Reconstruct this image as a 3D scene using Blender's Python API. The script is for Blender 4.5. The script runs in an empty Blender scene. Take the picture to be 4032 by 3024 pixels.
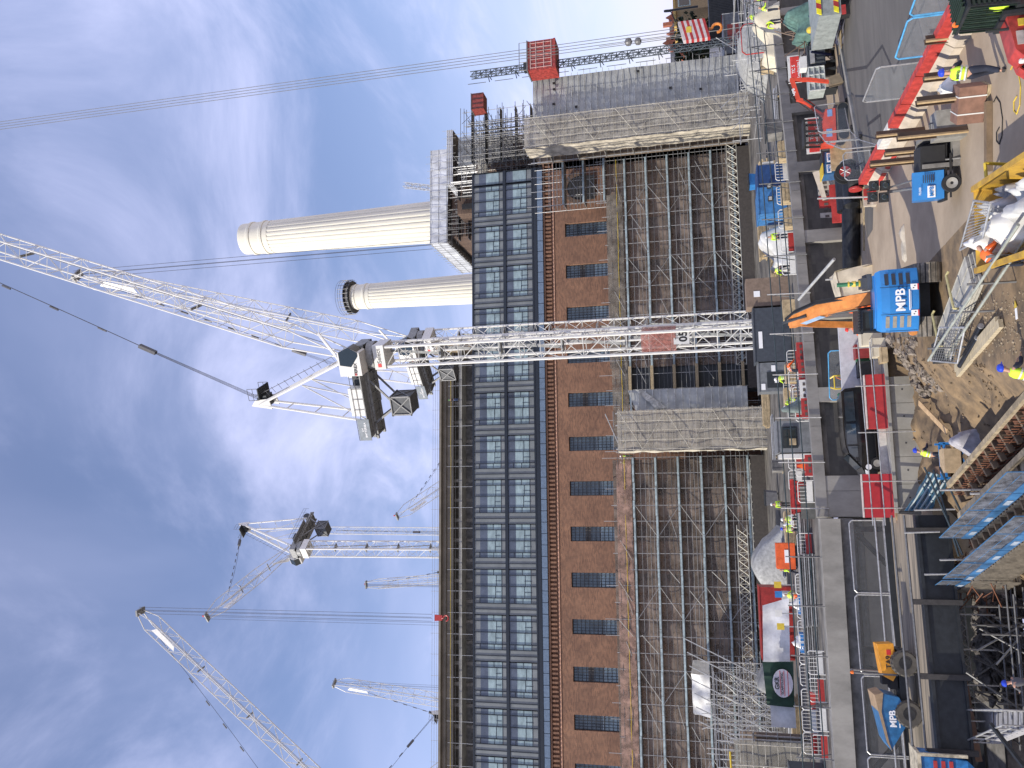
import bpy, bmesh, math, random
from mathutils import Vector, Matrix, noise
S = bpy.context.scene
C = S.collection
rnd = random.Random(7)
R_ = math.radians
# ---------------------------------------------------------------- camera
CF, CP, CA, CR, CH = 3241.0, R_(13.32), R_(8.24), R_(2.42), 9.5
fw = Vector((math.sin(CA)*math.cos(CP), math.cos(CA)*math.cos(CP), math.sin(CP)))
r0 = Vector((math.cos(CA), -math.sin(CA), 0)); u0 = r0.cross(fw)
CX = -math.cos(CR)*u0 - math.sin(CR)*r0
CY = -math.sin(CR)*u0 + math.cos(CR)*r0
cam = bpy.data.objects.new('camera', bpy.data.cameras.new('camera')); C.objects.link(cam)
M = Matrix.Identity(4)
for i in range(3):
    M[i][0] = CX[i]; M[i][1] = CY[i]; M[i][2] = -fw[i]
M[0][3], M[1][3], M[2][3] = 0, 0, CH
cam.matrix_world = M
cam.data.sensor_width = 36; cam.data.lens = CF/4032*36
cam.data.clip_start = 0.3; cam.data.clip_end = 6000
S.camera = cam
EYE = Vector((0, 0, CH))
def ray(sx, sy): return fw + (sx-2016)/CF*CX + (1512-sy)/CF*CY
def G(sx, sy, z=0.0):
    d = ray(sx, sy); return EYE + d*((z-CH)/d.z)
def V(sx, sy, y):
    d = ray(sx, sy); return EYE + d*(y/d.y)
# ---------------------------------------------------------------- light
SUN_AZ, SUN_EL = 249, 29          # compass azimuth the light comes from (0 = +Y, 90 = +X)
sd = Vector((math.sin(R_(SUN_AZ))*math.cos(R_(SUN_EL)), math.cos(R_(SUN_AZ))*math.cos(R_(SUN_EL)), math.sin(R_(SUN_EL))))
sun = bpy.data.objects.new('sun', bpy.data.lights.new('sun', 'SUN')); C.objects.link(sun)
sun.data.energy = 4.4; sun.data.angle = R_(0.5); sun.data.color = (1, .93, .82)
sun.rotation_euler = sd.to_track_quat('Z', 'Y').to_euler()
W = bpy.data.worlds.new('World'); S.world = W; W.use_nodes = True
wn, wl = W.node_tree.nodes, W.node_tree.links
wn.clear()
def N(t, **k):
    n = wn.new(t)
    for a, b in k.items(): setattr(n, a, b)
    return n
sky = N('ShaderNodeTexSky', sky_type='NISHITA', sun_disc=False, sun_elevation=R_(SUN_EL), sun_rotation=R_(360-SUN_AZ), altitude=10, air_density=1.0, dust_density=0.6, ozone_density=1.8)
tc = N('ShaderNodeTexCoord')
sep = N('ShaderNodeSeparateXYZ'); wl.new(tc.outputs['Generated'], sep.inputs[0])
# project the view direction on a cloud layer overhead, so clouds shrink towards the horizon
zz = N('ShaderNodeMath', operation='ADD'); wl.new(sep.outputs['Z'], zz.inputs[0]); zz.inputs[1].default_value = .22
dv = N('ShaderNodeVectorMath', operation='DIVIDE'); wl.new(tc.outputs['Generated'], dv.inputs[0])
cz = N('ShaderNodeCombineXYZ')
for i in range(3): wl.new(zz.outputs[0], cz.inputs[i])
wl.new(cz.outputs[0], dv.inputs[1])
def cloud(scale, rot, loc, nscale, det, lo, hi, rough=.6):
    mp = N('ShaderNodeMapping'); mp.inputs['Scale'].default_value = scale; mp.inputs['Rotation'].default_value = (0, 0, R_(rot)); mp.inputs['Location'].default_value = loc
    wl.new(dv.outputs[0], mp.inputs[0])
    nz = N('ShaderNodeTexNoise'); nz.inputs['Scale'].default_value = nscale; nz.inputs['Detail'].default_value = det; nz.inputs['Roughness'].default_value = rough; nz.inputs['Distortion'].default_value = .5
    wl.new(mp.outputs[0], nz.inputs['Vector'])
    mr = N('ShaderNodeMapRange', interpolation_type='SMOOTHSTEP'); mr.inputs['From Min'].default_value = lo; mr.inputs['From Max'].default_value = hi
    wl.new(nz.outputs['Fac'], mr.inputs['Value'])
    return mr.outputs[0]
c1 = cloud((1.0, .75, 1), 28, (3.1, .4, 0), 2.6, 9, .42, .82, .6)
c2 = cloud((1.3, .7, 1), 20, (7.3, 2.0, 0), 1.3, 5, .35, .8, .5)
ad = N('ShaderNodeMath', operation='MULTIPLY_ADD'); wl.new(c1, ad.inputs[0]); ad.inputs[1].default_value = .58
ml = N('ShaderNodeMath', operation='MULTIPLY'); wl.new(c2, ml.inputs[0]); ml.inputs[1].default_value = .26
wl.new(ml.outputs[0], ad.inputs[2])
hz = N('ShaderNodeMapRange', interpolation_type='SMOOTHSTEP'); wl.new(sep.outputs['Z'], hz.inputs['Value'])
hz.inputs['From Min'].default_value = .42; hz.inputs['From Max'].default_value = -.02; hz.inputs['To Max'].default_value = .42
# a brighter ragged cloud bank beyond the middle of the roof
cd = ray(1500, 1740).normalized(); dn = N('ShaderNodeVectorMath', operation='SUBTRACT'); wl.new(tc.outputs['Generated'], dn.inputs[0]); dn.inputs[1].default_value = cd
dm_ = N('ShaderNodeMapping'); dm_.inputs['Scale'].default_value = (1.0, 1.0, 1.9); wl.new(dn.outputs[0], dm_.inputs[0])
dl = N('ShaderNodeVectorMath', operation='LENGTH'); wl.new(dm_.outputs[0], dl.inputs[0])
dr = N('ShaderNodeMapRange', interpolation_type='SMOOTHSTEP'); wl.new(dl.outputs['Value'], dr.inputs['Value']); dr.inputs['From Min'].default_value = .24; dr.inputs['From Max'].default_value = .02; dr.inputs['To Max'].default_value = .72
c3 = cloud((1, .8, 1), 60, (1.3, 5.0, 0), 5.5, 8, .28, .78, .56)
pm = N('ShaderNodeMath', operation='MULTIPLY'); wl.new(dr.outputs[0], pm.inputs[0]); wl.new(c3, pm.inputs[1])
pa = N('ShaderNodeMath', operation='ADD'); wl.new(pm.outputs[0], pa.inputs[0]); wl.new(hz.outputs[0], pa.inputs[1])
veil = N('ShaderNodeMath', operation='ADD'); wl.new(ad.outputs[0], veil.inputs[0]); veil.inputs[1].default_value = .05
ad2 = N('ShaderNodeMath', operation='ADD', use_clamp=True); wl.new(veil.outputs[0], ad2.inputs[0]); wl.new(pa.outputs[0], ad2.inputs[1])
mx = N('ShaderNodeMix', data_type='RGBA'); wl.new(ad2.outputs[0], mx.inputs['Factor']); wl.new(sky.outputs[0], mx.inputs['A'])
mx.inputs['B'].default_value = (4.5, 5.15, 6.6, 1)
bg = N('ShaderNodeBackground'); bg.inputs['Strength'].default_value = .14
gain = N('ShaderNodeMix', data_type='RGBA', blend_type='MULTIPLY'); gain.inputs['Factor'].default_value = 1
SKY_GAIN = gain
gain.inputs['B'].default_value = (1.20, 1.09, 1.20, 1); wl.new(mx.outputs['Result'], gain.inputs['A'])
wl.new(gain.outputs['Result'], bg.inputs['Color'])
wo = N('ShaderNodeOutputWorld'); wl.new(bg.outputs[0], wo.inputs[0])
S.view_settings.view_transform = 'Standard'; S.view_settings.look = 'None'
S.view_settings.exposure = 0.25; S.view_settings.gamma = 1
S.render.engine = 'CYCLES'
S.cycles.transparent_max_bounces = 16; S.cycles.max_bounces = 6
# ---------------------------------------------------------------- materials
MATS = {}
def mat(name, col, rough=.6, metal=0, var=.12, scale=3., col2=None, alpha=1, bump=0, stretch=(1, 1, 1), spec=.5, emit=0):
    if name in MATS: return MATS[name]
    m = bpy.data.materials.new(name); m.use_nodes = True; MATS[name] = m
    n, l = m.node_tree.nodes, m.node_tree.links; b = n['Principled BSDF']
    b.inputs['Roughness'].default_value = rough; b.inputs['Metallic'].default_value = metal
    b.inputs['Specular IOR Level'].default_value = spec
    t = n.new('ShaderNodeTexCoord'); mp = n.new('ShaderNodeMapping'); mp.inputs['Scale'].default_value = stretch
    l.new(t.outputs['Object'], mp.inputs[0])
    nz = n.new('ShaderNodeTexNoise'); nz.inputs['Scale'].default_value = scale; nz.inputs['Detail'].default_value = 6; nz.inputs['Roughness'].default_value = .65
    l.new(mp.outputs[0], nz.inputs['Vector'])
    cr = n.new('ShaderNodeValToRGB'); c2 = col2 or tuple(c*(1-var*2.2) for c in col)
    c1_ = col if col2 else tuple(min(1, c*(1+var)) for c in col)
    cr.color_ramp.elements[0].position = .35; cr.color_ramp.elements[1].position = .65
    cr.color_ramp.elements[0].color = (*[max(0, c) for c in c2], 1); cr.color_ramp.elements[1].color = (*c1_, 1)
    l.new(nz.outputs['Fac'], cr.inputs[0]); l.new(cr.outputs[0], b.inputs['Base Color'])
    if alpha < 1: b.inputs['Alpha'].default_value = alpha
    if emit:
        l.new(cr.outputs[0], b.inputs['Emission Color']); b.inputs['Emission Strength'].default_value = emit
    if bump:
        bp = n.new('ShaderNodeBump'); bp.inputs['Strength'].default_value = bump; bp.inputs['Distance'].default_value = .05
        l.new(nz.outputs['Fac'], bp.inputs['Height']); l.new(bp.outputs[0], b.inputs['Normal'])
    return m
def brick(name, ca, cb, cm, s=1.0, sc=1.0):
    m = bpy.data.materials.new(name); m.use_nodes = True; MATS[name] = m
    n, l = m.node_tree.nodes, m.node_tree.links; b = n['Principled BSDF']; b.inputs['Roughness'].default_value = .9
    t = n.new('ShaderNodeTexCoord'); sp = n.new('ShaderNodeSeparateXYZ'); cb_ = n.new('ShaderNodeCombineXYZ')
    l.new(t.outputs['Object'], sp.inputs[0])
    a = n.new('ShaderNodeMath'); a.operation = 'ADD'; l.new(sp.outputs['X'], a.inputs[0]); l.new(sp.outputs['Y'], a.inputs[1])
    l.new(a.outputs[0], cb_.inputs[0]); l.new(sp.outputs['Z'], cb_.inputs[1])
    br = n.new('ShaderNodeTexBrick'); br.inputs['Scale'].default_value = sc; br.inputs['Brick Width'].default_value = .46; br.inputs['Row Height'].default_value = .15
    br.inputs['Mortar Size'].default_value = .012; br.inputs['Color1'].default_value = (*ca, 1); br.inputs['Color2'].default_value = (*cb, 1); br.inputs['Mortar'].default_value = (*cm, 1)
    br.inputs['Bias'].default_value = -.15
    l.new(cb_.outputs[0], br.inputs['Vector'])
    nz = n.new('ShaderNodeTexNoise'); nz.inputs['Scale'].default_value = .35; nz.inputs['Detail'].default_value = 8; nz.inputs['Roughness'].default_value = .75
    l.new(t.outputs['Object'], nz.inputs['Vector'])
    cr = n.new('ShaderNodeValToRGB'); cr.color_ramp.elements[0].position = .3; cr.color_ramp.elements[1].position = .7
    cr.color_ramp.elements[0].color = (.62, .6, .62, 1); cr.color_ramp.elements[1].color = (1.15, 1.12, 1.05, 1)
    l.new(nz.outputs['Fac'], cr.inputs[0])
    mm = n.new('ShaderNodeMix'); mm.data_type = 'RGBA'; mm.blend_type = 'MULTIPLY'; mm.inputs['Factor'].default_value = 1
    l.new(br.outputs['Color'], mm.inputs['A']); l.new(cr.outputs[0], mm.inputs['B']); l.new(mm.outputs['Result'], b.inputs['Base Color'])
    return m
def netmat(name, col, fac, scale=1.2, var=.25, stretch=(1, 1, 1), amp=.16):
    """debris net: fine mesh seen as partly see-through cloth, with folds and denser patches"""
    m = mat(name, col, .9, var=var, scale=scale, stretch=stretch); n, l = m.node_tree.nodes, m.node_tree.links
    nz = n.new('ShaderNodeTexNoise'); nz.inputs['Scale'].default_value = scale*2; nz.inputs['Detail'].default_value = 4
    t = n.new('ShaderNodeTexCoord'); l.new(t.outputs['Object'], nz.inputs['Vector'])
    mr = n.new('ShaderNodeMapRange'); mr.inputs['From Min'].default_value = .3; mr.inputs['From Max'].default_value = .7
    mr.inputs['To Min'].default_value = max(0, fac-amp); mr.inputs['To Max'].default_value = min(1, fac+amp)
    l.new(nz.outputs['Fac'], mr.inputs['Value']); l.new(mr.outputs[0], n['Principled BSDF'].inputs['Alpha'])
    return m
galv = mat('galvanised_steel', (.50, .50, .49), .45, .5, scale=6)
galvd = mat('dull_steel', (.20, .20, .20), .55, .4, scale=6)
dark = mat('dark_steel', (.035, .04, .045), .5, .3)
black = mat('black_rubber', (.02, .02, .021), .7)
board = mat('toe_board', (.36, .44, .46), .7, var=.2, scale=1.5)
plank = mat('timber_plank', (.42, .33, .2), .8, var=.25, scale=4, stretch=(1, 1, 6))
ply = mat('plywood', (.48, .37, .22), .75, var=.2, scale=2)
conc = mat('concrete', (.33, .32, .29), .85, var=.16, scale=.8, bump=.15)
concd = mat('rough_concrete', (.22, .21, .195), .9, var=.2, scale=1.3, bump=.2)
white = mat('white_paint', (.72, .71, .67), .4, var=.05)
cream = mat('cream_paint', (.78, .73, .60), .45, var=.05, scale=.3)
red = mat('red_paint', (.42, .04, .035), .45, var=.12)
yellow = mat('yellow_paint', (.66, .48, .05), .45, var=.08)
blue = mat('blue_paint', (.035, .20, .50), .4, var=.1)
orange = mat('orange_paint', (.72, .25, .05), .45, var=.12)
green = mat('green_paint', (.02, .16, .07), .5)
hiviz = mat('hi_vis_yellow', (.62, .92, .05), .7, var=.06)
hivor = mat('hi_vis_orange', (.95, .16, .03), .7, var=.08)
navy = mat('navy_cloth', (.02, .025, .045), .85)
greyc = mat('grey_cloth', (.12, .12, .13), .85)
skin = mat('skin', (.48, .27, .19), .6, var=.05)
helm_w = mat('white_helmet', (.8, .8, .78), .3, var=.03)
helm_b = mat('blue_helmet', (.02, .06, .55), .3, var=.03)
helm_r = mat('red_helmet', (.6, .03, .02), .3, var=.03)
glass = mat('dark_glass', (.02, .03, .035), .06, var=.05, spec=.8)
# ---------------------------------------------------------------- mesh builder
class MB:
    def __init__(s): s.v = []; s.f = []; s.mi = []; s.cur = 0
    def add(s, vs, fs):
        o = len(s.v); s.v += [Vector(p) for p in vs]
        for f in fs: s.f.append([o+i for i in f]); s.mi.append(s.cur)
    def box(s, a, b, rot=0, piv=None):
        x0, y0, z0 = a; x1, y1, z1 = b
        vs = [Vector(p) for p in ((x0,y0,z0),(x1,y0,z0),(x1,y1,z0),(x0,y1,z0),(x0,y0,z1),(x1,y0,z1),(x1,y1,z1),(x0,y1,z1))]
        if rot:
            pv = Vector(piv) if piv else Vector(((x0+x1)/2, (y0+y1)/2, 0)); m = Matrix.Rotation(rot, 3, 'Z')
            vs = [m @ (p-pv)+pv for p in vs]
        s.add(vs, [(0,3,2,1),(4,5,6,7),(0,1,5,4),(1,2,6,5),(2,3,7,6),(3,0,4,7)]); return s
    def cbox(s, c, d, rot=0):
        return s.box((c[0]-d[0]/2, c[1]-d[1]/2, c[2]-d[2]/2), (c[0]+d[0]/2, c[1]+d[1]/2, c[2]+d[2]/2), rot)
    def bar(s, p, q, w, h=None, up=(0, 0, 1)):
        p, q = Vector(p), Vector(q); h = h or w; d = (q-p)
        if d.length < 1e-6: return s
        d.normalize(); u = Vector(up)
        if abs(d.dot(u)) > .98: u = Vector((0, 1, 0)) if abs(d.y) < .9 else Vector((1, 0, 0))
        x = d.cross(u).normalized()*w/2; y = x.cross(d).normalized()*h/2
        s.add([p-x-y, p+x-y, p+x+y, p-x+y, q-x-y, q+x-y, q+x+y, q-x+y], [(0,3,2,1),(4,5,6,7),(0,1,5,4),(1,2,6,5),(2,3,7,6),(3,0,4,7)]); return s
    def tube(s, p, q, r, n=6, r2=None):
        p, q = Vector(p), Vector(q); r2 = r if r2 is None else r2; d = q-p
        if d.length < 1e-6: return s
        d.normalize(); u = Vector((0, 0, 1)) if abs(d.z) < .9 else Vector((1, 0, 0))
        x = d.cross(u).normalized(); y = x.cross(d)
        vs = [p+(x*math.cos(2*math.pi*i/n)+y*math.sin(2*math.pi*i/n))*r for i in range(n)] + [q+(x*math.cos(2*math.pi*i/n)+y*math.sin(2*math.pi*i/n))*r2 for i in range(n)]
        s.add(vs, [(i, (i+1) % n, n+(i+1) % n, n+i) for i in range(n)] + [tuple(range(n))[::-1], tuple(range(n, 2*n))]); return s
    def path(s, pts, r, n=5):
        for a, b in zip(pts, pts[1:]): s.tube(a, b, r, n)
        return s
    def prism(s, pts, ex):
        n = len(pts); ex = Vector(ex); a = [Vector(p) for p in pts]
        s.add(a+[p+ex for p in a], [tuple(range(n))[::-1], tuple(range(n, 2*n))]+[(i, (i+1) % n, n+(i+1) % n, n+i) for i in range(n)]); return s
    def quad(s, a, b, c, d): s.add([a, b, c, d], [(0, 1, 2, 3)]); return s
    def lathe(s, prof, n=24, c=(0, 0, 0), axis='z'):
        c = Vector(c); vs = []
        for r, h in prof:
            for i in range(n):
                a = 2*math.pi*i/n
                if axis == 'z': vs.append(c+Vector((r*math.cos(a), r*math.sin(a), h)))
                elif axis == 'x': vs.append(c+Vector((h, r*math.cos(a), r*math.sin(a))))
                else: vs.append(c+Vector((r*math.cos(a), h, r*math.sin(a))))
        fs = [(k*n+i, k*n+(i+1) % n, (k+1)*n+(i+1) % n, (k+1)*n+i) for k in range(len(prof)-1) for i in range(n)]
        fs += [tuple(range(n))[::-1], tuple(range((len(prof)-1)*n, len(prof)*n))]
        s.add(vs, fs); return s
    def ball(s, c, r, n=10, m=6):
        r = Vector(r) if hasattr(r, '__len__') else Vector((r, r, r)); c = Vector(c); vs = []
        for j in range(m+1):
            t = math.pi*j/m
            for i in range(n):
                a = 2*math.pi*i/n; vs.append(c+Vector((r.x*math.sin(t)*math.cos(a), r.y*math.sin(t)*math.sin(a), -r.z*math.cos(t))))
        s.add(vs, [(j*n+i, j*n+(i+1) % n, (j+1)*n+(i+1) % n, (j+1)*n+i) for j in range(m) for i in range(n)]); return s
    def sheet(s, p00, p10, p11, p01, nu, nv, amp=0, seed=0, fr=1.0, th=.02):
        """a cloth: bilinear patch with folds, slight thickness"""
        p00, p10, p11, p01 = map(Vector, (p00, p10, p11, p01)); nr = (p10-p00).cross(p01-p00).normalized()
        vs = []
        for k in (0, 1):
            for j in range(nv+1):
                for i in range(nu+1):
                    u, v = i/nu, j/nv; p = p00*(1-u)*(1-v)+p10*u*(1-v)+p11*u*v+p01*(1-u)*v
                    q = p + nr*amp*noise.noise(p*fr+Vector((seed, seed*2, 0)))
                    vs.append(q - nr*th*k)
        W_ = nu+1; K = W_*(nv+1); fs = []
        for j in range(nv):
            for i in range(nu):
                a = j*W_+i; fs.append((a, a+1, a+W_+1, a+W_)); fs.append((K+a+W_, K+a+W_+1, K+a+1, K+a))
        s.add(vs, fs); return s
    def mesh(s, name, mats, shift=None, smooth=False):
        me = bpy.data.meshes.new(name)
        sh = Vector(shift) if shift is not None else Vector((0, 0, 0))
        me.from_pydata([p-sh for p in s.v], [], s.f)
        mats = mats if isinstance(mats, (list, tuple)) else [mats]
        for m in mats: me.materials.append(m)
        me.polygons.foreach_set('material_index', s.mi)
        if smooth: me.polygons.foreach_set('use_smooth', [True]*len(s.f))
        me.update(); return me
    def build(s, name, mats, parent=None, local=False, smooth=False, label=None):
        """a part: geometry given in world space (or in the thing's own space when local)"""
        sh = Vector((0, 0, 0))
        if parent is not None and not local:
            q = parent
            while q is not None: sh = sh + q.location; q = q.parent
        o = bpy.data.objects.new(name, s.mesh(name, mats, sh, smooth)); C.objects.link(o); o.parent = parent
        if label: o['label'] = label
        return o
    def thing(s, name, mats, label, cat, group=None, kind=None, smooth=False):
        xs = [p.x for p in s.v]; ys = [p.y for p in s.v]; zs = [p.z for p in s.v]
        c = Vector(((min(xs)+max(xs))/2, (min(ys)+max(ys))/2, min(zs)))
        o = bpy.data.objects.new(name, s.mesh(name, mats, c, smooth)); C.objects.link(o); o.location = c
        return tag(o, label, cat, group, kind)
def tag(o, label=None, cat=None, group=None, kind=None):
    if label: o['label'] = label
    if cat: o['category'] = cat
    if group: o['group'] = group
    if kind: o['kind'] = kind
    return o
def thing(name, label, cat, loc=(0, 0, 0), rz=0, group=None, sc=1):
    o = bpy.data.objects.new(name, None); C.objects.link(o); o.empty_display_size = .3
    o.location = loc; o.rotation_euler = (0, 0, rz); o.scale = (sc, sc, sc)
    return tag(o, label, cat, group)
KIDS = {}
def dup(root, loc, rz=None, label=None, group=None, sc=None):
    def cp(o, par):
        c = o.copy(); C.objects.link(c); c.parent = par
        for k in [x for x in bpy.data.objects if x.parent == o]: cp(k, c)
        return c
    r = cp(root, None); r.location = loc
    if rz is not None: r.rotation_euler = (0, 0, rz)
    if label: r['label'] = label
    if group: r['group'] = group
    if sc: r.scale = (sc, sc, sc)
    return r
def struct(s, name, m, smooth=False):
    o = bpy.data.objects.new(name, s.mesh(name, m, None, smooth)); C.objects.link(o); o['kind'] = 'structure'; return o
def text(name, body, size, m, parent, o, xd, yd, bold=0, align='CENTER', local=False):
    """flat lettering, turned to a mesh; o = origin, xd = reading direction, yd = up direction of letters"""
    cu = bpy.data.curves.new('lettering', 'FONT'); cu.body = body; cu.size = size; cu.align_x = align; cu.align_y = 'CENTER'; cu.extrude = .004*size; cu.offset = bold*size
    to = bpy.data.objects.new('lettering', cu)
    me = bpy.data.meshes.new_from_object(to); bpy.data.objects.remove(to); bpy.data.curves.remove(cu)
    xd, yd = Vector(xd).normalized(), Vector(yd).normalized(); zd = xd.cross(yd)
    mt = Matrix((( xd.x, yd.x, zd.x, 0), (xd.y, yd.y, zd.y, 0), (xd.z, yd.z, zd.z, 0), (0, 0, 0, 1)))
    me.transform(mt); me.materials.clear(); me.materials.append(m)
    ob = bpy.data.objects.new(name, me); C.objects.link(ob)
    sh = Vector((0, 0, 0)); q = parent
    while q is not None and not local: sh = sh+q.location; q = q.parent
    ob.parent = parent; ob.location = Vector(o)-sh
    return ob
black_t = mat('black_lettering', (.015, .015, .015), .5, var=0)
white_t = mat('white_lettering', (.85, .85, .85), .5, var=0)
red_t = mat('red_lettering', (.6, .03, .03), .5, var=0)
def lattice(mb, p, q, w, h, seg, rc, rb, up=(0, 0, 1), tri=False):
    """square lattice beam from p to q"""
    p, q = Vector(p), Vector(q); d = (q-p); L = d.length; d.normalize(); u = Vector(up)
    if abs(d.dot(u)) > .97: u = Vector((0, 1, 0))
    x = d.cross(u).normalized()*w/2; y = x.cross(d).normalized()*h/2
    cs = [-x-y, x-y, x*0+y, None] if tri else [-x-y, x-y, x+y, -x+y]
    cs = [c for c in cs if c is not None]; n = max(1, round(L/seg)); k = len(cs)
    for c in cs: mb.tube(p+c, q+c, rc, 6)
    for i in range(n):
        a = p+d*L*i/n; b = p+d*L*(i+1)/n
        for j in range(k):
            c0, c1_ = cs[j], cs[(j+1) % k]
            if (i+j) % 2: c0, c1_ = c1_, c0
            mb.tube(a+c0, b+c1_, rb, 4); mb.tube(a+c0, a+c1_, rb, 4)
    return mb
# ================================================================ power station
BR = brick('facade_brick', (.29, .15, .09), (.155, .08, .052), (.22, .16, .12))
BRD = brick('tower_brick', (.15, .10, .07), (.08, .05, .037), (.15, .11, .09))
ps = thing('power_station', 'long brick power station hall with a two storey glazed attic above its tall windows', 'building', (7, 130, 2.6))
FY = 120.0
wx = [40.75-6.53*k for k in range(13)]
b = MB()   # brick wall with real openings
zt, zb = 29.65, 6.0
edges = [53.0]
for x in wx: edges += [x+1.05, x-1.05]
edges.append(-52)
for i in range(0, len(edges), 2): b.box((edges[i+1], FY, 2.6), (edges[i], FY+.9, zt))
b.box((-52, FY, zt), (53, FY+.9, 32.8)); 
for x in wx:
    for (za, zc) in ((2.6, 4.4), (12.2, 13.0), (20.7, 21.2)): b.box((x-1.05, FY+.1, za), (x+1.05, FY+.8, zc))
b.box((50.5, FY, 2.6), (53, 150, 32.8)); b.box((-52, 121, 2.6), (-51, 150, 32))
b.build('brick_wall', BR, ps)
b = MB()   # blind arch at the right end, seen as a dark opening with a brick ring
cx, cz = 47.2, 27.2
pts = [(cx-1.9, FY-.35, cz-2.2), (cx+1.9, FY-.35, cz-2.2)]+[(cx+1.9*math.cos(a), FY-.35, cz+1.9*math.sin(a)) for a in [math.pi*i/12 for i in range(13)]]
b.prism(pts, (0, .3, 0)); b.build('arched_opening', black, ps)
b = MB()
for a in range(12):
    t0, t1 = math.pi*a/12, math.pi*(a+1)/12
    b.prism([(cx+r*math.cos(t), FY-.45, cz+r*math.sin(t)) for r, t in ((1.95, t0), (2.6, t0), (2.6, t1), (1.95, t1))], (0, .4, 0))
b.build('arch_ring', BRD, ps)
b = MB()   # cornice: dentils and string courses
x = 52.5
while x > -51:
    b.box((x-.28, FY-.32, 31.75), (x, FY-.01, 32.7)); x -= .62
b.box((-52, FY-.42, 32.72), (53, FY-.01, 32.95)); b.build('dentil_cornice', BR, ps)
b = MB(); b.box((-52, FY-.12, 31.38), (53, FY-.005, 31.56)); b.build('string_course', mat('pale_brick', (.62, .36, .24), .8), ps)
winf = mat('window_frame_black', (.03, .032, .036), .5)
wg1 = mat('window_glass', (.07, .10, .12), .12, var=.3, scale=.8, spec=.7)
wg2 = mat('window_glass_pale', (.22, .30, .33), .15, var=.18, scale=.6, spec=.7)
for i, x in enumerate(wx):
    for k, (z0, z1) in enumerate(((21.2, zt), (13.0, 20.7), (4.4, 12.2))):
        if k and x > 18: pass
        f = MB()
        f.box((x-1.05, FY+.38, z0), (x-.97, FY+.5, z1)); f.box((x+.97, FY+.38, z0), (x+1.05, FY+.5, z1)); f.box((x-.97, FY+.38, z1-.09), (x+.97, FY+.5, z1)); f.box((x-.97, FY+.38, z0), (x+.97, FY+.5, z0+.09))
        for c in range(1, 5): f.box((x-.97+c*.388-.028, FY+.4, z0+.09), (x-.97+c*.388+.028, FY+.46, z1-.09))
        n = round((z1-z0)/.62)
        for c in range(1, n):
            zz_ = z0+(z1-z0)*c/n; w_ = .06 if c in (n//2, ) else .028
            f.box((x-.97, FY+.385, zz_-w_), (x+.97, FY+.465, zz_+w_))
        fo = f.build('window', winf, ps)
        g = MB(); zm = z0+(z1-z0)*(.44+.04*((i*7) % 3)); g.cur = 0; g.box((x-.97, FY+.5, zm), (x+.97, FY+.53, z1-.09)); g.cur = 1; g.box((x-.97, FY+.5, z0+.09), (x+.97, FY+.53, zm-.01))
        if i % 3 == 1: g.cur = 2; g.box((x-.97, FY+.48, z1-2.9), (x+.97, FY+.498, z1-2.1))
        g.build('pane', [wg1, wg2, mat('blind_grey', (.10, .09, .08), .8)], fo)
# glazed attic, two storeys
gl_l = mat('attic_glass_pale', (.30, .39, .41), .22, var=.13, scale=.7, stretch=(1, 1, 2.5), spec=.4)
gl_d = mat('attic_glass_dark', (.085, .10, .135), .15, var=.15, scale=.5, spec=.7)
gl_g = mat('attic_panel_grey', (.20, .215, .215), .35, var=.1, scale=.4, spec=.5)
mul = mat('attic_mullion', (.012, .017, .026), .4)
AY = 119.4
for k in range(-1, 14):
    xr = 48.7-6.53*k                       # right edge of a window group
    x0, x1 = xr-4.85, xr; xg = xr-6.53
    if k == -1: x0, x1, xg = 49.0, 50.9, 48.75
    Zs = [(39.3, 44.15, 'u'), (34.75, 38.75, 'l')]
    for z0, z1, t in Zs:
        fr, lp, dp, gp = MB(), MB(), MB(), MB()
        if t == 'u': fr.box((xg, AY-.12, 44.0), (x1, AY+.25, 44.25)); fr.box((xg, AY-.12, 38.8), (x1, AY+.25, 39.25))
        else: fr.box((xg, AY-.12, 34.5), (x1, AY+.2, 34.7))
        h = z1-z0
        fz = [0, .155, .5, .83, 1] if k >= 0 else [0, 1]
        for q in fz:
            xx = x0+(x1-x0)*q; fr.box((xx-.045, AY-.1, z0-.04), (xx+.045, AY+.1, z1))
        if k >= 0:
            for q in (0, .5): fr.box((xg+(x0-xg)*q-.045, AY-.1, z0-.04), (xg+(x0-xg)*q+.045, AY+.1, z1))
            gp.box((xg, AY+.02, z0-.04), (x0-.045, AY+.1, z1))
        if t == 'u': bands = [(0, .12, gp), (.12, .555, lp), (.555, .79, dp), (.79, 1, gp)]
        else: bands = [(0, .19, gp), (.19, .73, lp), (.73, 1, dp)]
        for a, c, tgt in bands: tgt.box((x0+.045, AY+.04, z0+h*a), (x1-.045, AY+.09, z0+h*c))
        fr.box((x0, AY-.02, z0+h*bands[1][0]-.03), (x1, AY+.06, z0+h*bands[1][0]+.03))
        zc = z0+h*(bands[1][0]*.55+bands[1][1]*.45)
        for (q0, q1, dz) in ((0, .155, .25), (.155, .5, 0), (.5, .83, -.12), (.83, 1, .3)):
            if k >= 0: fr.box((x0+(x1-x0)*q0, AY-.01, zc+dz-.03), (x0+(x1-x0)*q1, AY+.05, zc+dz+.03))
        if k >= 0:
            fr.box((x0, AY-.04, z1-h*.2), (x0+.75, AY+.05, z1-h*.2+.06))
            for q in (.33, .66):
                if rnd.random() < .7: fr.box((x0+(x1-x0)*q-.022, AY, z0+h*.15), (x0+(x1-x0)*q+.022, AY+.05, zc))
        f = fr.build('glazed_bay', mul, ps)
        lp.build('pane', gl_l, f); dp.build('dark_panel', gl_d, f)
        if gp.v: gp.build('grey_panel', gl_g, f)
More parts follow.
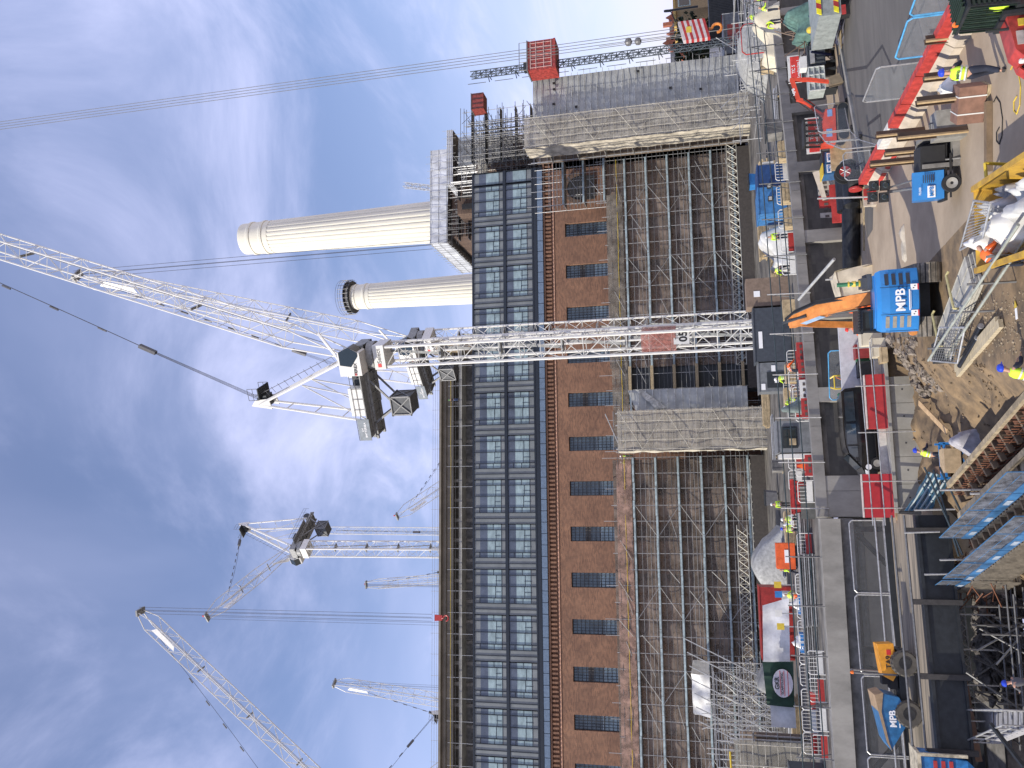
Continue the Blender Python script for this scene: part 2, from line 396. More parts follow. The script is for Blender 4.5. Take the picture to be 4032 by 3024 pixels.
b = MB(); b.box((-52, AY+.3, 33.9), (51.0, FY+28, 44.1)); b.box((50.86, AY-.1, 34.6), (51.02, AY+10, 44.2)); b.build('attic_core', dark, ps)
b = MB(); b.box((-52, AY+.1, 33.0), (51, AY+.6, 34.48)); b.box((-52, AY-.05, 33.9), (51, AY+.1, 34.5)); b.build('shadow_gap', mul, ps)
b = MB()
x = 50.6
while x > -51: b.box((x-1.55, AY-.0, 33.02), (x, AY+.09, 33.85)); x -= 1.633
b.build('low_glass_balustrade', mat('balustrade_glass', (.13, .18, .25), .15, var=.1, spec=.7), ps)
# roof storey still under construction
roof = thing('roof_structure', 'unfinished concrete roof storey with a deep fascia above the glazed attic', 'roof', (-5, 130, 44.2))
b = MB(); b.box((-55, 127.7, 52.0), (26.2, 128.5, 52.35)); b.box((-55, 128.9, 50.3), (26.2, 129.2, 51.98)); b.box((-55, 128.5, 51.4), (26.2, 146, 52.3))
for k in range(13): b.box((25-6.5*k-.03, 128.84, 50.3), (25-6.5*k+.03, 128.89, 51.98))
b.build('fascia_beam', [mat('roof_concrete', (.20, .175, .14), .85, scale=.5)], roof)
b = MB(); b.box((-55, 127.6, 48.45), (26.2, 130, 48.85)); b.box((-55, 127.3, 44.3), (24, 145, 45.6)); b.build('lower_slab', conc, roof)
b = MB()
for k in range(26): b.box((25.6-3.2*k-.25, 130, 45.6), (25.6-3.2*k+.25, 130.5, 51.4))
b.build('column_row', concd, roof)
b = MB(); b.box((-55, 133, 45.6), (25.5, 133.3, 51.35)); b.build('back_wall', concd, roof)
b = MB(); b.box((24.4, 128.2, 45.6), (26.6, 131, 54.2)); b.box((24.6, 128.2, 54.2), (25.6, 129.4, 55.0)); b.build('end_core', mat('core_concrete', (.38, .30, .2), .85), roof)
b = MB()
for k in range(22): x = 25.6+.14*k*(1 if k < 11 else -1) - (0 if k < 11 else 1.5); b.tube((x, 129, 54.2), (x, 129, 57.2+.3*(k % 3)), .03, 4)
b.build('starter_bars', galvd, roof)
def scaffold(name, label, x0, x1, y0, y1, zlev, z0, z1, dx=2.1, tips=1.2, mleg=galv, brd=board, yellow_rail=False, group=None, brace=True, rails=(.5, 1.0, 1.5, 2.15), legs2=True, brdh=.22, rr=.035, dense=True):
    t = thing(name, label, 'scaffold', ((x0+x1)/2, (y0+y1)/2, z0), group=group)
    n = max(1, round((x1-x0)/dx)); step = (x1-x0)/n
    for i in range(n+1):
        x = x0+step*i+rnd.uniform(-.06, .06)
        m = MB(); m.tube((x, y0, z0), (x, y0, z1+rnd.uniform(0, tips)), rr, 5)
        if legs2: m.tube((x, y1, z0), (x, y1, z1), rr, 4)
        m.build('standard', mleg, t)
    for j, z in enumerate(zlev):
        m = MB()
        for dz in rails: m.tube((x0-.4, y0-.05, z+dz), (x1+.4, y0-.05, z+dz), rr*.8, 4)
        m.tube((x0-.4, y0-.06, z-.1), (x1+.4, y0-.06, z-.1), rr, 4)
        if legs2:
            for i in range(n+1): m.tube((x0+step*i, y0-.3, z-.05), (x0+step*i, y1, z-.05), rr*.8, 4)
        m.build('guard_rail', galvd if j % 2 else mleg, t)
        if brd:
            m = MB(); m.box((x0, y0, z-.02), (x1, y1, z+.04)); m.build('platform', concd, t)
            m = MB(); x = x0
            while x < x1:
                w = min(rnd.choice((2.4, 3.0, 3.9)), x1-x); dz = rnd.uniform(-.03, .03)
                m.box((x+.03, y0-.14, z-.04+dz), (x+w-.03, y0-.09, z+brdh+dz)); x += w
            m.build('toe_board', brd, t)
    if dense and legs2:
        m = MB(); x = x0+.5
        while x < x1: m.tube((x, (y0+y1)/2+rnd.uniform(-.5, .8), z0), (x+rnd.uniform(-.05, .05), (y0+y1)/2, z1-rnd.uniform(0, 2)), rr*.85, 4); x += rnd.uniform(.9, 1.6)
        m.build('inner_standard', galvd, t)
        m = MB()
        for z in zlev:
            for dz in (.35, .9, 1.3, 1.8, 2.4): m.tube((x0, y1-.3, z+dz), (x1, y1-.3, z+dz), rr*.8, 4)
            x = x0+rnd.uniform(0, 4)
            while x < x1-3:
                if rnd.random() < .35: m.tube((x, y0-.2, z+rnd.uniform(.2, 1)), (x+rnd.uniform(1.5, 3.5), y0-.2, z+rnd.uniform(1.2, 2.6)), rr, 4)
                x += rnd.uniform(1.5, 4)
        m.build('inner_ledger', galv, t)
    if brace:
        m = MB(); z = zlev[0]; k = 0
        zz_ = sorted(zlev)
        for j in range(len(zz_)-1):
            for i in range(1, n-2, 5):
                a, c = (i, i+2) if (j+i) % 2 else (i+2, i)
                m.tube((x0+step*a, y0-.12, zz_[j]), (x0+step*c, y0-.12, zz_[j+1]), rr*.9, 4)
        m.build('brace', mleg, t)
    if yellow_rail:
        z = max(zlev); m = MB(); x = x0
        while x < x1: m.tube((x, y0-.15, z+1.25), (min(x+3, x1), y0-.15, z+1.25+rnd.uniform(-.05, .05)), .035, 4); x += 3
        m.build('yellow_rail', yellow, t)
    return t
LV = [4.7+2.99*k for k in range(9)]
scaffold('scaffold', 'tube scaffold with pale blue toe boards between netted bay and crane mast', 6.5, 48.2, 113, 115.6, LV[:6], 2.6, 22.3, yellow_rail=True, tips=1.8)
scaffold('scaffold', 'upper scaffold lifts in front of the dark arch at the right', 42.3, 49.0, 113.1, 115.7, LV[6:], 22.4, 33.4, tips=.8)
scaffold('scaffold', 'long tube scaffold covering the left half of the brick wall below its windows', -50, 5.6, 113, 115.6, LV[:6], 2.6, 21.9, yellow_rail=True, tips=2.2)
scaffold('roof_scaffold', 'low scaffold with a yellow rail along the edge of the unfinished roof storey', -50, 25, 127.2, 127.9, [45.2, 48.9], 44.2, 50.6, brd=None, yellow_rail=True, tips=.3, dx=3.2, rails=(.5, .9), legs2=False, brace=False)
scaffold('edge_protection', 'pale guard rails standing on top of the concrete roof fascia', -50, 24.5, 128.3, 128.4, [52.4], 52.35, 53.7, brd=None, dx=3.2, tips=.2, rails=(.4, .8, 1.2), legs2=False, brace=False, rr=.03)
# nets hung inside the scaffolds
nb = netmat('brown_debris_net', (.235, .185, .15), .66, scale=.4, amp=.14)
for (x0, x1, lo, hi) in ((18, 48, 0, 6), (-50, 5.3, 0, 6)):
    for j in range(lo, hi):
        m = MB(); z = LV[j]
        m.sheet((x0, 113.7, z+.12), (x1, 113.7, z+.12), (x1, 113.7, z+2.92), (x0, 113.7, z+2.92), 60, 4, .3, j*3.7, .5)
        m.thing('debris_net', nb, '%s debris net on the %s lift of the %s scaffold' % (('brown', 'thin brown', 'sagging brown', 'dusty brown', 'creased brown', 'faded brown')[j], ('lowest', 'second', 'third', 'fourth', 'fifth', 'topmost')[j], 'right hand' if x0 > 0 else 'left hand'), 'net', 'debris nets hung inside the scaffold lifts', smooth=True)
pk = netmat('pink_net', (.42, .27, .21), .55, scale=.7)
MB().sheet((-50, 112.9, 20.0), (5.2, 112.9, 20.0), (5.2, 112.9, 22.0), (-50, 112.9, 22.4), 80, 4, .25, 9, .6).thing('debris_net', pk, 'thin pinkish net along the top rail of the left scaffold', 'net', smooth=True)
MB().sheet((7, 112.9, 20.0), (43, 112.9, 20.2), (43, 112.9, 22.4), (7, 112.9, 22.2), 60, 4, .25, 19, .6).thing('debris_net', netmat('grey_thin_net', (.25, .22, .18), .5, scale=.7), 'thin grey brown net along the top rail of the right scaffold', 'net', smooth=True)
# ledger trusses
def truss(label, x0, x1, z, y=112.6, h=1.3):
    m = MB(); m.tube((x0, y, z), (x1, y, z), .06, 5); m.tube((x0, y, z+h), (x1, y, z+h), .06, 5); x = x0; k = 0
    while x < x1-.9:
        m.tube((x, y, z), (x+1, y, z+h), .04, 4); m.tube((x, y, z+h), (x+1, y, z), .04, 4); m.tube((x, y, z), (x, y, z+h), .03, 4); x += 1
    return m.thing('lattice_beam', mat('truss_alloy', (.62, .60, .52), .4, .3), label, 'beam', 'lattice beams carrying the scaffold')
truss('long lattice beam low on the right scaffold above the blue cabin', 17.6, 49, 3.5+.75)
truss('lattice beam low on the left scaffold beside the netted bay', -8.5, 5, 3.2)
truss('longer lattice beam one lift up on the left scaffold', -26, -3.5, 5.2)
truss('short lattice beam in the middle of the left scaffold', -29, -25.5, 3.0)
# ================================================================ chimneys
CHM = mat('chimney_cream', (.72, .69, .58), .75, var=.05, scale=.25, stretch=(1, 1, .25))
def chimney(label, x, y, z0, z1, r0_, r1):
    t = thing('chimney', label, 'chimney', (x, y, z0), group=None)
    n = 24; seg = n*6; zf = z1-7.2; m = MB(); rings = []
    def rad(z): return r0_+(r1-r0_)*(z-z0)/(z1-z0)
    zs = [z0+(zf-z0)*i/8 for i in range(9)]
    prof = [-.02, .012, .03, .03, .012, -.02]
    vs = []
    for z in zs:
        for i in range(seg):
            a = 2*math.pi*i/seg; r = rad(z)*(1-(.045 if i % 6 == 0 else .0 if i % 6 in (2, 3, 4) else .012)); vs.append((x+r*math.cos(a), y+r*math.sin(a), z))
    m.add(vs, [(j*seg+i, j*seg+(i+1) % seg, (j+1)*seg+(i+1) % seg, (j+1)*seg+i) for j in range(8) for i in range(seg)])
    m.build('fluted_shaft', CHM, t)
    m = MB(); ra = rad(zf)*1.01
    m.lathe([(ra*.9, zf-.02), (ra*1.0, zf), (r1*1.0, z1-.3), (r1*.985, z1), (r1*.82, z1), (r1*.8, z1-3)], 64, (x, y, 0)); m.build('plain_top', CHM, t, smooth=False)
    for dz in (2.5, 5.6):
        m = MB(); r = rad(z1-dz); m.lathe([(r, z1-dz-.45), (r*1.055, z1-dz-.3), (r*1.06, z1-dz+.2), (r*1.03, z1-dz+.45), (r, z1-dz+.5)], 64, (x, y, 0)); m.build('collar', CHM, t)
    return t
chimney('near cream fluted chimney rising out of white sheeted scaffold', 58.6, 160, 62.5, 109.2, 4.45, 3.42)
chimney('far cream fluted chimney with dark scaffold round its rim', 58.4, 215, 55, 109.0, 4.6, 3.42)
t = thing('rim_scaffold', 'dark scaffold crown clamped round the top of the far chimney', 'scaffold', (58.4, 215, 107.4))
m = MB()
for k in range(24):
    a = 2*math.pi*k/24
    for r in (3.7, 5.0): m.tube((58.4+r*math.cos(a), 215+r*math.sin(a), 107.4), (58.4+r*math.cos(a), 215+r*math.sin(a), 110.2+rnd.uniform(0, .9)), .06, 4)
    m.tube((58.4+3.7*math.cos(a), 215+3.7*math.sin(a), 107.5), (58.4+5*math.cos(a), 215+5*math.sin(a), 109.2), .05, 4)
m.build('standard', galvd, t)
m = MB()
for z in (107.6, 109.0): m.lathe([(3.75, z), (4.7, z), (4.7, z+.15), (3.75, z+.15)], 24, (58.4, 215, 0))
m.build('platform', dark, t)
m = MB()
for z in (109.8, 110.5, 111.2):
    for k in range(24):
        a, c = 2*math.pi*k/24, 2*math.pi*(k+1)/24; m.tube((58.4+5*math.cos(a), 215+5*math.sin(a), z), (58.4+5*math.cos(c), 215+5*math.sin(c), z), .05, 4)
m.build('guard_rail', galvd, t)
# ================================================================ corner tower
tw = thing('corner_tower', 'stepped brick corner tower carrying the near chimney, wrapped in scaffold', 'tower', (58, 155, 2.6))
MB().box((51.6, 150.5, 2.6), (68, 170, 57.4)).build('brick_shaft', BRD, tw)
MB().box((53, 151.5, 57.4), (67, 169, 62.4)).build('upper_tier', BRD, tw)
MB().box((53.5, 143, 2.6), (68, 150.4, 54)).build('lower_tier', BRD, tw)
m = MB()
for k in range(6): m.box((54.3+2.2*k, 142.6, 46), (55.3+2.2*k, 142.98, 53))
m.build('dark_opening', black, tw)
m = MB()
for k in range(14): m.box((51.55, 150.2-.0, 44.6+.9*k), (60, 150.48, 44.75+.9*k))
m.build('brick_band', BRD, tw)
sheetw = mat('white_sheeting', (.62, .64, .67), .55, var=.14, scale=.5, bump=.2, stretch=(1, 1, .4))
def sheetbox(label, x0, x1, y0, y1, z0, z1, m_=sheetw, amp=.25):
    t = thing('scaffold_sheeting', label, 'sheeting', ((x0+x1)/2, (y0+y1)/2, z0))
    MB().sheet((x0, y0, z0), (x1, y0, z0), (x1, y0, z1), (x0, y0, z1), 40, 6, amp, z0, .8).build('front_sheet', m_, t, smooth=True)
    MB().sheet((x0, y1, z0), (x0, y0, z0), (x0, y0, z1), (x0, y1, z1), 40, 6, amp, z1, .8).build('side_sheet', m_, t, smooth=True)
    m = MB(); x = x0
    while x < x1+.1: m.tube((x, y0-.15, z0-.6), (x, y0-.15, z1+.5+rnd.random()*.4), .028, 4); x += 1.5
    y = y0
    while y < y1: m.tube((x0-.15, y, z0-.6), (x0-.15, y, z1+.7), .04, 4); y += 1.5
    m.build('pole', galvd, t)
    m = MB()
    for z in (z0+.2, (z0+z1)/2, z1-.2): m.tube((x0-.2, y0-.12, z), (x1, y0-.12, z), .035, 4); m.tube((x0-.12, y0, z), (x0-.12, y1, z), .035, 4)
    m.build('ledger', galvd, t)
    m = MB(); m.box((x0+.1, y0+.1, z0), (x1, y1, z0+.15)); m.build('platform', concd, t); return t
sheetbox('white sheeted scaffold box round the foot of the near chimney', 50.2, 69.5, 149, 171, 57.9, 61.6)
sheetbox('lower white sheeted ledge stepping out to the right of the near chimney', 58.3, 69, 140, 149, 54.0, 55.2, amp=.1)
sheetbox('narrow white sheeted ledge just above the glazed attic roof', 55.2, 58.2, 146, 150, 52.4, 54.6, amp=.1)
def jungle(name, label, x0, x1, y0, y1, z0, z1, nv, nh, nd, m_=galvd, decks=(), r=.045, extra=None):
    """a dense knot of scaffold tubes filling a box"""
    t = thing(name, label, 'scaffold', ((x0+x1)/2, (y0+y1)/2, z0))
    a = MB()
    for i in range(nv):
        x, y = rnd.uniform(x0, x1), rnd.choice((y0, (y0+y1)/2, y1))+rnd.uniform(-.2, .2); a.tube((x, y, z0), (x, y, z1+rnd.uniform(-1.5, 1.2)), r, 4)
    a.build('standard', m_, t)
    a = MB()
    for i in range(nh):
        y, z = rnd.choice((y0, y1, (y0+y1)/2))+rnd.uniform(-.2, .2), z0+(z1-z0)*((i+rnd.random())/nh)
        xa = x0+rnd.uniform(-.8, .4) if rnd.random() < .7 else rnd.uniform(x0, x1); a.tube((xa, y, z), (x1+rnd.uniform(-.5, .8), y, z), r, 4)
        x = rnd.uniform(x0, x1); a.tube((x, y0-.2, z+.3), (x, y1, z+.3), r, 4)
    a.build('ledger', m_, t)
    a = MB()
    for i in range(nd):
        x, z = rnd.uniform(x0, x1-2), rnd.uniform(z0, z1-2); s = rnd.choice((-1, 1)); y = rnd.choice((y0, y1)); h = rnd.uniform(2, 4)
        a.tube((x, y, z if s > 0 else z+h), (x+rnd.uniform(1.5, 3.5), y, z+h if s > 0 else z), r, 4)
    a.build('brace', m_, t)
    a = MB()
    for z in decks: a.box((x0, y0, z), (x1, min(y1, y0+1.6), z+.08))
    if decks: a.build('platform', dark, t)
    return t
jungle('tower_scaffold', 'scaffold in front of the dark openings of the corner tower', 55.5, 66, 140.2, 142.4, 45, 54, 30, 22, 10, decks=(47, 50, 53), r=.035)
jungle('tower_scaffold', 'scaffold lifts below the white sheeting on the left face of the corner tower', 50.0, 57, 147, 150, 45, 57.6, 18, 18, 8, r=.035, decks=(47, 49, 51, 53, 55))
jungle('access_scaffold', 'dense dark scaffold stack between the glazed attic and the grey sheeted tower', 52.0, 60.5, 117, 124, 32.0, 45.5, 60, 70, 50, decks=(34.2, 36.6, 39, 41.4, 43.6), m_=galvd)
jungle('access_scaffold', 'thin scaffold lifts rising behind the right end of the glazed attic', 52.0, 57.5, 126, 131, 34, 49.8, 16, 20, 6, m_=galv)
MB().sheet((55.5, 125.8, 39), (60.5, 125.8, 39), (60.5, 125.8, 48.5), (55.5, 125.8, 48.5), 16, 20, .2, 5).thing('debris_net', netmat('grey_debris_net', (.30, .32, .34), .5, scale=.8), 'grey see-through net high behind the dense scaffold stack', 'net', smooth=True)
MB().box((54.4, 126, 34), (59, 130, 45.5)).thing('stair_core', BRD, 'brown brick stair core hidden behind the scaffold right of the attic', 'building')
m = MB(); m.sheet((52, 125, 43.3), (55.8, 125, 43.3), (55.8, 125, 44.9), (52, 125, 44.9), 8, 4, .1, 2)
m.thing('debris_net', netmat('cream_net', (.55, .52, .44), .7, scale=.9), 'small cream net panel right above the corner of the glazed attic', 'net', smooth=True)
for (x, z, l) in ((61.0, 41.2, 'dull red site cabin tucked into the top of the dense scaffold stack'),):
    t = thing('site_cabin', l, 'cabin', (x, 116.3, z)); MB().box((x-1.3, 115.2, z), (x+1.3, 117.4, z+1.9)).build('cabin_box', mat('cabin_dull_red', (.26, .05, .04), .6, var=.2), t)
    a = MB(); a.box((x-1.35, 115.1, z+1.9), (x+1.35, 117.5, z+2.0)); a.build('cabin_roof', galvd, t); a = MB()
    for k in range(4): a.box((x-1.2+.75*k, 115.12, z+.1), (x-1.15+.75*k, 115.19, z+1.8))
    a.build('corrugation', dark, t)
# grey sheeted tower
gs = thing('sheeted_hoist_tower', 'tall grey plastic sheeted scaffold tower with pale horizontal joints', 'scaffold', (56, 108, 3.6))
GM = mat('grey_sheeting', (.39, .40, .39), .35, var=.14, scale=.35, bump=.25)
MB().sheet((53, 108, 3.7), (59.25, 108, 3.7), (59.25, 108, 31.9), (53, 108, 31.9), 10, 60, .14, 3, .6).build('front_sheet', GM, gs, smooth=True)
MB().sheet((53.0, 113, 3.7), (53.0, 108, 3.7), (53.0, 108, 31.9), (53.0, 113, 31.9), 8, 30, .1, 3, .6).build('side_sheet', GM, gs, smooth=True)
MB().box((53, 112.9, 3.7), (59.25, 113, 31.9)).build('rear_sheet', GM, gs)
for k in range(32):
    z = 4.3+.88*k; m = MB(); q = 53.0
    while q < 59.2: w = rnd.uniform(.6, 1.4); m.cbox((q+w/2, 107.78, z+rnd.uniform(-.012, .012)), (w*.96, .06, rnd.uniform(.05, .08))); q += w
    m.build('joint_strip', mat('joint_white', (.56, .57, .55), .5, var=.2), gs)
m = MB()
for (x, z) in ((58.1, 28.6), (57.2, 28.6), (55.0, 28.7), (58.3, 16.8), (54.2, 25.5), (54.6, 8.5), (55.3, 12.5)): m.box((x, 107.72, z), (x+.33, 107.76, z+.38))
m.build('tear', black, gs)
m = MB()
for k in range(5): x = 53.2+1.5*k; m.tube((x, 108.3, 2.4), (x, 108.3, 3.8), .05, 5)
for z in (2.5, 3.1): m.tube((52.8, 108.3, z), (59.4, 108.3, z), .05, 5)
m.build('foot_pole', galvd, gs)
def netbay(name, label, x0, x1, y0, y1, z0, z1, col, fac, edge, parapet=True):
    t = thing(name, label, 'scaffold', ((x0+x1)/2, (y0+y1)/2, z0))
    nm = netmat('bay_net_'+label.split()[0], col, fac, scale=.6, var=.12, amp=.07)
    MB().sheet((x0, y0, z0), (x1, y0, z0), (x1, y0, z1), (x0, y0, z1), 10, 50, .15, x0, .5).build('front_net', nm, t, smooth=True)
    em = mat('net_edge_'+label.split()[0], edge, .85, var=.2, scale=1.2, bump=.3)
    MB().sheet((x0, y0+3.4, z0), (x0, y0-.1, z0), (x0, y0-.1, z1), (x0, y0+3.4, z1), 8, 60, .2, x1, .6).build('rolled_edge', em, t, smooth=True)
    n = 4
    for i in range(n):
        x = x0+.3+(x1-x0-.6)*i/(n-1); a = MB()
        for y in (y0+.4, (y0+y1)/2, y1-.2): a.tube((x, y, z0-.8), (x, y, z1+.3), .08, 5)
        a.build('standard', galv, t)
    o_ = MB(); q_ = z0+.6
    while q_ < z1: o_.tube((x0-.1, y0-.32, q_), (x1+.1, y0-.32, q_), .025, 4); q_ += .98
    for i in range(5): o_.tube((x0+.2+(x1-x0-.4)*i/4, y0-.34, z0), (x0+.2+(x1-x0-.4)*i/4, y0-.34, z1), .03, 4)
    q_ = z0+.6; k = 0
    while q_ < z1-3: o_.tube((x0+.2 if k % 2 else x1-.2, y0-.36, q_), (x1-.2 if k % 2 else x0+.2, y0-.36, q_+2.9), .035, 4); q_ += 2.9; k += 1
    o_.build('outer_tube', mat('dusty_tube', (.50, .47, .40), .7, var=.2), t)
    z = z0+.4; k = 0; a, d, c = MB(), MB(), MB()
    while z < z1:
        for y in (y0+.35, y1-.2): a.tube((x0, y, z), (x1, y, z), .05, 4); a.tube((x0, y, z+.9), (x1, y, z+.9), .035, 4)
        if k % 2 == 0: d.box((x0+.1, y0+.5, z+.02), (x1-.1, y1-.3, z+.12))
        xa, xb = (x0+.3, x1-.3) if k % 2 else (x1-.3, x0+.3)
        c.tube((xa, y0+.3, z), (xb, y0+.3, z+1.9), .07, 4); z += 1.95; k += 1
    a.build('ledger', galv, t); d.build('platform', concd, t); c.build('brace', galv, t)
    MB().box((x0+.2, y1, z0), (x1-.1, y1+.2, z1-.6)).build('rear_net', mat('rear_net_brown', (.22, .17, .13), .9), t)
    return t
netbay('netted_stair_tower', 'brown netted scaffold bay with a pale rolled edge beside the grey sheeted tower', 48.4, 52.9, 106.5, 112.5, 2.2, 32.9, (.50, .47, .41), .46, (.50, .45, .36))
netbay('netted_loading_bay', 'torn dusty netted scaffold bay standing in the middle of the brick wall', 6.0, 11.2, 105.5, 112, 2.6, 20.9, (.50, .46, .39), .48, (.62, .57, .46))
t = thing('sheeted_chute', 'narrow grey sheeted strip with a torn corner right of the middle netted bay', 'sheeting', (12.6, 108, 4.6))
MB().sheet((11.3, 107, 4.6), (14.0, 107, 4.6), (14.0, 107, 19.6), (11.3, 107, 18.6), 8, 40, .15, 3, .8).build('front_sheet', GM, t, smooth=True)
for k in range(16):
    m = MB(); m.box((11.3, 106.76, 5.3+.92*k), (14.0, 106.8, 5.37+.92*k)); m.build('joint_strip', MATS['joint_white'], t)
MB().sheet((11.5, 106.6, 14.6), (13.9, 106.6, 17.6), (14.0, 106.5, 18.6), (11.4, 106.6, 16.0), 12, 4, .25, 8, 1.4).build('loose_flap', mat('loose_poly', (.5, .5, .47), .4, var=.2), t, smooth=True)
# dark gap with orange-timber platforms between chute and mast
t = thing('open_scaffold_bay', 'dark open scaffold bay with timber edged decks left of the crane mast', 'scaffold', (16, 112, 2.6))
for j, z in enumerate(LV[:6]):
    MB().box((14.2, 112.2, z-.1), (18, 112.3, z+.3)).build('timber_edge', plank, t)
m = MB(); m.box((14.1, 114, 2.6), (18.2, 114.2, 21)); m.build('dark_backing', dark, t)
# ================================================================ hoist with red cage
h = thing('construction_hoist', 'rack hoist with a red barred cage high on its dark mast', 'hoist', (60.1, 106, 2.6))
m = MB(); lattice(m, (60.1, 106, 2.6), (60.1, 106, 40.5), .75, .75, .75, .07, .045)
m.build('mast', mat('hoist_mast', (.10, .12, .14), .5, .4), h)
m = MB()
for k in range(9): z = 6+4*k; m.tube((59.3, 107, z), (60.1, 106.3, z+.1), .06, 4); m.tube((59.2, 106.3, z-.5), (60.0, 106.2, z), .06, 4); m.tube((59.3, 106.9, z+.5), (59.3, 106.9, z+3.2), .05, 4)
m.build('mast_tie', dark, h)
cg = MB(); cg.box((58.7, 104.2, 27.9), (63, 107.2, 28.2)); cg.box((58.7, 104.2, 31.6), (63, 107.2, 31.8)); cg.box((58.7, 107.1, 28.2), (63, 107.2, 31.6)); cg.box((58.7, 104.3, 28.2), (58.8, 107.1, 31.6)); cg.box((62.9, 104.3, 28.2), (63, 107.1, 31.6)); cg.box((58.8, 104.3, 28.2), (62.9, 104.4, 31.6))
cage = cg.build('cage', mat('cage_red', (.34, .045, .035), .5, var=.25), h)
m = MB()
for k in range(7): x = 59.0+.6*k; m.box((x, 104.22, 28.5), (x+.06, 104.28, 31.4))
for z in (28.45, 29.5, 30.6, 31.38): m.box((58.9, 104.2, z), (62.8, 104.27, z+.09))
m.build('cage_bars', mat('bar_pink', (.62, .42, .38), .5), cage)
m = MB(); m.box((58.6, 104.1, 31.8), (63.1, 107.3, 31.95))
for x in (58.8, 60.0, 61.3, 62.9): m.tube((x, 104.2, 31.9), (x, 104.2, 33.0), .05, 4)
m.tube((58.8, 104.2, 33), (62.9, 104.2, 33), .05, 4); m.build('cage_roof', galvd, cage)
MB().box((59.3, 105, 31.2), (60.5, 106, 32.6)).build('drive_unit', dark, h)
m = MB(); m.lathe([(.01, -.55), (.5, -.3), (.55, 0), (.5, .3), (.01, .55)], 12, (61.6, 105.4, 18.0)); m.lathe([(.01, -.5), (.45, -.3), (.5, 0), (.45, .3), (.01, .5)], 12, (61.5, 105.4, 16.7)); m.tube((61.5, 105.4, 3), (61.5, 105.4, 22), .05, 4)
m.build('cable_guide', galvd, h)
lt = MB(); lattice(lt, (61.7, 150, 59.8), (63.3, 150, 67.5), .9, .9, .9, .06, .04)
MB_ = lt.thing('hoist_mast', galv, 'short lattice hoist mast sticking up above the stepped tower scaffold', 'mast')
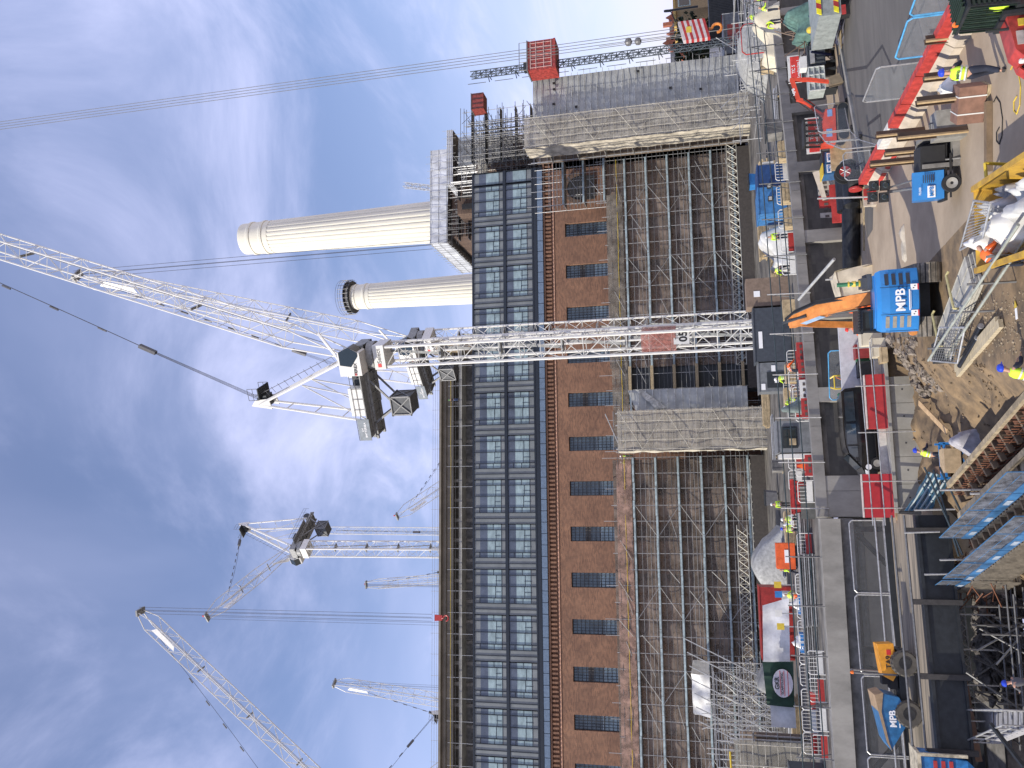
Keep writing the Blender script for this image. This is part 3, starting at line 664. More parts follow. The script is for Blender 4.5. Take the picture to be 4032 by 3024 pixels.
# ================================================================ cranes
TWR = mat('crane_white', (.68, .67, .63), .4, var=.04)
GRC = mat('crane_grey', (.26, .265, .26), .55, .1)
rope_m = mat('steel_rope', (.10, .10, .11), .6, .3)
def rope(mb, a, b, r=.03, sag=0):
    a, b = Vector(a), Vector(b); pts = [a+(b-a)*(i/8)+Vector((0, 0, -sag*4*(i/8)*(1-i/8))) for i in range(9)]
    mb.path(pts, r, 4)
def crane(label, piv, tip, zbase, mw=1.9, jw=1.9, full=True, hook=None, detail=False, apex=(4.3, 11.0), group='white luffing tower cranes', rr=1.0, rp=.035, pend=True, redband=False, back_off=.0):
    piv, tip = Vector(piv), Vector(tip); yaw = math.atan2(tip.y-piv.y, tip.x-piv.x)
    t = thing('tower_crane', label, 'tower crane', (piv.x, piv.y, zbase), yaw, group)
    L = math.hypot(tip.x-piv.x, tip.y-piv.y); hz_, zt_ = piv.z-zbase, tip.z-zbase
    s = mw/1.9; D = Vector((L, 0, zt_-hz_)); n = D.normalized(); nu = Vector((-n.z, 0, n.x))
    pv = Vector((0, 0, hz_)); tp = Vector((L, 0, zt_))
    m = MB()   # jib: tapered ends, square section
    a0, a1 = pv+n*7*s, tp-n*3*s
    lattice(m, a0, a1, jw, jw, jw*1.25, .085*rr, .035*rr, up=nu)
    for sx in (-1, 1):
        for su in (-1, 1):
            m.tube(pv+Vector((0, sx*jw/2, 0)), a0+Vector((0, sx*jw/2, 0))+nu*su*jw/2, .085*rr, 5)
            m.tube(tp+Vector((0, sx*jw*.3, 0)), a1+Vector((0, sx*jw/2, 0))+nu*su*jw/2, .08*rr, 5)
    m.build('jib', TWR, t, local=True)
    m = MB()
    for k in range(int(L//9)): c = pv+D*((k+.9)/(L/9+1)); m.cbox((c.x, 0, c.z), (.25, jw, .12))
    m.tube(pv+n*3-nu*.4, tp-n*6-nu*.4, .04, 4); m.box((tp.x-.7, -jw/2, tp.z-.5), (tp.x+.3, jw/2, tp.z-.2)); m.build('jib_walkway', GRC, t, local=True)
    m = MB(); c = tp-n*4; m.prism([tuple(c+nu*jw*.1+Vector((0, -jw*.52, 0))), tuple(c+nu*jw*.1-n*5+Vector((0, -jw*.52, 0))), tuple(c-nu*jw*.25-n*4.6+Vector((0, -jw*.52, 0))), tuple(c-nu*jw*.35-n*.6+Vector((0, -jw*.52, 0)))], (0, .03, 0))
    m.build('jib_sign', white, t, local=True)
    ax, az = -apex[0]*s, apex[1]*s; ap = Vector((ax, 0, hz_+az)); w = 1.25*s
    if full:
        m = MB()
        zt2 = hz_-3.4*s
        for sx in (-1, 1):
            for sy in (-1, 1): m.tube((sx*mw/2-back_off, sy*mw/2, 0), (sx*mw/2-back_off, sy*mw/2, zt2), .135*s*rr, 6)
        z, k = 0, 0; st = 1.95*s
        while z < zt2-.5:
            z2 = min(z+st, zt2)
            for (p, q) in (((-1, -1), (1, -1)), ((1, -1), (1, 1)), ((1, 1), (-1, 1)), ((-1, 1), (-1, -1))):
                if k % 3 == 0: m.tube((p[0]*mw/2-back_off, p[1]*mw/2, z), (q[0]*mw/2-back_off, q[1]*mw/2, z), .04*s, 4)
                p_, q_ = (p, q) if k % 2 else (q, p); m.tube((p_[0]*mw/2-back_off, p_[1]*mw/2, z), (q_[0]*mw/2-back_off, q_[1]*mw/2, z2), .04*s, 4); m.tube((q_[0]*mw/2-back_off, q_[1]*mw/2, z2), (p_[0]*mw/2-back_off, p_[1]*mw/2, z2), .03*s, 4)
            z = z2; k += 1
        m.build('mast', TWR, t, local=True)
        m = MB(); z = 2.0
        while z < zt2-2:
            m.box((-mw*.36-back_off, -mw*.05, z), (mw*.36-back_off, mw*.4, z+.18)); m.bar((-mw*.2-back_off, mw*.3, z), (mw*.1-back_off, mw*.35, z+5.6*s), .25, .05); z += 5.85*s
        m.build('mast_ladder', GRC, t, local=True)
        if redband:
            m = MB(); zb_ = 9.4
            for sx in (-1, 1): m.box((sx*(mw/2+.03)-.01-back_off, -mw/2, zb_), (sx*(mw/2+.03)+.01-back_off, mw/2, zb_+3.0)); m.box((-mw/2-back_off, sx*(mw/2+.03)-.01, zb_), (mw/2-back_off, sx*(mw/2+.03)+.01, zb_+3.0))
            m.build('red_mesh_guard', netmat('red_mesh', (.42, .17, .14), .42, scale=3), t, local=True)
        m = MB(); m.box((-mw*.62-back_off, -mw*.62, zt2), (mw*.62-back_off, mw*.62, zt2+1.1*s)); co = m.build('collar', TWR, t, local=True)
        m = MB(); m.lathe([(1.0*s, zt2+1.1*s), (1.35*s, zt2+1.2*s), (1.35*s, zt2+1.9*s), (1.1*s, zt2+2.0*s)], 20, (-back_off, 0, 0)); m.box((-1.3*s-back_off, -1.2*s, zt2+2*s), (1.3*s-back_off, 1.2*s, hz_-.35*s)); m.build('slew_ring', GRC, t, local=True)
    # machinery deck, its side beams, walkways and railings
    m = MB(); zd = hz_-.9*s
    m.box((-8.0*s, -1.15*s, zd-.28*s), (1.2*s, 1.15*s, zd)); m.box((-8.2*s, -1.0*s, zd-.5*s), (1.4*s, -.75*s, zd-.25*s)); m.box((-8.2*s, .75*s, zd-.5*s), (1.4*s, 1.0*s, zd-.25*s)); m.box((-5.2*s, 1.15*s, zd-.1), (0, 2.1*s, zd)); m.box((-7.8*s, -2.15*s, zd-.1), (-.2*s, -1.15*s, zd-.0))
    for k in range(8): m.box((-7.9*s+1.05*s*k, -1.1*s, zd-.45*s), (-7.8*s+1.05*s*k, 1.1*s, zd-.29*s))
    m.build('machinery_deck', GRC, t, local=True)
    m = MB()
    for yy in (-2.12*s, 2.08*s):
        for k in range(8): m.tube((-7.9*s+1.05*s*k, yy, zd), (-7.9*s+1.05*s*k, yy, zd+1.05*s), .03*s, 4)
        for q in (.55, 1.05): m.tube((-7.9*s, yy, zd+q*s), (-.4*s, yy, zd+q*s), .03*s, 4)
    m.build('deck_railing', galvd, t, local=True)
    m = MB(); m.box((-5.4*s, -2.05*s, zd+.02), (-2.6*s, -.2*s, zd+1.4*s)); m.build('engine_housing', white, t, local=True)
    m = MB(); m.lathe([(.5*s, -.8*s), (.62*s, -.8*s), (.4*s, -.7*s), (.4*s, .7*s), (.62*s, .8*s), (.5*s, .8*s)], 12, (-7.4*s, 0, zd+.75*s), 'y'); m.box((-2.9*s, -1.1*s, zd), (-1.6*s, .9*s, zd+1.2*s)); m.build('winch', dark, t, local=True)
    # A-frame
    m = MB()
    for sy in (-1, 1):
        m.tube((.4*s, sy*w, hz_-.3*s), (ax, sy*w*.55, hz_+az), .17*s*rr, 6)
        m.tube((-6.3*s if az > 0 else 0, sy*w, zd), (ax, sy*w*.55, hz_+az), .12*s*rr, 6)
        m.tube((-6.3*s, sy*w, zd), (ax*.55, sy*w*.8, hz_+az*.52), .07*s, 4); m.tube((-3.9*s, sy*w, zd), (ax*.55, sy*w*.8, hz_+az*.52), .08*s, 4)
    for f_ in (.25, .5, .75): m.tube((.4*s+(ax-.4*s)*f_, -w*(1-.45*f_), hz_+az*f_), (.4*s+(ax-.4*s)*f_, w*(1-.45*f_), hz_+az*f_), .07*s, 4); m.tube((-6.3*s+(ax+6.3*s)*f_, -w*(1-.45*f_), zd+(az+.9*s)*f_), (-6.3*s+(ax+6.3*s)*f_, w*(1-.45*f_), zd+(az+.9*s)*f_), .06*s, 4)
    m.build('a_frame', TWR, t, local=True)
    m = MB()
    for sy in (-1, 1):
        m.prism([(ax-.5*s, sy*w*.6-.06, hz_+az-1.4*s), (ax+.6*s, sy*w*.6-.06, hz_+az-1.2*s), (ax+.5*s, sy*w*.6-.06, hz_+az+.3*s), (ax-.1*s, sy*w*.6-.06, hz_+az+.8*s)], (0, .12, 0))
    m.build('apex_plate', TWR, t, local=True)
    m = MB(); m.box((ax-.3*s, -w*.5, hz_+az-.9*s), (ax+.9*s, w*.5, hz_+az-.1*s)); m.lathe([(.45*s, -.5*s), (.5*s, .5*s)], 12, (ax+.4*s, 0, hz_+az-.2*s), 'y'); m.box((ax+.6*s, -w*.9, hz_+az-.4*s), (ax+1.8*s, w*.9, hz_+az-.3*s)); m.build('apex_sheaves', dark, t, local=True)
    m = MB()
    for yy in (-w*.9, w*.9):
        for k in range(3): m.tube((ax+.6*s+.6*s*k, yy, hz_+az-.3*s), (ax+.6*s+.6*s*k, yy, hz_+az+.75*s), .03*s, 4)
        for q in (.2, .75): m.tube((ax+.6*s, yy, hz_+az+q*s), (ax+1.8*s, yy, hz_+az+q*s), .03*s, 4)
    for k in range(14):
        f_ = k/14; m.tube((.4*s+(ax-.4*s)*f_+.2, -w*(1-.45*f_)*.75, hz_+az*f_+.3), (.4*s+(ax-.4*s)*f_+.8*s, -w*(1-.45*f_)*.75, hz_+az*f_+.7*s), .025*s, 4)
    m.tube((1.1*s, -w*.75, hz_+.3*s), (ax+.8*s, -w*.42, hz_+az+.4*s), .03*s, 4)
    m.build('apex_railing', galvd, t, local=True)
    # counterweight basket
    m = MB(); cx0, cx1, cz0, cz1 = -5.8*s, -4.0*s, zd-4.3*s, zd-2.3*s
    m.box((cx0, -.95*s, cz0), (cx1, .95*s, cz1)); m.build('counterweight', mat('counterweight_grey', (.10, .105, .11), .7), t, local=True)
    m = MB()
    for yy in (-1.0*s, 1.0*s):
        for (p, q) in (((cx0, cz0), (cx1, cz1)), ((cx1, cz0), (cx0, cz1)), ((cx0, cz0), (cx1, cz0)), ((cx0, cz1), (cx1, cz1)), ((cx0, cz0), (cx0, cz1)), ((cx1, cz0), (cx1, cz1))): m.bar((p[0], yy, p[1]), (q[0], yy, q[1]), .14*s, .1*s)
    for xx in (cx0-.05*s, cx1+.05*s):
        for (p, q) in (((-1, cz0), (1, cz1)), ((1, cz0), (-1, cz1)), ((-1, cz1), (1, cz1))): m.bar((xx, p[0]*1.1*s, p[1]), (xx, q[0]*1.1*s, q[1]), .12*s, .1*s)
    for yy in (-.9, .9): m.bar((cx0+.5*s, yy*s, cz1), (-6.6*s, yy*s, zd-.3*s), .2*s); m.bar((cx1-.3*s, yy*s, cz1), (-2.2*s, yy*s, zd-.5*s), .16*s)
    m.build('counterweight_frame', galvd, t, local=True)
    # cab
    cy = -1.95*s; m = MB(); x0c = -.15*s; zc0 = zd; zd = zd-.55*s
    m.prism([(x0c-1.0*s, cy-.75*s, zd-.1*s), (x0c+1.2*s, cy-.75*s, zd-.1*s), (x0c+1.75*s, cy-.75*s, zd+.9*s), (x0c+1.3*s, cy-.75*s, zd+2.1*s), (x0c-1.0*s, cy-.75*s, zd+2.1*s)], (0, 1.5*s, 0))
    cab = m.build('cab', TWR, t, local=True)
    m = MB(); m.prism([(x0c-.1*s, cy-.78*s, zd+.85*s), (x0c+.9*s, cy-.78*s, zd+.05*s), (x0c+1.25*s, cy-.78*s, zd+.05*s), (x0c+1.78*s, cy-.78*s, zd+.9*s), (x0c+1.34*s, cy-.78*s, zd+1.95*s), (x0c+.1*s, cy-.78*s, zd+1.95*s)], (0, .02*s, 0))
    m.prism([(x0c+1.22*s, cy-.7*s, zd-.05*s), (x0c+1.79*s, cy-.7*s, zd+.9*s), (x0c+1.35*s, cy-.7*s, zd+2.0*s), (x0c+1.31*s, cy-.7*s, zd+2.0*s), (x0c+1.75*s, cy-.7*s, zd+.9*s), (x0c+1.19*s, cy-.7*s, zd-.05*s)], (0, 1.4*s, 0))
    m.build('cab_window', glass, cab, local=True)
    m = MB(); m.prism([(x0c+.2*s, cy-.3*s, zd+2.2*s), (x0c+1.2*s, cy-.3*s, zd+2.5*s), (x0c+3.0*s, cy+.9*s, hz_+2.9*s), (x0c+2.85*s, cy+.9*s, hz_+3.1*s)], (0, .12*s, 0)); m.build('jib_stop_arm', TWR, t, local=True)
    if detail:
        mm = Vector((1, 0, 0)); text('lettering', 'TEREX', .42*s, black_t, cab, (x0c-.35*s, cy-.79*s, zd+.45*s), (1, 0, -.05), (.05, 0, 1), .02, local=True)
        m = MB(); m.box((x0c-.95*s, cy-.79*s, zd+.4*s), (x0c-.75*s, cy-.77*s, zd+.6*s)); m.build('red_emblem', red_t, cab, local=True)
        text('lettering', 'Select', .6, mat('grey_lettering', (.12, .12, .12), .5), co, (.15-back_off, -mw*.62-.02, zt2+.55*s), (1, 0, 0), (0, 0, 1), .01, local=True)
        m = MB(); m.box((-.95-back_off, -mw*.62-.03, zt2+.4), (-.6-back_off, -mw*.62-.001, zt2+.75)); m.build('red_emblem', red_t, co, local=True)
        m = MB(); m.prism([(-7.9, -2.2, zd+.3), (-5.7, -2.2, zd+.3), (-5.7, -2.2, zd+1.5), (-7.9, -2.2, zd+1.5)], (0, .05, 0)); sg = m.build('name_board', mat('board_grey', (.17, .2, .23), .5), t, local=True)
        text('lettering', 'LH\nBATTERSEA', .3, white_t, sg, (-6.8, -2.22, zd+.9), (1, 0, 0), (0, 0, 1), .01, local=True)
    zd = zc0
    # ropes: pendants from apex to the jib head, luffing reeves, hoist falls
    m = MB()
    if pend:
        pA = Vector((ax+.3*s, 0, hz_+az)); pT = tp-n*5*s+nu*jw*.5; mid = pA+(pT-pA)*.22
        for dy in (-.28, -.1, .1, .28): m.tube(pA+Vector((0, dy*s, 0)), mid+Vector((0, dy*s*.6, 0)), rp*.7, 4)
        m.bar(mid-(pT-pA).normalized()*.6, mid+(pT-pA).normalized()*1.3, .45*s, .35*s)
        rope(m, mid, pT, rp*1.3, .4)
        for k in range(1, 8): c = mid+(pT-mid)*(k/8); m.bar(c-(pT-pA).normalized()*.5, c+(pT-pA).normalized()*.5, .14, .14)
    m.build('pendant_rope', rope_m, t, local=True)
    if hook is not None:
        m = MB(); nr = 4
        for k in range(nr): m.tube((tp.x-.45+.3*k, (-.2, .2)[k % 2], tp.z), (tp.x-.45+.3*k, (-.2, .2)[k % 2], hook-zbase), rp, 4)
        m.build('hoist_rope', rope_m, t, local=True)
    m = MB(); m.ball(tp+nu*.6*s, .18*s); m.build('warning_light', mat('lamp_red', (.7, .05, .05), .4), t, local=True)
    return t
P5 = Vector((13.9, 73, 42.5))
c5 = crane('foremost white tower crane with a red mesh guard on its mast', P5, (36.2, 62, 109.5), 2.6, detail=True, redband=True, back_off=-.1, pend=True)
B2 = V(1610, 1345, 98)
crane('second tower crane peeping out right behind the foremost crane', B2, V(292, 1082, 88), 2.6, hook=40, rp=.03, detail=True, rr=.95, apex=(4.6, 9.0))
B3 = V(1150, 2160, 172)
crane('distant tower crane left of the chimneys seen from below with its jib to the left', B3, V(808, 2432, 158), 30, mw=2.4, jw=2.2, hook=58, rp=.03, rr=1.1, apex=(5.4, 12.2), redband=False)
B4 = V(1560, 3360, 128)
crane('tower crane with a long jib entering from the lower left corner', B4, V(545, 2403, 119), 20, rp=.03, jw=2.0, rr=1.05, hook=50.5)
crane('far crane jib leaning left just above the roof beside the clouds', V(1960, 1770, 215), V(1558, 2036, 200), 20, mw=2.2, jw=2.2, rp=.03)
crane('far crane jib standing almost upright left of the distant mast', V(1960, 2262, 215), V(1436, 2303, 205), 20, mw=2.2, jw=2.0, hook=50, rp=.03)
crane('far crane jib leaning right with falls of rope near the left edge', V(1990, 2800, 190), V(1310, 2688, 185), 20, mw=2.2, jw=2.2, hook=45, rp=.03)
crane('far crane jib rising alongside the distant mast', V(1960, 2094, 182), V(1262, 2088, 190), 20, mw=2.0, jw=1.7, rp=.04, rr=.8)
crane('far crane whose apex only just clears the roof at the left edge', V(1905, 2905, 175), V(1180, 3420, 160), 20, mw=2.0, jw=1.9, rp=.03)
# hooks
def hookblock(label, p, s=1.0, grp=None, ropes=None, striped=True):
    t = thing('hook_block', label, 'crane hook', p)
    x, y, z = p
    m = MB()
    if striped:
        for k in range(10): m.cur = k % 2; m.prism([(x-1.0*s, y-.3*s, z+(.3+.25*k)*s), (x+1.0*s, y-.3*s, z+(.75+.25*k)*s), (x+1.0*s, y-.3*s, z+(1.0+.25*k)*s), (x-1.0*s, y-.3*s, z+(.55+.25*k)*s)], (0, .6*s, 0))
        m.build('striped_block', [mat('block_red', (.4, .03, .03), .5), mat('block_white', (.55, .5, .5), .5)], t)
        m = MB(); m.box((x-.25*s, y-.33*s, z+2.0*s), (x+.35*s, y-.31*s, z+2.5*s)); m.build('yellow_plate', yellow, t)
    else:
        MB().prism([(x-.4*s, y, z+.3*s), (x+.4*s, y, z+.3*s), (x+.5*s, y, z+1.6*s), (x-.5*s, y, z+1.6*s)], (0, .4*s, 0)).build('block', red, t)
    m = MB()
    pts = [(x+.45*s*math.cos(a), y, z-.35*s+.45*s*math.sin(a)) for a in [math.pi*.5-i*math.pi*1.5/9 for i in range(10)]]
    m.path([(x, y, z+.4*s)]+pts, .13*s, 6); m.build('hook', orange if striped else red, t)
    if ropes:
        m = MB()
        for k in range(4): m.tube((x-.45*s+.32*k*s, y, z+2.6*s), (x-.45*s+.32*k*s, y, ropes), .028, 4)
        m.build('hoist_rope', rope_m, t)
    return t
hookblock('red and white striped hook block with four long falls of rope on the right', (36.4, 62, 7.9), .82, ropes=109.0)
tp4 = V(545, 2403, 119)
hookblock('small red hook hanging in front of the concrete roof fascia', (tp4.x, tp4.y, 48.6), .9, striped=False)
# TC 05 panel on the mast
t = thing('crane_number_sign', 'white square number sign fixed to the foremost crane mast', 'sign', (13.95, 71.95, 12.0-4.2))
zs_ = V(2685, 1320, 72).z
MB().box((13.3, 71.93, zs_-.62), (14.6, 71.98, zs_+.72)).build('panel', white, t)
text('lettering', 'TC', .42, black_t, t, (14.0, 71.92, zs_+.42), (1, 0, 0), (0, 0, 1), .01)
text('lettering', '05', .95, black_t, t, (13.97, 71.92, zs_-.12), (1, 0, 0), (0, 0, 1), .03)
# ================================================================ far right background
def blob_tree(label, x, y, z0, r, h, col, n=900, seed=1, leaf=.5, group=None):
    rn = random.Random(seed); t = thing('tree', label, 'tree', (x, y, z0), group=group)
    m = MB(); m.tube((x, y, z0), (x, y, z0+h*.5), .35, 6, .15)
    for k in range(7): a = rn.uniform(0, 6.28); m.tube((x, y, z0+h*(.25+.05*k)), (x+r*.7*math.cos(a), y+r*.7*math.sin(a), z0+h*(.5+.06*k)), .14, 4, .04)
    m.build('trunk', mat('bark', (.09, .07, .05), .9), t)
    m = MB()
    cl = [(rn.uniform(-.7, .7)*r, rn.uniform(-.7, .7)*r, h*rn.uniform(.35, .88), rn.uniform(.25, .5)*r) for _ in range(16)]
    for i in range(n):
        c = rn.choice(cl); v = Vector((rn.gauss(0, 1), rn.gauss(0, 1), rn.gauss(0, 1))).normalized()*c[3]*rn.uniform(.5, 1.05)
        p = Vector((x+c[0], y+c[1], z0+c[2]))+v; a = Vector((rn.gauss(0, 1), rn.gauss(0, 1), rn.gauss(0, 1))).normalized()*leaf; b_ = a.cross(Vector((rn.gauss(0, 1), rn.gauss(0, 1), 1))).normalized()*leaf*.8
        m.cur = rn.choice((0, 0, 1)); m.quad(p-a, p-b_, p+a, p+b_)
    m.build('crown', [mat('leaf_'+col, {'o': (.16, .15, .06), 'g': (.07, .12, .03), 'd': (.03, .05, .02), 'b': (.20, .13, .07)}[col], .8, var=.3), mat('leaf2_'+col, {'o': (.10, .09, .04), 'g': (.04, .08, .02), 'd': (.02, .03, .012), 'b': (.12, .08, .045)}[col], .8, var=.3)], t)
    return t
def at(sx, sy, y): return V(sx, sy, y)
for i, (sx, sy, y, r, h, c, l) in enumerate(((2735, 195, 165, 6.5, 11.5, 'd', 'dark evergreen tree behind the hoist mast'), (2760, 160, 190, 6, 9.5, 'o', 'olive brown tree between the hoist mast and the red brick house'), (2755, 60, 210, 8, 10.5, 'b', 'bare brownish tree left of the yellow roofed block'), (2768, 5, 200, 7, 10, 'g', 'greener tree at the right edge under the yellow roofed block'), (2765, 100, 230, 8, 9, 'b', 'brown tree directly behind the striped hook block'))):
    p = at(sx, sy, y); blob_tree(l, p.x, p.y, 1.5, r, h, c, seed=i+3, n=1100, leaf=.55)
RB = brick('red_house_brick', (.42, .13, .07), (.28, .08, .045), (.3, .2, .16))
def house(label, sx, sy, y, w, h, gables=2):
    p = at(sx, sy, y); x = p.x; t = thing('brick_house', label, 'house', (x, y, 1.5))
    MB().box((x-w/2, y, 1.5), (x+w/2, y+10, h)).build('wall', RB, t)
    m = MB()
    for k in range(gables): xx = x-w/2+w*(k+.5)/gables; q = w/gables*.5; m.prism([(xx-q, y-.15, h), (xx+q, y-.15, h), (xx+q*.7, y-.15, h+q*.5), (xx+q*.35, y-.15, h+q*.6), (xx, y-.15, h+q*1.25), (xx-q*.35, y-.15, h+q*.6), (xx-q*.7, y-.15, h+q*.5)], (0, .5, 0))
    m.build('gable', RB, t)
    MB().prism([(x-w/2, y+.4, h), (x-w/2, y+10, h), (x-w/2, y+5, h+2.6)], (w, 0, 0)).build('roof', mat('slate', (.09, .09, .10), .7), t)
    m = MB(); m.box((x+w*.28, y+3, h+.5), (x+w*.28+1.2, y+4.2, h+4.6)); m.build('chimney_stack', RB, t)
    for r_ in range(3):
        for k in range(gables*2):
            xx = x-w/2+w*(k+.5)/(gables*2); zz_ = h-2.8-3.2*r_
            f = MB().box((xx-.75, y-.06, zz_), (xx+.75, y+.02, zz_+2)).build('window', white, t); MB().box((xx-.6, y-.09, zz_+.15), (xx+.6, y-.065, zz_+1.85)).build('pane', glass, f)
house('red brick mansion block with stepped gables behind the tower crane ropes', 2740, 118, 255, 17, 14.2, 3)
house('smaller red brick house front between the trees on the right', 2748, 152, 250, 9, 13.2, 1)
house('red brick mansion with a turret roof near the right edge', 2745, 78, 300, 12, 13.6, 2)
p = at(2690, 10, 190); t = thing('apartment_block', 'modern block with a yellow edged top floor at the right edge', 'building', (p.x+4, 190, 1.5))
MB().box((p.x-2, 190, 1.5), (p.x+14, 205, 13.2)).build('wall', mat('tan_render', (.42, .30, .16), .8), t)
m = MB(); m.box((p.x-3, 189.5, 13.2), (p.x+15, 206, 13.8)); m.build('roof', mat('ochre', (.55, .38, .12), .7), t)
for k in range(4): f = MB().box((p.x-1+3.2*k, 189.9, 9.6), (p.x+1.4+3.2*k, 189.98, 12.6)).build('window', mat('pale_green_frame', (.5, .6, .55), .6), t); MB().box((p.x-.8+3.2*k, 189.86, 9.9), (p.x+1.2+3.2*k, 189.89, 12.3)).build('pane', glass, f)
m = MB(); b0 = at(2715, 30, 175); m.tube((b0.x, 175, 8), (b0.x, 175, 15.5), .25, 6); m.tube((b0.x, 175, 15.2), at(2640, 42, 175), .3, 6); m.tube(at(2640, 42, 175), (b0.x-3, 175, 13), .12, 4)
m.thing('mobile_crane_boom', dark, 'small dark crane boom pointing left above the far trees', 'crane')
# ================================================================ ground and the pit
sand = mat('yard_ground', (.42, .335, .24), .9, var=.16, scale=.35, bump=.3, col2=(.30, .235, .165))
mud = mat('mud', (.29, .20, .11), .95, scale=1.1, bump=.8, col2=(.115, .085, .055))
tarm = mat('tarmac', (.135, .125, .112), .9, scale=.35, bump=.2, col2=(.085, .08, .073), stretch=(.5, 2.2, 1))
edgeP = [(8.4, 47.6), (6.6, 42.5), (5.4, 36.4), (4.4, 31.5), (3.0, 26.0), (1.0, 18.0)]
def edge_x(y):
    for (xa, ya), (xb, yb) in zip(edgeP, edgeP[1:]):
        if yb <= y <= ya: return xb+(xa-xb)*(y-yb)/(ya-yb)
    return edgeP[0][0] if y > edgeP[0][1] else edgeP[-1][0]
def hgt(x, y):
    if y > 47.6 and x > -1.4: return 0.0
    n = noise.noise(Vector((x*.5, y*.5, 0)))*.6+noise.noise(Vector((x*1.7, y*1.7, 3)))*.28+noise.noise(Vector((x*4.5, y*4.5, 5)))*.10
    d = edge_x(y)+.5*noise.noise(Vector((y*.8, 1, 0)))-x
    if d <= 0: return .015*n
    deep = 1.15+.16*max(0, 46-y)+(.9*max(0, -.5-x)) if y > 38 else 2.4+.9*max(0, -.5-x)
    n2 = abs(noise.noise(Vector((x*2.6, y*1.1, 9))))*.5
    return max(-5.6, -min(deep, .6*d+.15*math.sqrt(d)))+(n-n2*.5)*min(1, d*.6)*.8
def grid(x0, x1, y0, y1, st, f):
    nx, ny = round((x1-x0)/st), round((y1-y0)/st); m = MB()
    vs = [(x0+st*i, y0+st*j, f(x0+st*i, y0+st*j)) for j in range(ny+1) for i in range(nx+1)]
    m.add(vs, [(j*(nx+1)+i, j*(nx+1)+i+1, (j+1)*(nx+1)+i+1, (j+1)*(nx+1)+i) for j in range(ny) for i in range(nx)]); return m
struct(grid(-24, 10, 12, 48, .25, hgt), 'pit_ground', mud, True)
m = MB()
for (a, b, c, d) in (((10, 12), (3000, 12), (3000, 3000), (10, 3000)), ((-1.4, 48), (10, 48), (10, 3000), (-1.4, 3000)), ((-3000, 76), (-1.4, 76), (-1.4, 3000), (-3000, 3000)), ((-3000, -60), (-24, -60), (-24, 76), (-3000, 76)), ((-24, -60), (3000, -60), (3000, 12), (-24, 12))):
    m.quad((*a, 0), (*b, 0), (*c, 0), (*d, 0))
struct(m, 'ground', sand)
m = MB(); m.quad((-24, 48, -5.6), (-1.4, 48, -5.6), (-1.4, 76, -5.6), (-24, 76, -5.6)); struct(m, 'basement_floor', concd)
# dark wet road with its edge along the barriers
m = MB(); rp_ = [(17.6, 18), (17.2, 30), (17.3, 37), (17.6, 44.6), (17.0, 47.5), (15, 48.6), (15, 50.2), (24, 53.8), (34, 57.5), (60, 68), (60, 18)]
m.add([(x, y, .005) for x, y in rp_], [tuple(range(len(rp_)))]); struct(m, 'road', tarm)
for i, pts in enumerate(([(27, 53), (24, 47), (23.0, 43), (20.5, 41), (20.5, 35)], [(21, 48), (20, 44.6), (19.2, 44.6)], [(30, 50), (27, 42), (26, 30)], [(33, 46), (29, 35), (28, 24)])):
    m = MB()
    for (a, b) in zip(pts, pts[1:]):
        a, b = Vector((*a, .009)), Vector((*b, .009)); n = Vector((-(b-a).y, (b-a).x, 0)).normalized()*.09; m.quad(a-n, b-n, b+n, a+n)
    m.thing('tyre_track', mat('wet_mark', (.04, .037, .034), .6), ('dark wet curved track on the road beside the small red digger', 'short dark mark on the road behind the blue mesh fence', 'long dark streak across the middle of the road', 'dark streak near the right edge of the road')[i], 'track')
# shoulder strip of pale concrete kerb by the wall
m = MB(); m.box((18.5, 52.6, 0), (34, 53.0, .14), R_(22)); tag(m.thing('kerb', conc, 'low pale concrete kerb at the far side of the road', 'kerb'))
# ================================================================ retaining wall and deck
ZT = 3.2
WP = [(-1.2, 54.7), (8.0, 56.0), (22.0, 58.9), (30, 61.8), (44, 68.0), (60, 75)]
deckp = [(-60, 53.0), (-24, 53.6), (-14.1, 53.6)]+WP
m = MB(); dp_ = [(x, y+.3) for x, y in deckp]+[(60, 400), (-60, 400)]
m.prism([(x, y, 2.2) for x, y in dp_], (0, 0, .4)); struct(m, 'deck', mat('deck_shade_tone', (.15, .138, .122), .9, scale=.4, var=.3))  # deck colour darkened to carry the shade lying across it
wl_ = thing('retaining_wall', 'long grey concrete retaining wall with dark recessed blockwork panels', 'wall', (15, 57, 0))
block = brick('blockwork', (.10, .098, .09), (.065, .064, .06), (.085, .083, .078), sc=.55)
wc = mat('wall_concrete', (.30, .285, .255), .85, var=.15, scale=.6, bump=.2, stretch=(1, 1, .5))
segs = []
def wpt(s):
    for (a, b) in zip(WP, WP[1:]):
        a, b = Vector((*a, 0)), Vector((*b, 0)); L = (b-a).length
        if s <= L: return a+(b-a)*s/L, (b-a).normalized()
        s -= L
    return b, (b-a).normalized()
s = 0; tot = sum((Vector(b)-Vector(a)).length for a, b in zip(WP, WP[1:])); bayL = 5.75; k = 0
def wbox(mb, s0, s1, d0, d1, z0, z1):
    a, ta = wpt(s0); b, tb = wpt(s1); n = Vector((-(b-a).y, (b-a).x, 0)).normalized()
    mb.prism([tuple(a+n*d0+Vector((0, 0, z0))), tuple(b+n*d0+Vector((0, 0, z0))), tuple(b+n*d1+Vector((0, 0, z0))), tuple(a+n*d1+Vector((0, 0, z0)))], (0, 0, z1-z0))
cap = MB(); ss = 0
while ss < tot-.1:
    wbox(cap, ss, min(ss+bayL, tot)-.02, -.05, .55, 2.55, ZT); ss += bayL
cap.build('cap_beam', wc, wl_)
ss = 1.6
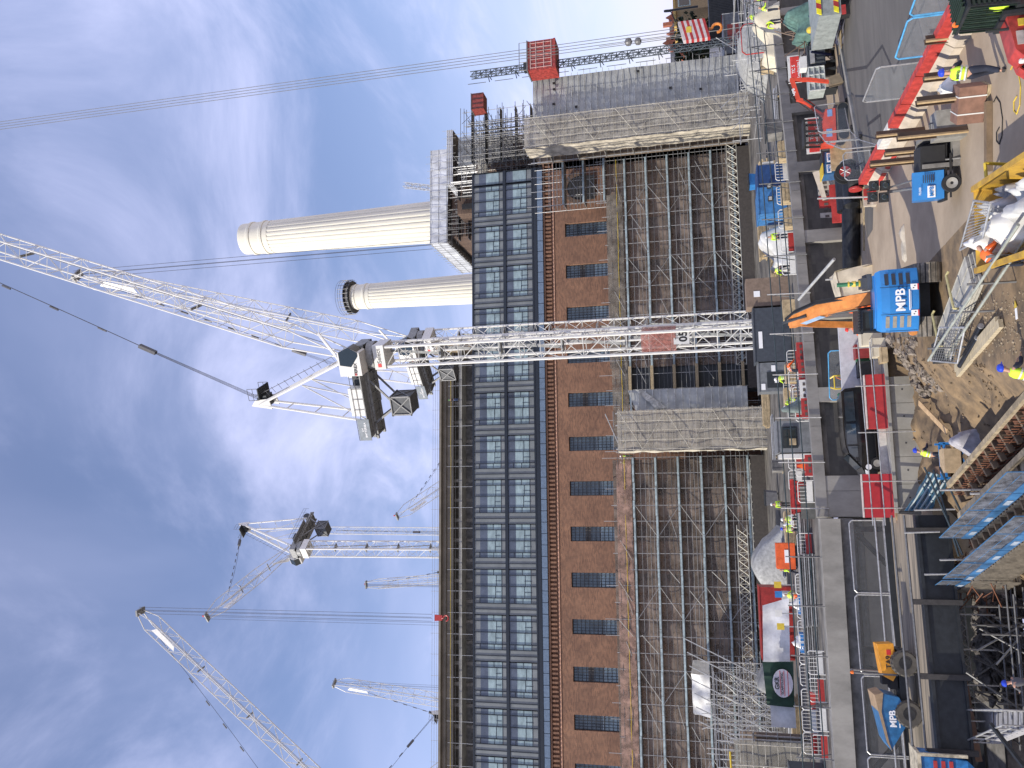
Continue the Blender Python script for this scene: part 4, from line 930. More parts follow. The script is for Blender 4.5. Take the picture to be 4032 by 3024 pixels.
while ss < tot-3:
    f = MB(); wbox(f, ss, ss+.95, 0, .5, 0, 2.545); f.build('pilaster', wc, wl_)
    p = MB(); wbox(p, ss+.95, min(ss+bayL, tot), .3, .5, 0, 2.545); p.build('recessed_panel', block, wl_); ss += bayL
f = MB(); wbox(f, 0, 1.58, 0, .5, -5.6, 2.545); f.build('corner_pier', wc, wl_)
cap2 = thing('deck_edge_beam', 'pale concrete deck edge beam above the dark opening on the left', 'beam', (-15, 53.8, 1.9))
m = MB(); m.box((-24, 53.3, 2.05), (-1.3, 54.4, 3.2)); m.box((-60, 53.0, 2.05), (-24.02, 54.1, 3.2)); m.build('upper_beam', wc, cap2)
m = MB(); m.box((-60, 53.9, 1.25), (-1.3, 54.6, 2.04)); m.build('lower_beam', concd, cap2)
# basement behind the opening
bs = thing('basement', 'dark open basement with black steel bracing below the deck edge', 'basement', (-14, 60, -5.6))
MB().box((-24, 59.4, -5.6), (-1.2, 59.7, 1.3)).build('back_wall', mat('basement_render', (.62, .58, .50), .8, var=.1, scale=.3), bs)
MB().box((-1.2, 55.2, -5.6), (-1.0, 59.7, 1.3)).build('side_wall', concd, bs)
m = MB()
m.bar((-24, 56, 1.0), (-1.4, 56, 1.0), .35, .35); m.bar((-24, 56, -5.2), (-1.4, 56, -5.2), .4, .4)
m.build('steel_beam', dark, bs)
for x in (-2, -9.3, -16.6, -23): MB().bar((x, 56, -5.6), (x, 56, 1.0), .32, .32).build('steel_column', dark, bs)
for (a, b) in (((-2.2, .8), (-9.2, -5.2)), ((-16.5, .8), (-9.4, -5.2)), ((-16.8, .8), (-23, -5.2))): MB().bar((a[0], 56.02, a[1]), (b[0], 56.02, b[1]), .3, .3).build('steel_brace', dark, bs)
m = MB(); m.tube((-24, 58.6, .2), (-1.5, 58.6, .2), .28, 10)
for k in range(6): m.tube((-3-4*k, 58.6, .2), (-3-4*k, 58.6, 1.3), .05, 5)
m.build('ventilation_pipe', mat('duct_grey', (.30, .31, .31), .4, .3), bs)
m = MB(); m.tube((-24, 57.8, -1.4), (-11, 57.8, -1.2), .14, 8); m.tube((-11, 57.8, -1.2), (-10.6, 57.8, .9), .14, 8); m.build('black_drain_pipe', dark, bs)
# concrete facing wall of the pit below the yard edge, with its pale top ledge
pw = thing('pit_wall', 'smooth pale concrete wall with tie holes facing the mud pit', 'wall', (3, 48, -3.4))
fc = mat('pale_concrete', (.36, .345, .30), .8, var=.12, scale=.5, bump=.1)
x = 6.4
while x > -1.0:
    MB().box((x-1.42, 47.5, -3.6), (x, 47.9, -.02)).build('wall_panel', fc, pw); x -= 1.44
m = MB(); m.box((-.86, 47.3, 0), (8.2, 48.4, .16)); m.build('top_ledge', fc, pw)
m = MB(); m.box((-.86, 48.2, .16), (8.2, 48.42, .5)); m.build('kerb_upstand', mat('chalk_white', (.62, .6, .54), .8), pw)
m = MB()
for i in range(6):
    for z in (-.7, -1.8, -2.8): m.box((5.7-1.44*i-.035, 47.485, z), (5.7-1.44*i+.035, 47.498, z+.07))
m.build('tie_hole', black, pw)
# ================================================================ bridge with rails
br = thing('haul_bridge', 'sandy haul road bridge edged by a black steel girder', 'bridge', (-12, 46, -1.6))
road2 = mat('haul_road', (.36, .30, .22), .9, scale=.8, col2=(.12, .105, .085), stretch=(.25, 3, 1))
m = MB(); m.prism([(-.9, 43.9, -.35), (-.9, 49.6, -.35), (-30, 47.4, -.35), (-30, 41.2, -.35)], (0, 0, .34)); m.build('road_slab', road2, br)
m = MB()
for (z0, z1, dy) in ((-1.35, -.05, 0), (-.10, .05, -.12), (-1.45, -1.33, -.12)): m.prism([(-.9, 43.55+dy, z0), (-.9, 43.85-dy, z0), (-30, 41.15-dy, z0), (-30, 40.85+dy, z0)], (0, 0, z1-z0))
m.build('steel_girder', dark, br)
m = MB(); m.prism([(-.9, 49.65, -1.2), (-.9, 49.95, -1.2), (-30, 47.75, -1.2), (-30, 47.45, -1.2)], (0, 0, 1.5)); m.build('far_girder', dark, br)
for i, x in enumerate((-1.6, -4.9, -8.2, -11.4, -14.6, -17.8)):
    yy = 43.5-.093*(-.9-x)
    MB().box((x-.12, yy-.2, -1.6), (x+.12, yy-.02, .5)).build('girder_post', mat('post_black', (.05, .046, .044), .6), br)
for (z, k) in ((.55, 0), (1.1, 0), (.28, 1), (.75, 1)):
    y0 = 43.4 if k == 0 else 49.8
    MB().tube((-.9, y0, z), (-30, y0-2.7, z), .055, 6).build('rail', galvd if k == 0 else galv, br)
m = MB()
for k in range(8): x = -3.2-2.3*k; yy = 49.9-.078*(-.9-x)
for j, (xa, xb) in enumerate(((-1.3, -5.2), (-5.3, -9.4), (-9.5, -13.4), (-13.5, -17.6))):
    f = MB(); ya, yb = 49.8+.093*(xa+.9), 49.8+.093*(xb+.9)
    f.path([(xa, ya, .1), (xa, ya, 1.95), (xa-.15, ya, 2.1), (xb+.15, yb, 2.1), (xb, yb, 1.95), (xb, yb, .1)], .04, 6); f.tube((xa, ya, .35), (xb, yb, .35), .03, 5)
    q = xa-.2
    o = f.build('mesh_fence_frame', galv, br)
    g = MB(); g.sheet((xa, ya, .35), (xb, yb, .35), (xb, yb, 2.08), (xa, ya, 2.08), 4, 4, 0, 0, 1, .004); g.build('mesh_infill', netmat('fence_mesh', (.28, .28, .27), .13, scale=2, amp=.02, var=.05), o)
# ================================================================ rails of scaffold tube along the deck edge
er = thing('deck_edge_rail', 'dark scaffold tube guard rails along the deck edge above the retaining wall', 'railing', (10, 55, 3.2))
for z in (3.75, 4.35, 4.95):
    m = MB(); m.path([(x, y-.1, z+.02*i) for i, (x, y) in enumerate([(-24, 53.1), (-14, 53.3)]+WP)], .04, 6); m.build('rail', mat('blue_grey_tube', (.06, .085, .09), .5, .3), er)
ss = -14
while ss < 50:
    if ss < 0: p = Vector((-1.2+ss, 53.5, 0))
    else: p, _ = wpt(ss); p = p+Vector((0, -.12, 0))
    m = MB(); m.tube(p+Vector((0, 0, 2.5)), p+Vector((.05, 0, 5.3)), .04, 6); m.tube(p+Vector((0, 0, 4.9)), p+Vector((0, 1.2, 3.2)), .035, 5); m.build('rail_post', galvd if int(ss) % 3 else galv, er); ss += 2.9
# long diagonal pipe leaning on the wall
a, b = V(3145, 1180, 55.0), V(3285, 1020, 50); MB().tube(a, b, .09, 8).thing('diagonal_pipe', mat('pale_tube', (.5, .5, .48), .4, .3), 'pale scaffold pipe leaning diagonally from the wall top to the cream tarpaulin', 'pipe')
# ================================================================ people
def skinmesh(name, pts, edges, radii, m, parent, sub=1):
    me = bpy.data.meshes.new(name); me.from_pydata([Vector(p) for p in pts], edges, [])
    o = bpy.data.objects.new(name, me); C.objects.link(o)
    md = o.modifiers.new('s', 'SKIN'); md.use_smooth_shade = True
    for i, r in enumerate(radii):
        r = r if isinstance(r, tuple) else (r, r); me.skin_vertices[0].data[i].radius = r
    me.skin_vertices[0].data[0].use_root = True
    if sub: sm = o.modifiers.new('u', 'SUBSURF'); sm.levels = sub; sm.render_levels = sub
    dg = bpy.context.evaluated_depsgraph_get(); ev = bpy.data.meshes.new_from_object(o.evaluated_get(dg))
    o.modifiers.clear(); o.data = ev; bpy.data.meshes.remove(me); ev.materials.clear(); ev.materials.append(m)
    ev.polygons.foreach_set('use_smooth', [True]*len(ev.polygons)); ev.name = name; o.parent = parent; return o
POSE = {}
def pose(kind):
    """joint positions for a 1.75 m figure facing +Y, feet at z = 0"""
    J = dict(pelvis=(0, 0, .95), waist=(0, 0, 1.08), chest=(0, 0, 1.32), neck=(0, 0, 1.47), head=(0, .02, 1.62))
    for s, k in ((-1, 'l'), (1, 'r')):
        J['hip'+k] = (s*.10, 0, .90); J['knee'+k] = (s*.11, .02, .49); J['ank'+k] = (s*.11, -.01, .09); J['toe'+k] = (s*.12, .15, .04)
        J['sho'+k] = (s*.19, 0, 1.42); J['elb'+k] = (s*.25, -.02, 1.14); J['wri'+k] = (s*.26, .08, .90)
    if kind == 'walk':
        J['kneel'] = (-.11, .16, .52); J['ankl'] = (-.11, .20, .10); J['toel'] = (-.12, .36, .05); J['kneer'] = (.11, -.02, .48); J['ankr'] = (.11, -.34, .14); J['toer'] = (.12, -.22, .04)
        J['elbl'] = (-.25, -.12, 1.16); J['wril'] = (-.25, .06, .98); J['elbr'] = (.25, .08, 1.15); J['wrir'] = (.25, .28, 1.02)
    if kind == 'stride': J = {k: tuple(v) for k, v in pose('walk').items()}
    if kind in ('lean', 'work', 'bend', 'stride'):
        a = {'lean': .35, 'work': .25, 'bend': 1.05, 'stride': .3}[kind]
        piv = Vector((0, 0, .95))
        for k in list(J):
            if k in ('waist', 'chest', 'neck', 'head') or k[:3] in ('sho', 'elb', 'wri'):
                v = Vector(J[k])-piv; v = Matrix.Rotation(-a, 3, 'X') @ v; J[k] = tuple(v+piv)
        for s, k in ((-1, 'l'), (1, 'r')):
            sh = Vector(J['sho'+k]); J['elb'+k] = tuple(sh+Vector((s*.05, .16, -.24))); J['wri'+k] = tuple(sh+Vector((-s*.02, .42, -.28 if kind != 'bend' else -.46)))
    if kind == 'reach':
        for s, k in ((-1, 'l'), (1, 'r')): sh = Vector(J['sho'+k]); J['elb'+k] = tuple(sh+Vector((s*.06, .18, -.16))); J['wri'+k] = tuple(sh+Vector((s*.0, .42, -.05)))
    return {k: Vector(v) for k, v in J.items()}
def person(label, loc, rz, kind='stand', top=hiviz, arms=None, legs=navy, helmet=helm_w, group=None, sc=1.0, band=True, vest=True, near=False, word=None, bulk=1.0):
    J = pose(kind); t = thing('person', label, 'person', loc, rz, group, sc)
    P_, E_, R2 = [], [], []
    def chain(ks, rs, root=None):
        pr = root
        for k, r in zip(ks, rs):
            P_.append(J[k] if isinstance(k, str) else k); R2.append(r)
            if pr is not None: E_.append((pr, len(P_)-1))
            pr = len(P_)-1
        return pr
    chain(['pelvis', 'waist', 'chest', 'neck'], [(.14, .10), (.13, .095), (.15, .10), .055]); hd = chain([J['neck']+(J['head']-J['neck'])*.5, J['head'], J['head']+(J['head']-J['neck'])*.75], [.06, .088, .07], 3)
    for s, k in ((-1, 'l'), (1, 'r')):
        chain(['hip'+k, 'knee'+k, 'ank'+k, 'toe'+k], [.085, .055, .04, .035], 0)
        w = chain(['sho'+k, 'elb'+k, 'wri'+k], [.055, .042, .028], 2)
        d = (J['wri'+k]-J['elb'+k]).normalized(); sd_ = d.cross(Vector((0, 0, 1))).normalized(); up = sd_.cross(d)
        pw_ = chain([J['wri'+k]+d*.055], [(.038, .02)], w)
        if near:
            for f, (o_, L) in enumerate(((-.032, .075), (-.011, .088), (.011, .082), (.032, .066))):
                b0 = J['wri'+k]+d*.085+sd_*o_; chain([b0, b0+d*L*.5-up*.015, b0+d*L*.8-up*.045], [.011, .010, .008], pw_)
            b0 = J['wri'+k]+d*.03-sd_*.04*s; chain([b0, b0+d*.04-sd_*.02*s-up*.02], [.013, .010], pw_)
        else:
            for o_ in (-.028, -.009, .009, .028): b0 = J['wri'+k]+d*.10+sd_*o_; chain([b0, b0+d*.055-up*.03], [.011, .009], pw_)
            b0 = J['wri'+k]+d*.04-sd_*.045*s; chain([b0+d*.03], [.011], pw_)
    b_ = skinmesh('body', P_, E_, R2, skin, t)
    # clothes
    k_b = bulk
    P2 = [J['pelvis']+Vector((0, 0, .02)), J['waist'], J['chest'], J['neck']-(J['neck']-J['chest'])*.15]
    skinmesh('jacket' if not vest else 'hi_vis_vest', P2+[J['shol'], J['shor']], [(0, 1), (1, 2), (2, 3), (2, 4), (2, 5)], [(.175*k_b, .125*k_b), (.165*k_b, .12*k_b), (.185*k_b, .13*k_b), .09, .085*k_b, .085*k_b], top, t)
    am = arms or top
    for s, k in ((-1, 'l'), (1, 'r')):
        skinmesh('sleeve', [J['sho'+k], J['elb'+k], J['wri'+k]], [(0, 1), (1, 2)], [.075*k_b, .06*k_b, .045*k_b], am, t)
        skinmesh('trouser_leg', [J['pelvis']+Vector((s*.06, 0, 0)), J['hip'+k], J['knee'+k], J['ank'+k]+Vector((0, 0, .03))], [(0, 1), (1, 2), (2, 3)], [.10*k_b, .11*k_b, .082*k_b, .068*k_b], legs, t)
        m = MB(); a, b0 = J['ank'+k], J['toe'+k]; m.tube(a+Vector((0, -.04, -.05)), b0+Vector((0, .04, .0)), .055, 8, .045); m.build('boot', black, t, local=True)
    if band:
        m = MB()
        for f in (.25, .62):
            c = J['pelvis']+(J['chest']-J['pelvis'])*f; ax = (J['chest']-J['pelvis']).normalized(); rx, ry = .186*k_b, .137*k_b; sx_ = Vector((1, 0, 0)); fy = ax.cross(sx_)
            n = 16; vs = [c+ax*q+sx_*rx*math.cos(2*math.pi*i/n)+fy*ry*math.sin(2*math.pi*i/n) for q in (-.025, .025) for i in range(n)]
            m.add(vs, [(i, (i+1) % n, n+(i+1) % n, n+i) for i in range(n)])
        m.build('reflective_band', mat('reflective_tape', (.55, .56, .55), .35, var=.05), t, local=True)
    if helmet:
        h_ = J['head']+(J['head']-J['neck']).normalized()*.09; ax = (J['head']-J['neck']).normalized()
        m = MB(); m.lathe([(.135, -.03), (.13, .02), (.115, .07), (.075, .105), (.01, .12)], 16, h_); m.prism([h_+Vector((-.10, .09, -.03)), h_+Vector((.10, .09, -.03)), h_+Vector((.06, .19, -.045)), h_+Vector((-.06, .19, -.045))], (0, 0, .012)); m.build('helmet', helmet, t, local=True, smooth=False)
    m = MB(); f = J['head']+Vector((0, .085, 0))
    m.cur = 0; m.ball(f+Vector((0, .015, -.02)), (.016, .024, .022), 6, 4)
    m.cur = 1; m.ball(f+Vector((-.033, .002, .02)), .012, 6, 4); m.ball(f+Vector((.033, .002, .02)), .012, 6, 4); m.cbox(f+Vector((0, .002, -.06)), (.05, .01, .008))
    m.build('face_features', [skin, black], t, local=True)
    if word:
        c = J['chest']+Vector((0, -.12-.05*k_b, -.03)); text('lettering', word, .15, mat('vest_lettering', (.03, .08, .05), .6), t, c, (1, 0, 0), (0, 0, 1), .02, local=True)
    return t
# ================================================================ generic site objects
def fence_panel(label, a, b, m_, h=1.9, group='mesh fence panels', z=0, infill=True, cat='fence', name='mesh_fence'):
    a, b = Vector((a[0], a[1], z)), Vector((b[0], b[1], z)); t = thing(name, label, cat, (a+b)/2, group=group)
    d = (b-a).normalized(); U = Vector((0, 0, 1)); m = MB()
    m.path([a+U*.05, a+U*(h-.15), a+U*h+d*.15, b+U*h-d*.15, b+U*(h-.15), b+U*.05], .035, 6); m.tube(a+U*.2, b+U*.2, .03, 5); m.build('frame', m_, t)
    if infill:
        g = MB(); g.sheet(a+U*.2, b+U*.2, b+U*(h-.05), a+U*(h-.05), 6, 4, 0, 0, 1, .005); g.build('mesh_infill', netmat('fence_infill', (.34, .37, .40), .12, scale=2, amp=.02, var=.05), t)
    for p in (a, b): n = Vector((-d.y, d.x, 0)); f = MB(); f.cbox(p+U*.07, (.22, .5, .14), math.atan2(n.y, n.x)+math.pi/2); f.build('foot_block', black, t)
    return t
def container(label, x0, x1, y0, y1, z0, h, m_, name='container', cat='container', ribs=True, group=None, doors=False):
    t = thing(name, label, cat, ((x0+x1)/2, (y0+y1)/2, z0), group=group)
    MB().box((x0, y0, z0+.05), (x1, y1, z0+h)).build('shell', m_, t)
    m = MB(); m.box((x0-.06, y0-.06, z0+h), (x1+.06, y1+.06, z0+h+.08)); m.build('roof', m_, t)
    if ribs:
        m = MB(); x = x0+.15
        while x < x1-.1: m.box((x, y0-.05, z0+.15), (x+.1, y0-.003, z0+h-.1)); x += .3
        m.build('corrugation', m_, t)
    return t
def barrier(label, x, y, z, rz, m_, L=1.5, h=.8, w=.42, group=None, name='plastic_barrier', holes=True):
    t = thing(name, label, 'barrier', (x, y, z), rz, group)
    m = MB(); prof = [(-w/2, 0), (w/2, 0), (w/2, h*.28), (w*.26, h*.42), (w*.22, h), (-w*.22, h), (-w*.26, h*.42), (-w/2, h*.28)]
    m.prism([(-L/2+.01, p[0], p[1]) for p in prof], (L-.02, 0, 0)); m.build('moulding', m_, t, local=True)
    if holes:
        m = MB()
        for i in range(3):
            for s in (-1, 1): m.cbox((-L*.28+L*.28*i, s*(w*.25), h*.66), (L*.15, .03, h*.2))
        m.build('slot', mat('slot_shadow', (.12, .10, .09), .8), t, local=True)
    return t
# ---------------------------------------------------------------- deck: crane base cabins
DZ = 2.6
t = container('dark slate grey steel cabin wrapped round the foot of the foremost crane', 11.1, 15.6, 69.8, 71.8, DZ, 2.9, mat('slate_grey', (.055, .065, .08), .5), 'site_cabin', 'cabin', ribs=False)
MB().box((12.2, 69.75, 4.9), (13.6, 69.79, 5.2)).build('name_plate', white_t, t)
t = container('lighter grey cabin with an open dark door left of the crane foot', 8.6, 11.0, 69.9, 71.8, DZ, 2.7, mat('mid_grey', (.17, .18, .19), .5), 'site_cabin', 'cabin', ribs=False)
d_ = MB().box((8.9, 69.84, DZ+.1), (10.2, 69.9, DZ+2.1)).build('door', dark, t); MB().box((9.3, 69.80, DZ+1.2), (9.7, 69.835, DZ+1.5)).build('door_notice', white_t, d_)
for (x, z) in ((10.5, 4.0), (9.0, 4.85)): MB().box((x-.25, 69.86, z), (x+.25, 69.895, z+.32)).build('notice', white_t, t)
t = thing('plywood_hoarding', 'brown plywood hoarding box right of the crane foot', 'hoarding', (16.9, 70.5, DZ)); MB().box((15.8, 70, DZ), (18.2, 72, DZ+3.4)).build('box', mat('brown_ply', (.22, .16, .12), .8), t); MB().box((16.6, 69.96, 4.9), (17.1, 69.99, 5.4)).build('notice', white_t, t)
p = G(3112, 1255, DZ); MB().box((p.x-.9, p.y-4, DZ), (p.x+.7, p.y-3, DZ+.9)).thing('timber_crate', ply, 'pale plywood crate standing before the slate grey cabin', 'crate')
# blue cabins and sheets
bl2 = mat('cabin_blue', (.05, .19, .43), .45, var=.15)
container('bright blue steel cabin behind the deck rails', 22.7, 24.95, 67, 70, DZ, 2.2, bl2, 'site_cabin', 'cabin', ribs=False)
container('dark navy blue cabin joined to the bright blue one', 25.0, 26.9, 67.1, 70, DZ, 2.15, mat('cabin_navy', (.015, .055, .17), .5), 'site_cabin', 'cabin', ribs=False)
for i, (x, z) in enumerate(((23.9, 3.75), (24.97, 3.8))):
    m = MB(); m.box((x-.2, 66.8, z), (x+.2, 66.95, z+.35)); o = m.thing('floodlight', black, ('floodlight on the middle of the bright blue cabin', 'floodlight between the two blue cabins')[i], 'floodlight', 'floodlights on the blue cabins')
    MB().box((x-.14, 66.77, z+.06), (x+.14, 66.79, z+.29)).build('lens', mat('lens', (.5, .5, .48), .2), o)
def tarp(label, pts, h, m_, name='tarpaulin', seed=0, n=26, amp=.35, group=None, cat='tarpaulin', z0=None):
    """draped sheet over a pile: outline pts (x, y), height h, real volume"""
    xs, ys = [p[0] for p in pts], [p[1] for p in pts]; x0, x1, y0, y1 = min(xs), max(xs), min(ys), max(ys); z0 = DZ if z0 is None else z0
    m = MB(); vs = []
    for j in range(n+1):
        for i in range(n+1):
            u, v = i/n, j/n; e = min(u, 1-u, v, 1-v)*2; q = min(1, e*3.2)
            k = noise.noise(Vector((u*4, v*4, seed)))*.6+noise.noise(Vector((u*9, v*9, seed+4)))*.3
            vs.append((x0+(x1-x0)*u+.08*k, y0+(y1-y0)*v+.1*k, z0+max(.0, h*q*(.72+.28*math.sin(u*7+seed))+amp*k*q)))
    m.add(vs, [(j*(n+1)+i, j*(n+1)+i+1, (j+1)*(n+1)+i+1, (j+1)*(n+1)+i) for j in range(n) for i in range(n)])
    m.v.append(Vector((x0, y0, z0)));
    return m.thing(name, m_, label, cat, group, smooth=True)
creamt = mat('cream_canvas', (.66, .60, .46), .7, var=.08, scale=.8)
whitet = mat('white_poly', (.60, .60, .58), .5, var=.12, scale=1)
tarp('big cream tarpaulin humped over materials on the deck at the right', [(34.5, 64.5), (39.5, 67)], 2.0, creamt, seed=2, amp=.2)
tarp('grey white tarpaulin sheet behind the cream one below the grey sheeted tower', [(40, 78), (50, 84)], 2.6, mat('grey_poly', (.36, .36, .34), .6, var=.15), seed=5, amp=.3)
tarp('pale sheet sagging like a tent beside the bright blue cabin', [(18.6, 68.5), (22.4, 72)], 2.1, whitet, seed=9, amp=.3)
tarp('white sheet draped below the left scaffold near the red container', [(-12, 88), (-3, 98)], 3.0, mat('dull_white_sheet', (.38, .38, .36), .7, var=.15), seed=4)
tarp('dull grey sheet hanging behind the red container', [(-22, 96), (-13, 102)], 3.0, mat('dull_grey_sheet', (.26, .26, .25), .7), seed=7)
m = MB(); m.sheet((-14.3, 76.2, 3.6), (-8.6, 76.6, 3.4), (-9.3, 76.8, 5.6), (-14.4, 76.2, 5.8), 20, 8, .3, 3, .8)
m.thing('hanging_sheet', mat('sheet_white', (.66, .66, .67), .5, var=.06), 'large white sheet tied along the deck rails left of the red container', 'sheet', smooth=True)
m = MB(); m.sheet((-19.2, 76.0, 3.4), (-17.1, 76.1, 3.4), (-17.1, 76.2, 5.4), (-19.2, 76, 5.4), 10, 6, .2, 8, .8)
m.thing('hanging_sheet', MATS['sheet_white'], 'small white sheet tied up left of the green banner', 'sheet', smooth=True)
t = thing('banner', 'dark green scaffolding banner with a pale round badge on the deck rails', 'banner', (-15.8, 75.4, 3.3))
bo = MB().sheet((-17.4, 75.4, 3.5), (-13.7, 75.4, 3.4), (-13.8, 75.4, 5.9), (-17.3, 75.4, 5.7), 24, 6, .18, 2, 1.4).build('cloth', mat('banner_green', (.006, .035, .02), .6, var=.1), t, smooth=True)
bx, bz = -15.45, 4.35
m = MB(); m.prism([(bx+1.15*math.cos(a)*(1 if abs(math.sin(a)) < .75 else 1), 75.24, bz+.82*math.sin(a)) for a in [2*math.pi*i/28 for i in range(28)]], (0, .02, 0)); m.build('badge', mat('badge_pale', (.62, .58, .62), .5, var=.04), t)
m = MB()
for z in (-.42, -.12, .2): m.box((bx-1.0, 75.20, bz+z-.02), (bx+1.0, 75.235, bz+z+.02))
m.build('badge_stripe', red_t, t)
text('lettering', 'GKR', .5, black_t, t, (bx, 75.19, bz+.45), (1, 0, 0), (0, 0, 1), .02); text('lettering', 'SCAFFOLDING', .27, black_t, t, (bx, 75.19, bz+.04), (1, 0, 0), (0, 0, 1), .01)
t = container('red steel container with yellow lettering on the deck behind white sheets', -14.9, -8.3, 82.6, 85, DZ, 2.9, mat('container_red', (.34, .03, .025), .5, var=.15), ribs=False)
text('lettering', 'GJ BOWMER', .75, mat('lettering_yellow', (.8, .6, .05), .5), t, (-12.6, 82.5, 4.6), (1, 0, 0), (0, 0, 1), .01); text('lettering', 'WASTE SERVICES', .3, MATS['lettering_yellow'], t, (-12.2, 82.5, 3.9), (1, 0, 0), (0, 0, 1))
m = MB()
for x in (-14.8, -12.7, -10.6, -8.4): m.box((x, 82.5, DZ+.1), (x+.1, 82.59, DZ+2.8))
m.build('rib', MATS['container_red'], t)
# wrapped shelter hanging in the scaffold
p0, p1 = V(2800, 2825, 109), V(2719, 2605, 109)
t = thing('wrapped_shelter', 'white shrink wrapped shelter half way up the left scaffold', 'shelter', ((p0.x+p1.x)/2, 109, p0.z))
xm = p0.x+(p1.x-p0.x)*.77
MB().sheet((p0.x, 109, p0.z), (xm, 109, p0.z), (xm, 109.3, p1.z), (p0.x+.3, 109.3, p1.z-.1), 24, 10, .45, 4, .8).build('front_wrap', white, t, smooth=True)
MB().sheet((xm, 109, p0.z), (p1.x, 110, p0.z), (p1.x, 110, p1.z-.3), (xm, 109.3, p1.z), 10, 10, .3, 6, .8).build('side_wrap', mat('wrap_cream', (.62, .58, .46), .6), t, smooth=True)
MB().box((p0.x+.1, 109.6, p0.z), (xm, 112.4, p1.z-.25)).build('shelter_core', white, t)
jungle('birdcage_scaffold', 'dense birdcage scaffold of bright tubes under the white wrapped shelter', -30.5, -19.5, 100, 111, DZ, V(2800, 2700, 109).z, 34, 26, 22, m_=galv, r=.05)
m = MB()
for k in range(7): x = -29+1.5*k; m.tube((x, 99.8, 3+.3*k), (x+4, 99.9, 12+.2*k), .07, 5)
m.thing('raking_tube', galv, 'long raking tubes crossing the dense birdcage scaffold', 'scaffold tube')
t = netbay('netted_corner', 'grey netted scaffold box with yellow edge tubes at the left end of the deck', -26.5, -19.6, 73, 76, 2.6, 8.6, (.34, .32, .27), .5, (.5, .46, .36))
m = MB(); m.tube((-27, 72.9, 8.8), (-20.5, 72.9, 8.9), .09, 6); m.build('yellow_tube', yellow, t); m = MB(); m.tube((-27, 72.8, 6.2), (-21.5, 72.8, 6.3), .09, 6); m.build('white_tube', white, t)
t = container('dark grey steel store box at the far left of the deck', -22.8, -18.8, 63, 65.5, DZ, 2.3, mat('store_grey', (.05, .06, .07), .5))
for x in (-21, -20): MB().box((x, 62.9, 3.9), (x+.35, 62.93, 4.3)).build('notice', greyc, t)
# grey cabin with window
t = container('grey gatehouse cabin with a large window among the white barriers', 3.1, 5.3, 60.3, 62.4, DZ, 2.25, mat('gate_grey', (.20, .21, .22), .5), 'gatehouse', 'cabin', ribs=False)
w_ = MB().box((3.4, 60.2, 3.55), (4.9, 60.29, 4.55)).build('window', dark, t); m = MB(); m.box((3.5, 60.16, 3.63), (4.15, 60.195, 4.47)); m.box((4.2, 60.16, 3.63), (4.8, 60.195, 4.47)); m.build('pane', glass, w_)
MB().box((3.6, 60.13, 3.65), (4.05, 60.155, 4.1)).build('paper', ply, w_)
MB().box((2.7, 60.4, DZ), (3.0, 62, 4.75)).build('white_side', white, t)
# red skips
def skip(label, x0, x1, y0, y1, z, h, m_, group=None):
    t = thing('skip', label, 'skip', ((x0+x1)/2, (y0+y1)/2, z), group=group); m = MB(); s = .35
    m.prism([(x0+s, y0, z), (x1-s, y0, z), (x1, y0, z+h), (x0, y0, z+h)], (0, .06, 0)); m.prism([(x0+s, y1, z), (x1-s, y1, z), (x1, y1, z+h), (x0, y1, z+h)], (0, .06, 0))
    m.prism([(x0+s, y0, z), (x0+s, y1, z), (x0, y1, z+h), (x0, y0, z+h)], (.05, 0, 0)); m.prism([(x1-s, y0, z), (x1-s, y1, z), (x1, y1, z+h), (x1, y0, z+h)], (-.05, 0, 0)); m.box((x0+s, y0+.07, z+.05), (x1-s, y1-.01, z+.12))
    m.build('hull', m_, t)
    m = MB()
    for k in range(4): x = x0+.5+(x1-x0-1)*k/3; m.box((x-.05, y0-.06, z+.05), (x+.05, y0-.005, z+h-.05))
    m.box((x0, y0-.07, z+h-.12), (x1, y0-.005, z+h)); m.build('rib', m_, t); return t
skip('bright red open skip behind the deck rails left of the gatehouse', -1.2, 1.3, 62.5, 64, DZ, 1.3, red)
m = MB(); m.box((-1.5, 61, DZ), (.8, 61.1, DZ+.9)); m.thing('leaning_board', mat('grey_panel', (.12, .12, .11), .8), 'dark panel leaning in front of the red skip', 'panel')
# rows of red and white barriers with white framed gates
def gate(label, x, y, m2, group='white framed pedestrian barriers on the deck'):
    t = thing('pedestrian_barrier', label, 'barrier', (x, y, DZ), rnd.uniform(-.1, .1), group); m = MB()
    m.path([(-.75, 0, 0), (-.75, 0, .95), (-.62, 0, 1.08), (.62, 0, 1.08), (.75, 0, .95), (.75, 0, 0)], .035, 6); m.build('rail_frame', white, t, local=True)
    m = MB(); m.box((-.7, -.03, .12), (.7, .03, .52)); m.build('red_panel', m2, t, local=True)
    m = MB(); [m.tube((-.5+.25*k, 0, .52), (-.5+.25*k, 0, 1.05), .015, 4) for k in range(5)]; m.build('bar', white, t, local=True); return t
gl = [(10.0, 63, red), (8.4, 62.5, white), (7.2, 61.5, red), (6.6, 64.5, red), (6.9, 60.2, red), (5.9, 59.2, white), (2.2, 61.0, red), (.4, 60.5, white), (-1.5, 66.5, red), (-3.3, 63, red), (2.9, 66.5, red), (1.3, 67, white), (8.2, 67, red), (-6.4, 66, white), (-8.1, 66, red), (-9.8, 66.2, white), (-11.4, 66.2, red), (-13, 66.5, white), (-14.7, 66.4, red), (-16.3, 66.8, white), (-17.9, 66.9, red), (-11, 60.5, white), (-12.8, 60.6, red), (-14.6, 60.4, white), (-16.4, 60.6, red), (25, 64, white), (21, 63.5, white), (19, 63, red), (17.2, 62.8, white), (23, 63.8, red)]
gl.sort(key=lambda g: (g[0], g[1])); ords = 'first second third fourth fifth sixth seventh eighth ninth tenth'.split(); cnt = {}
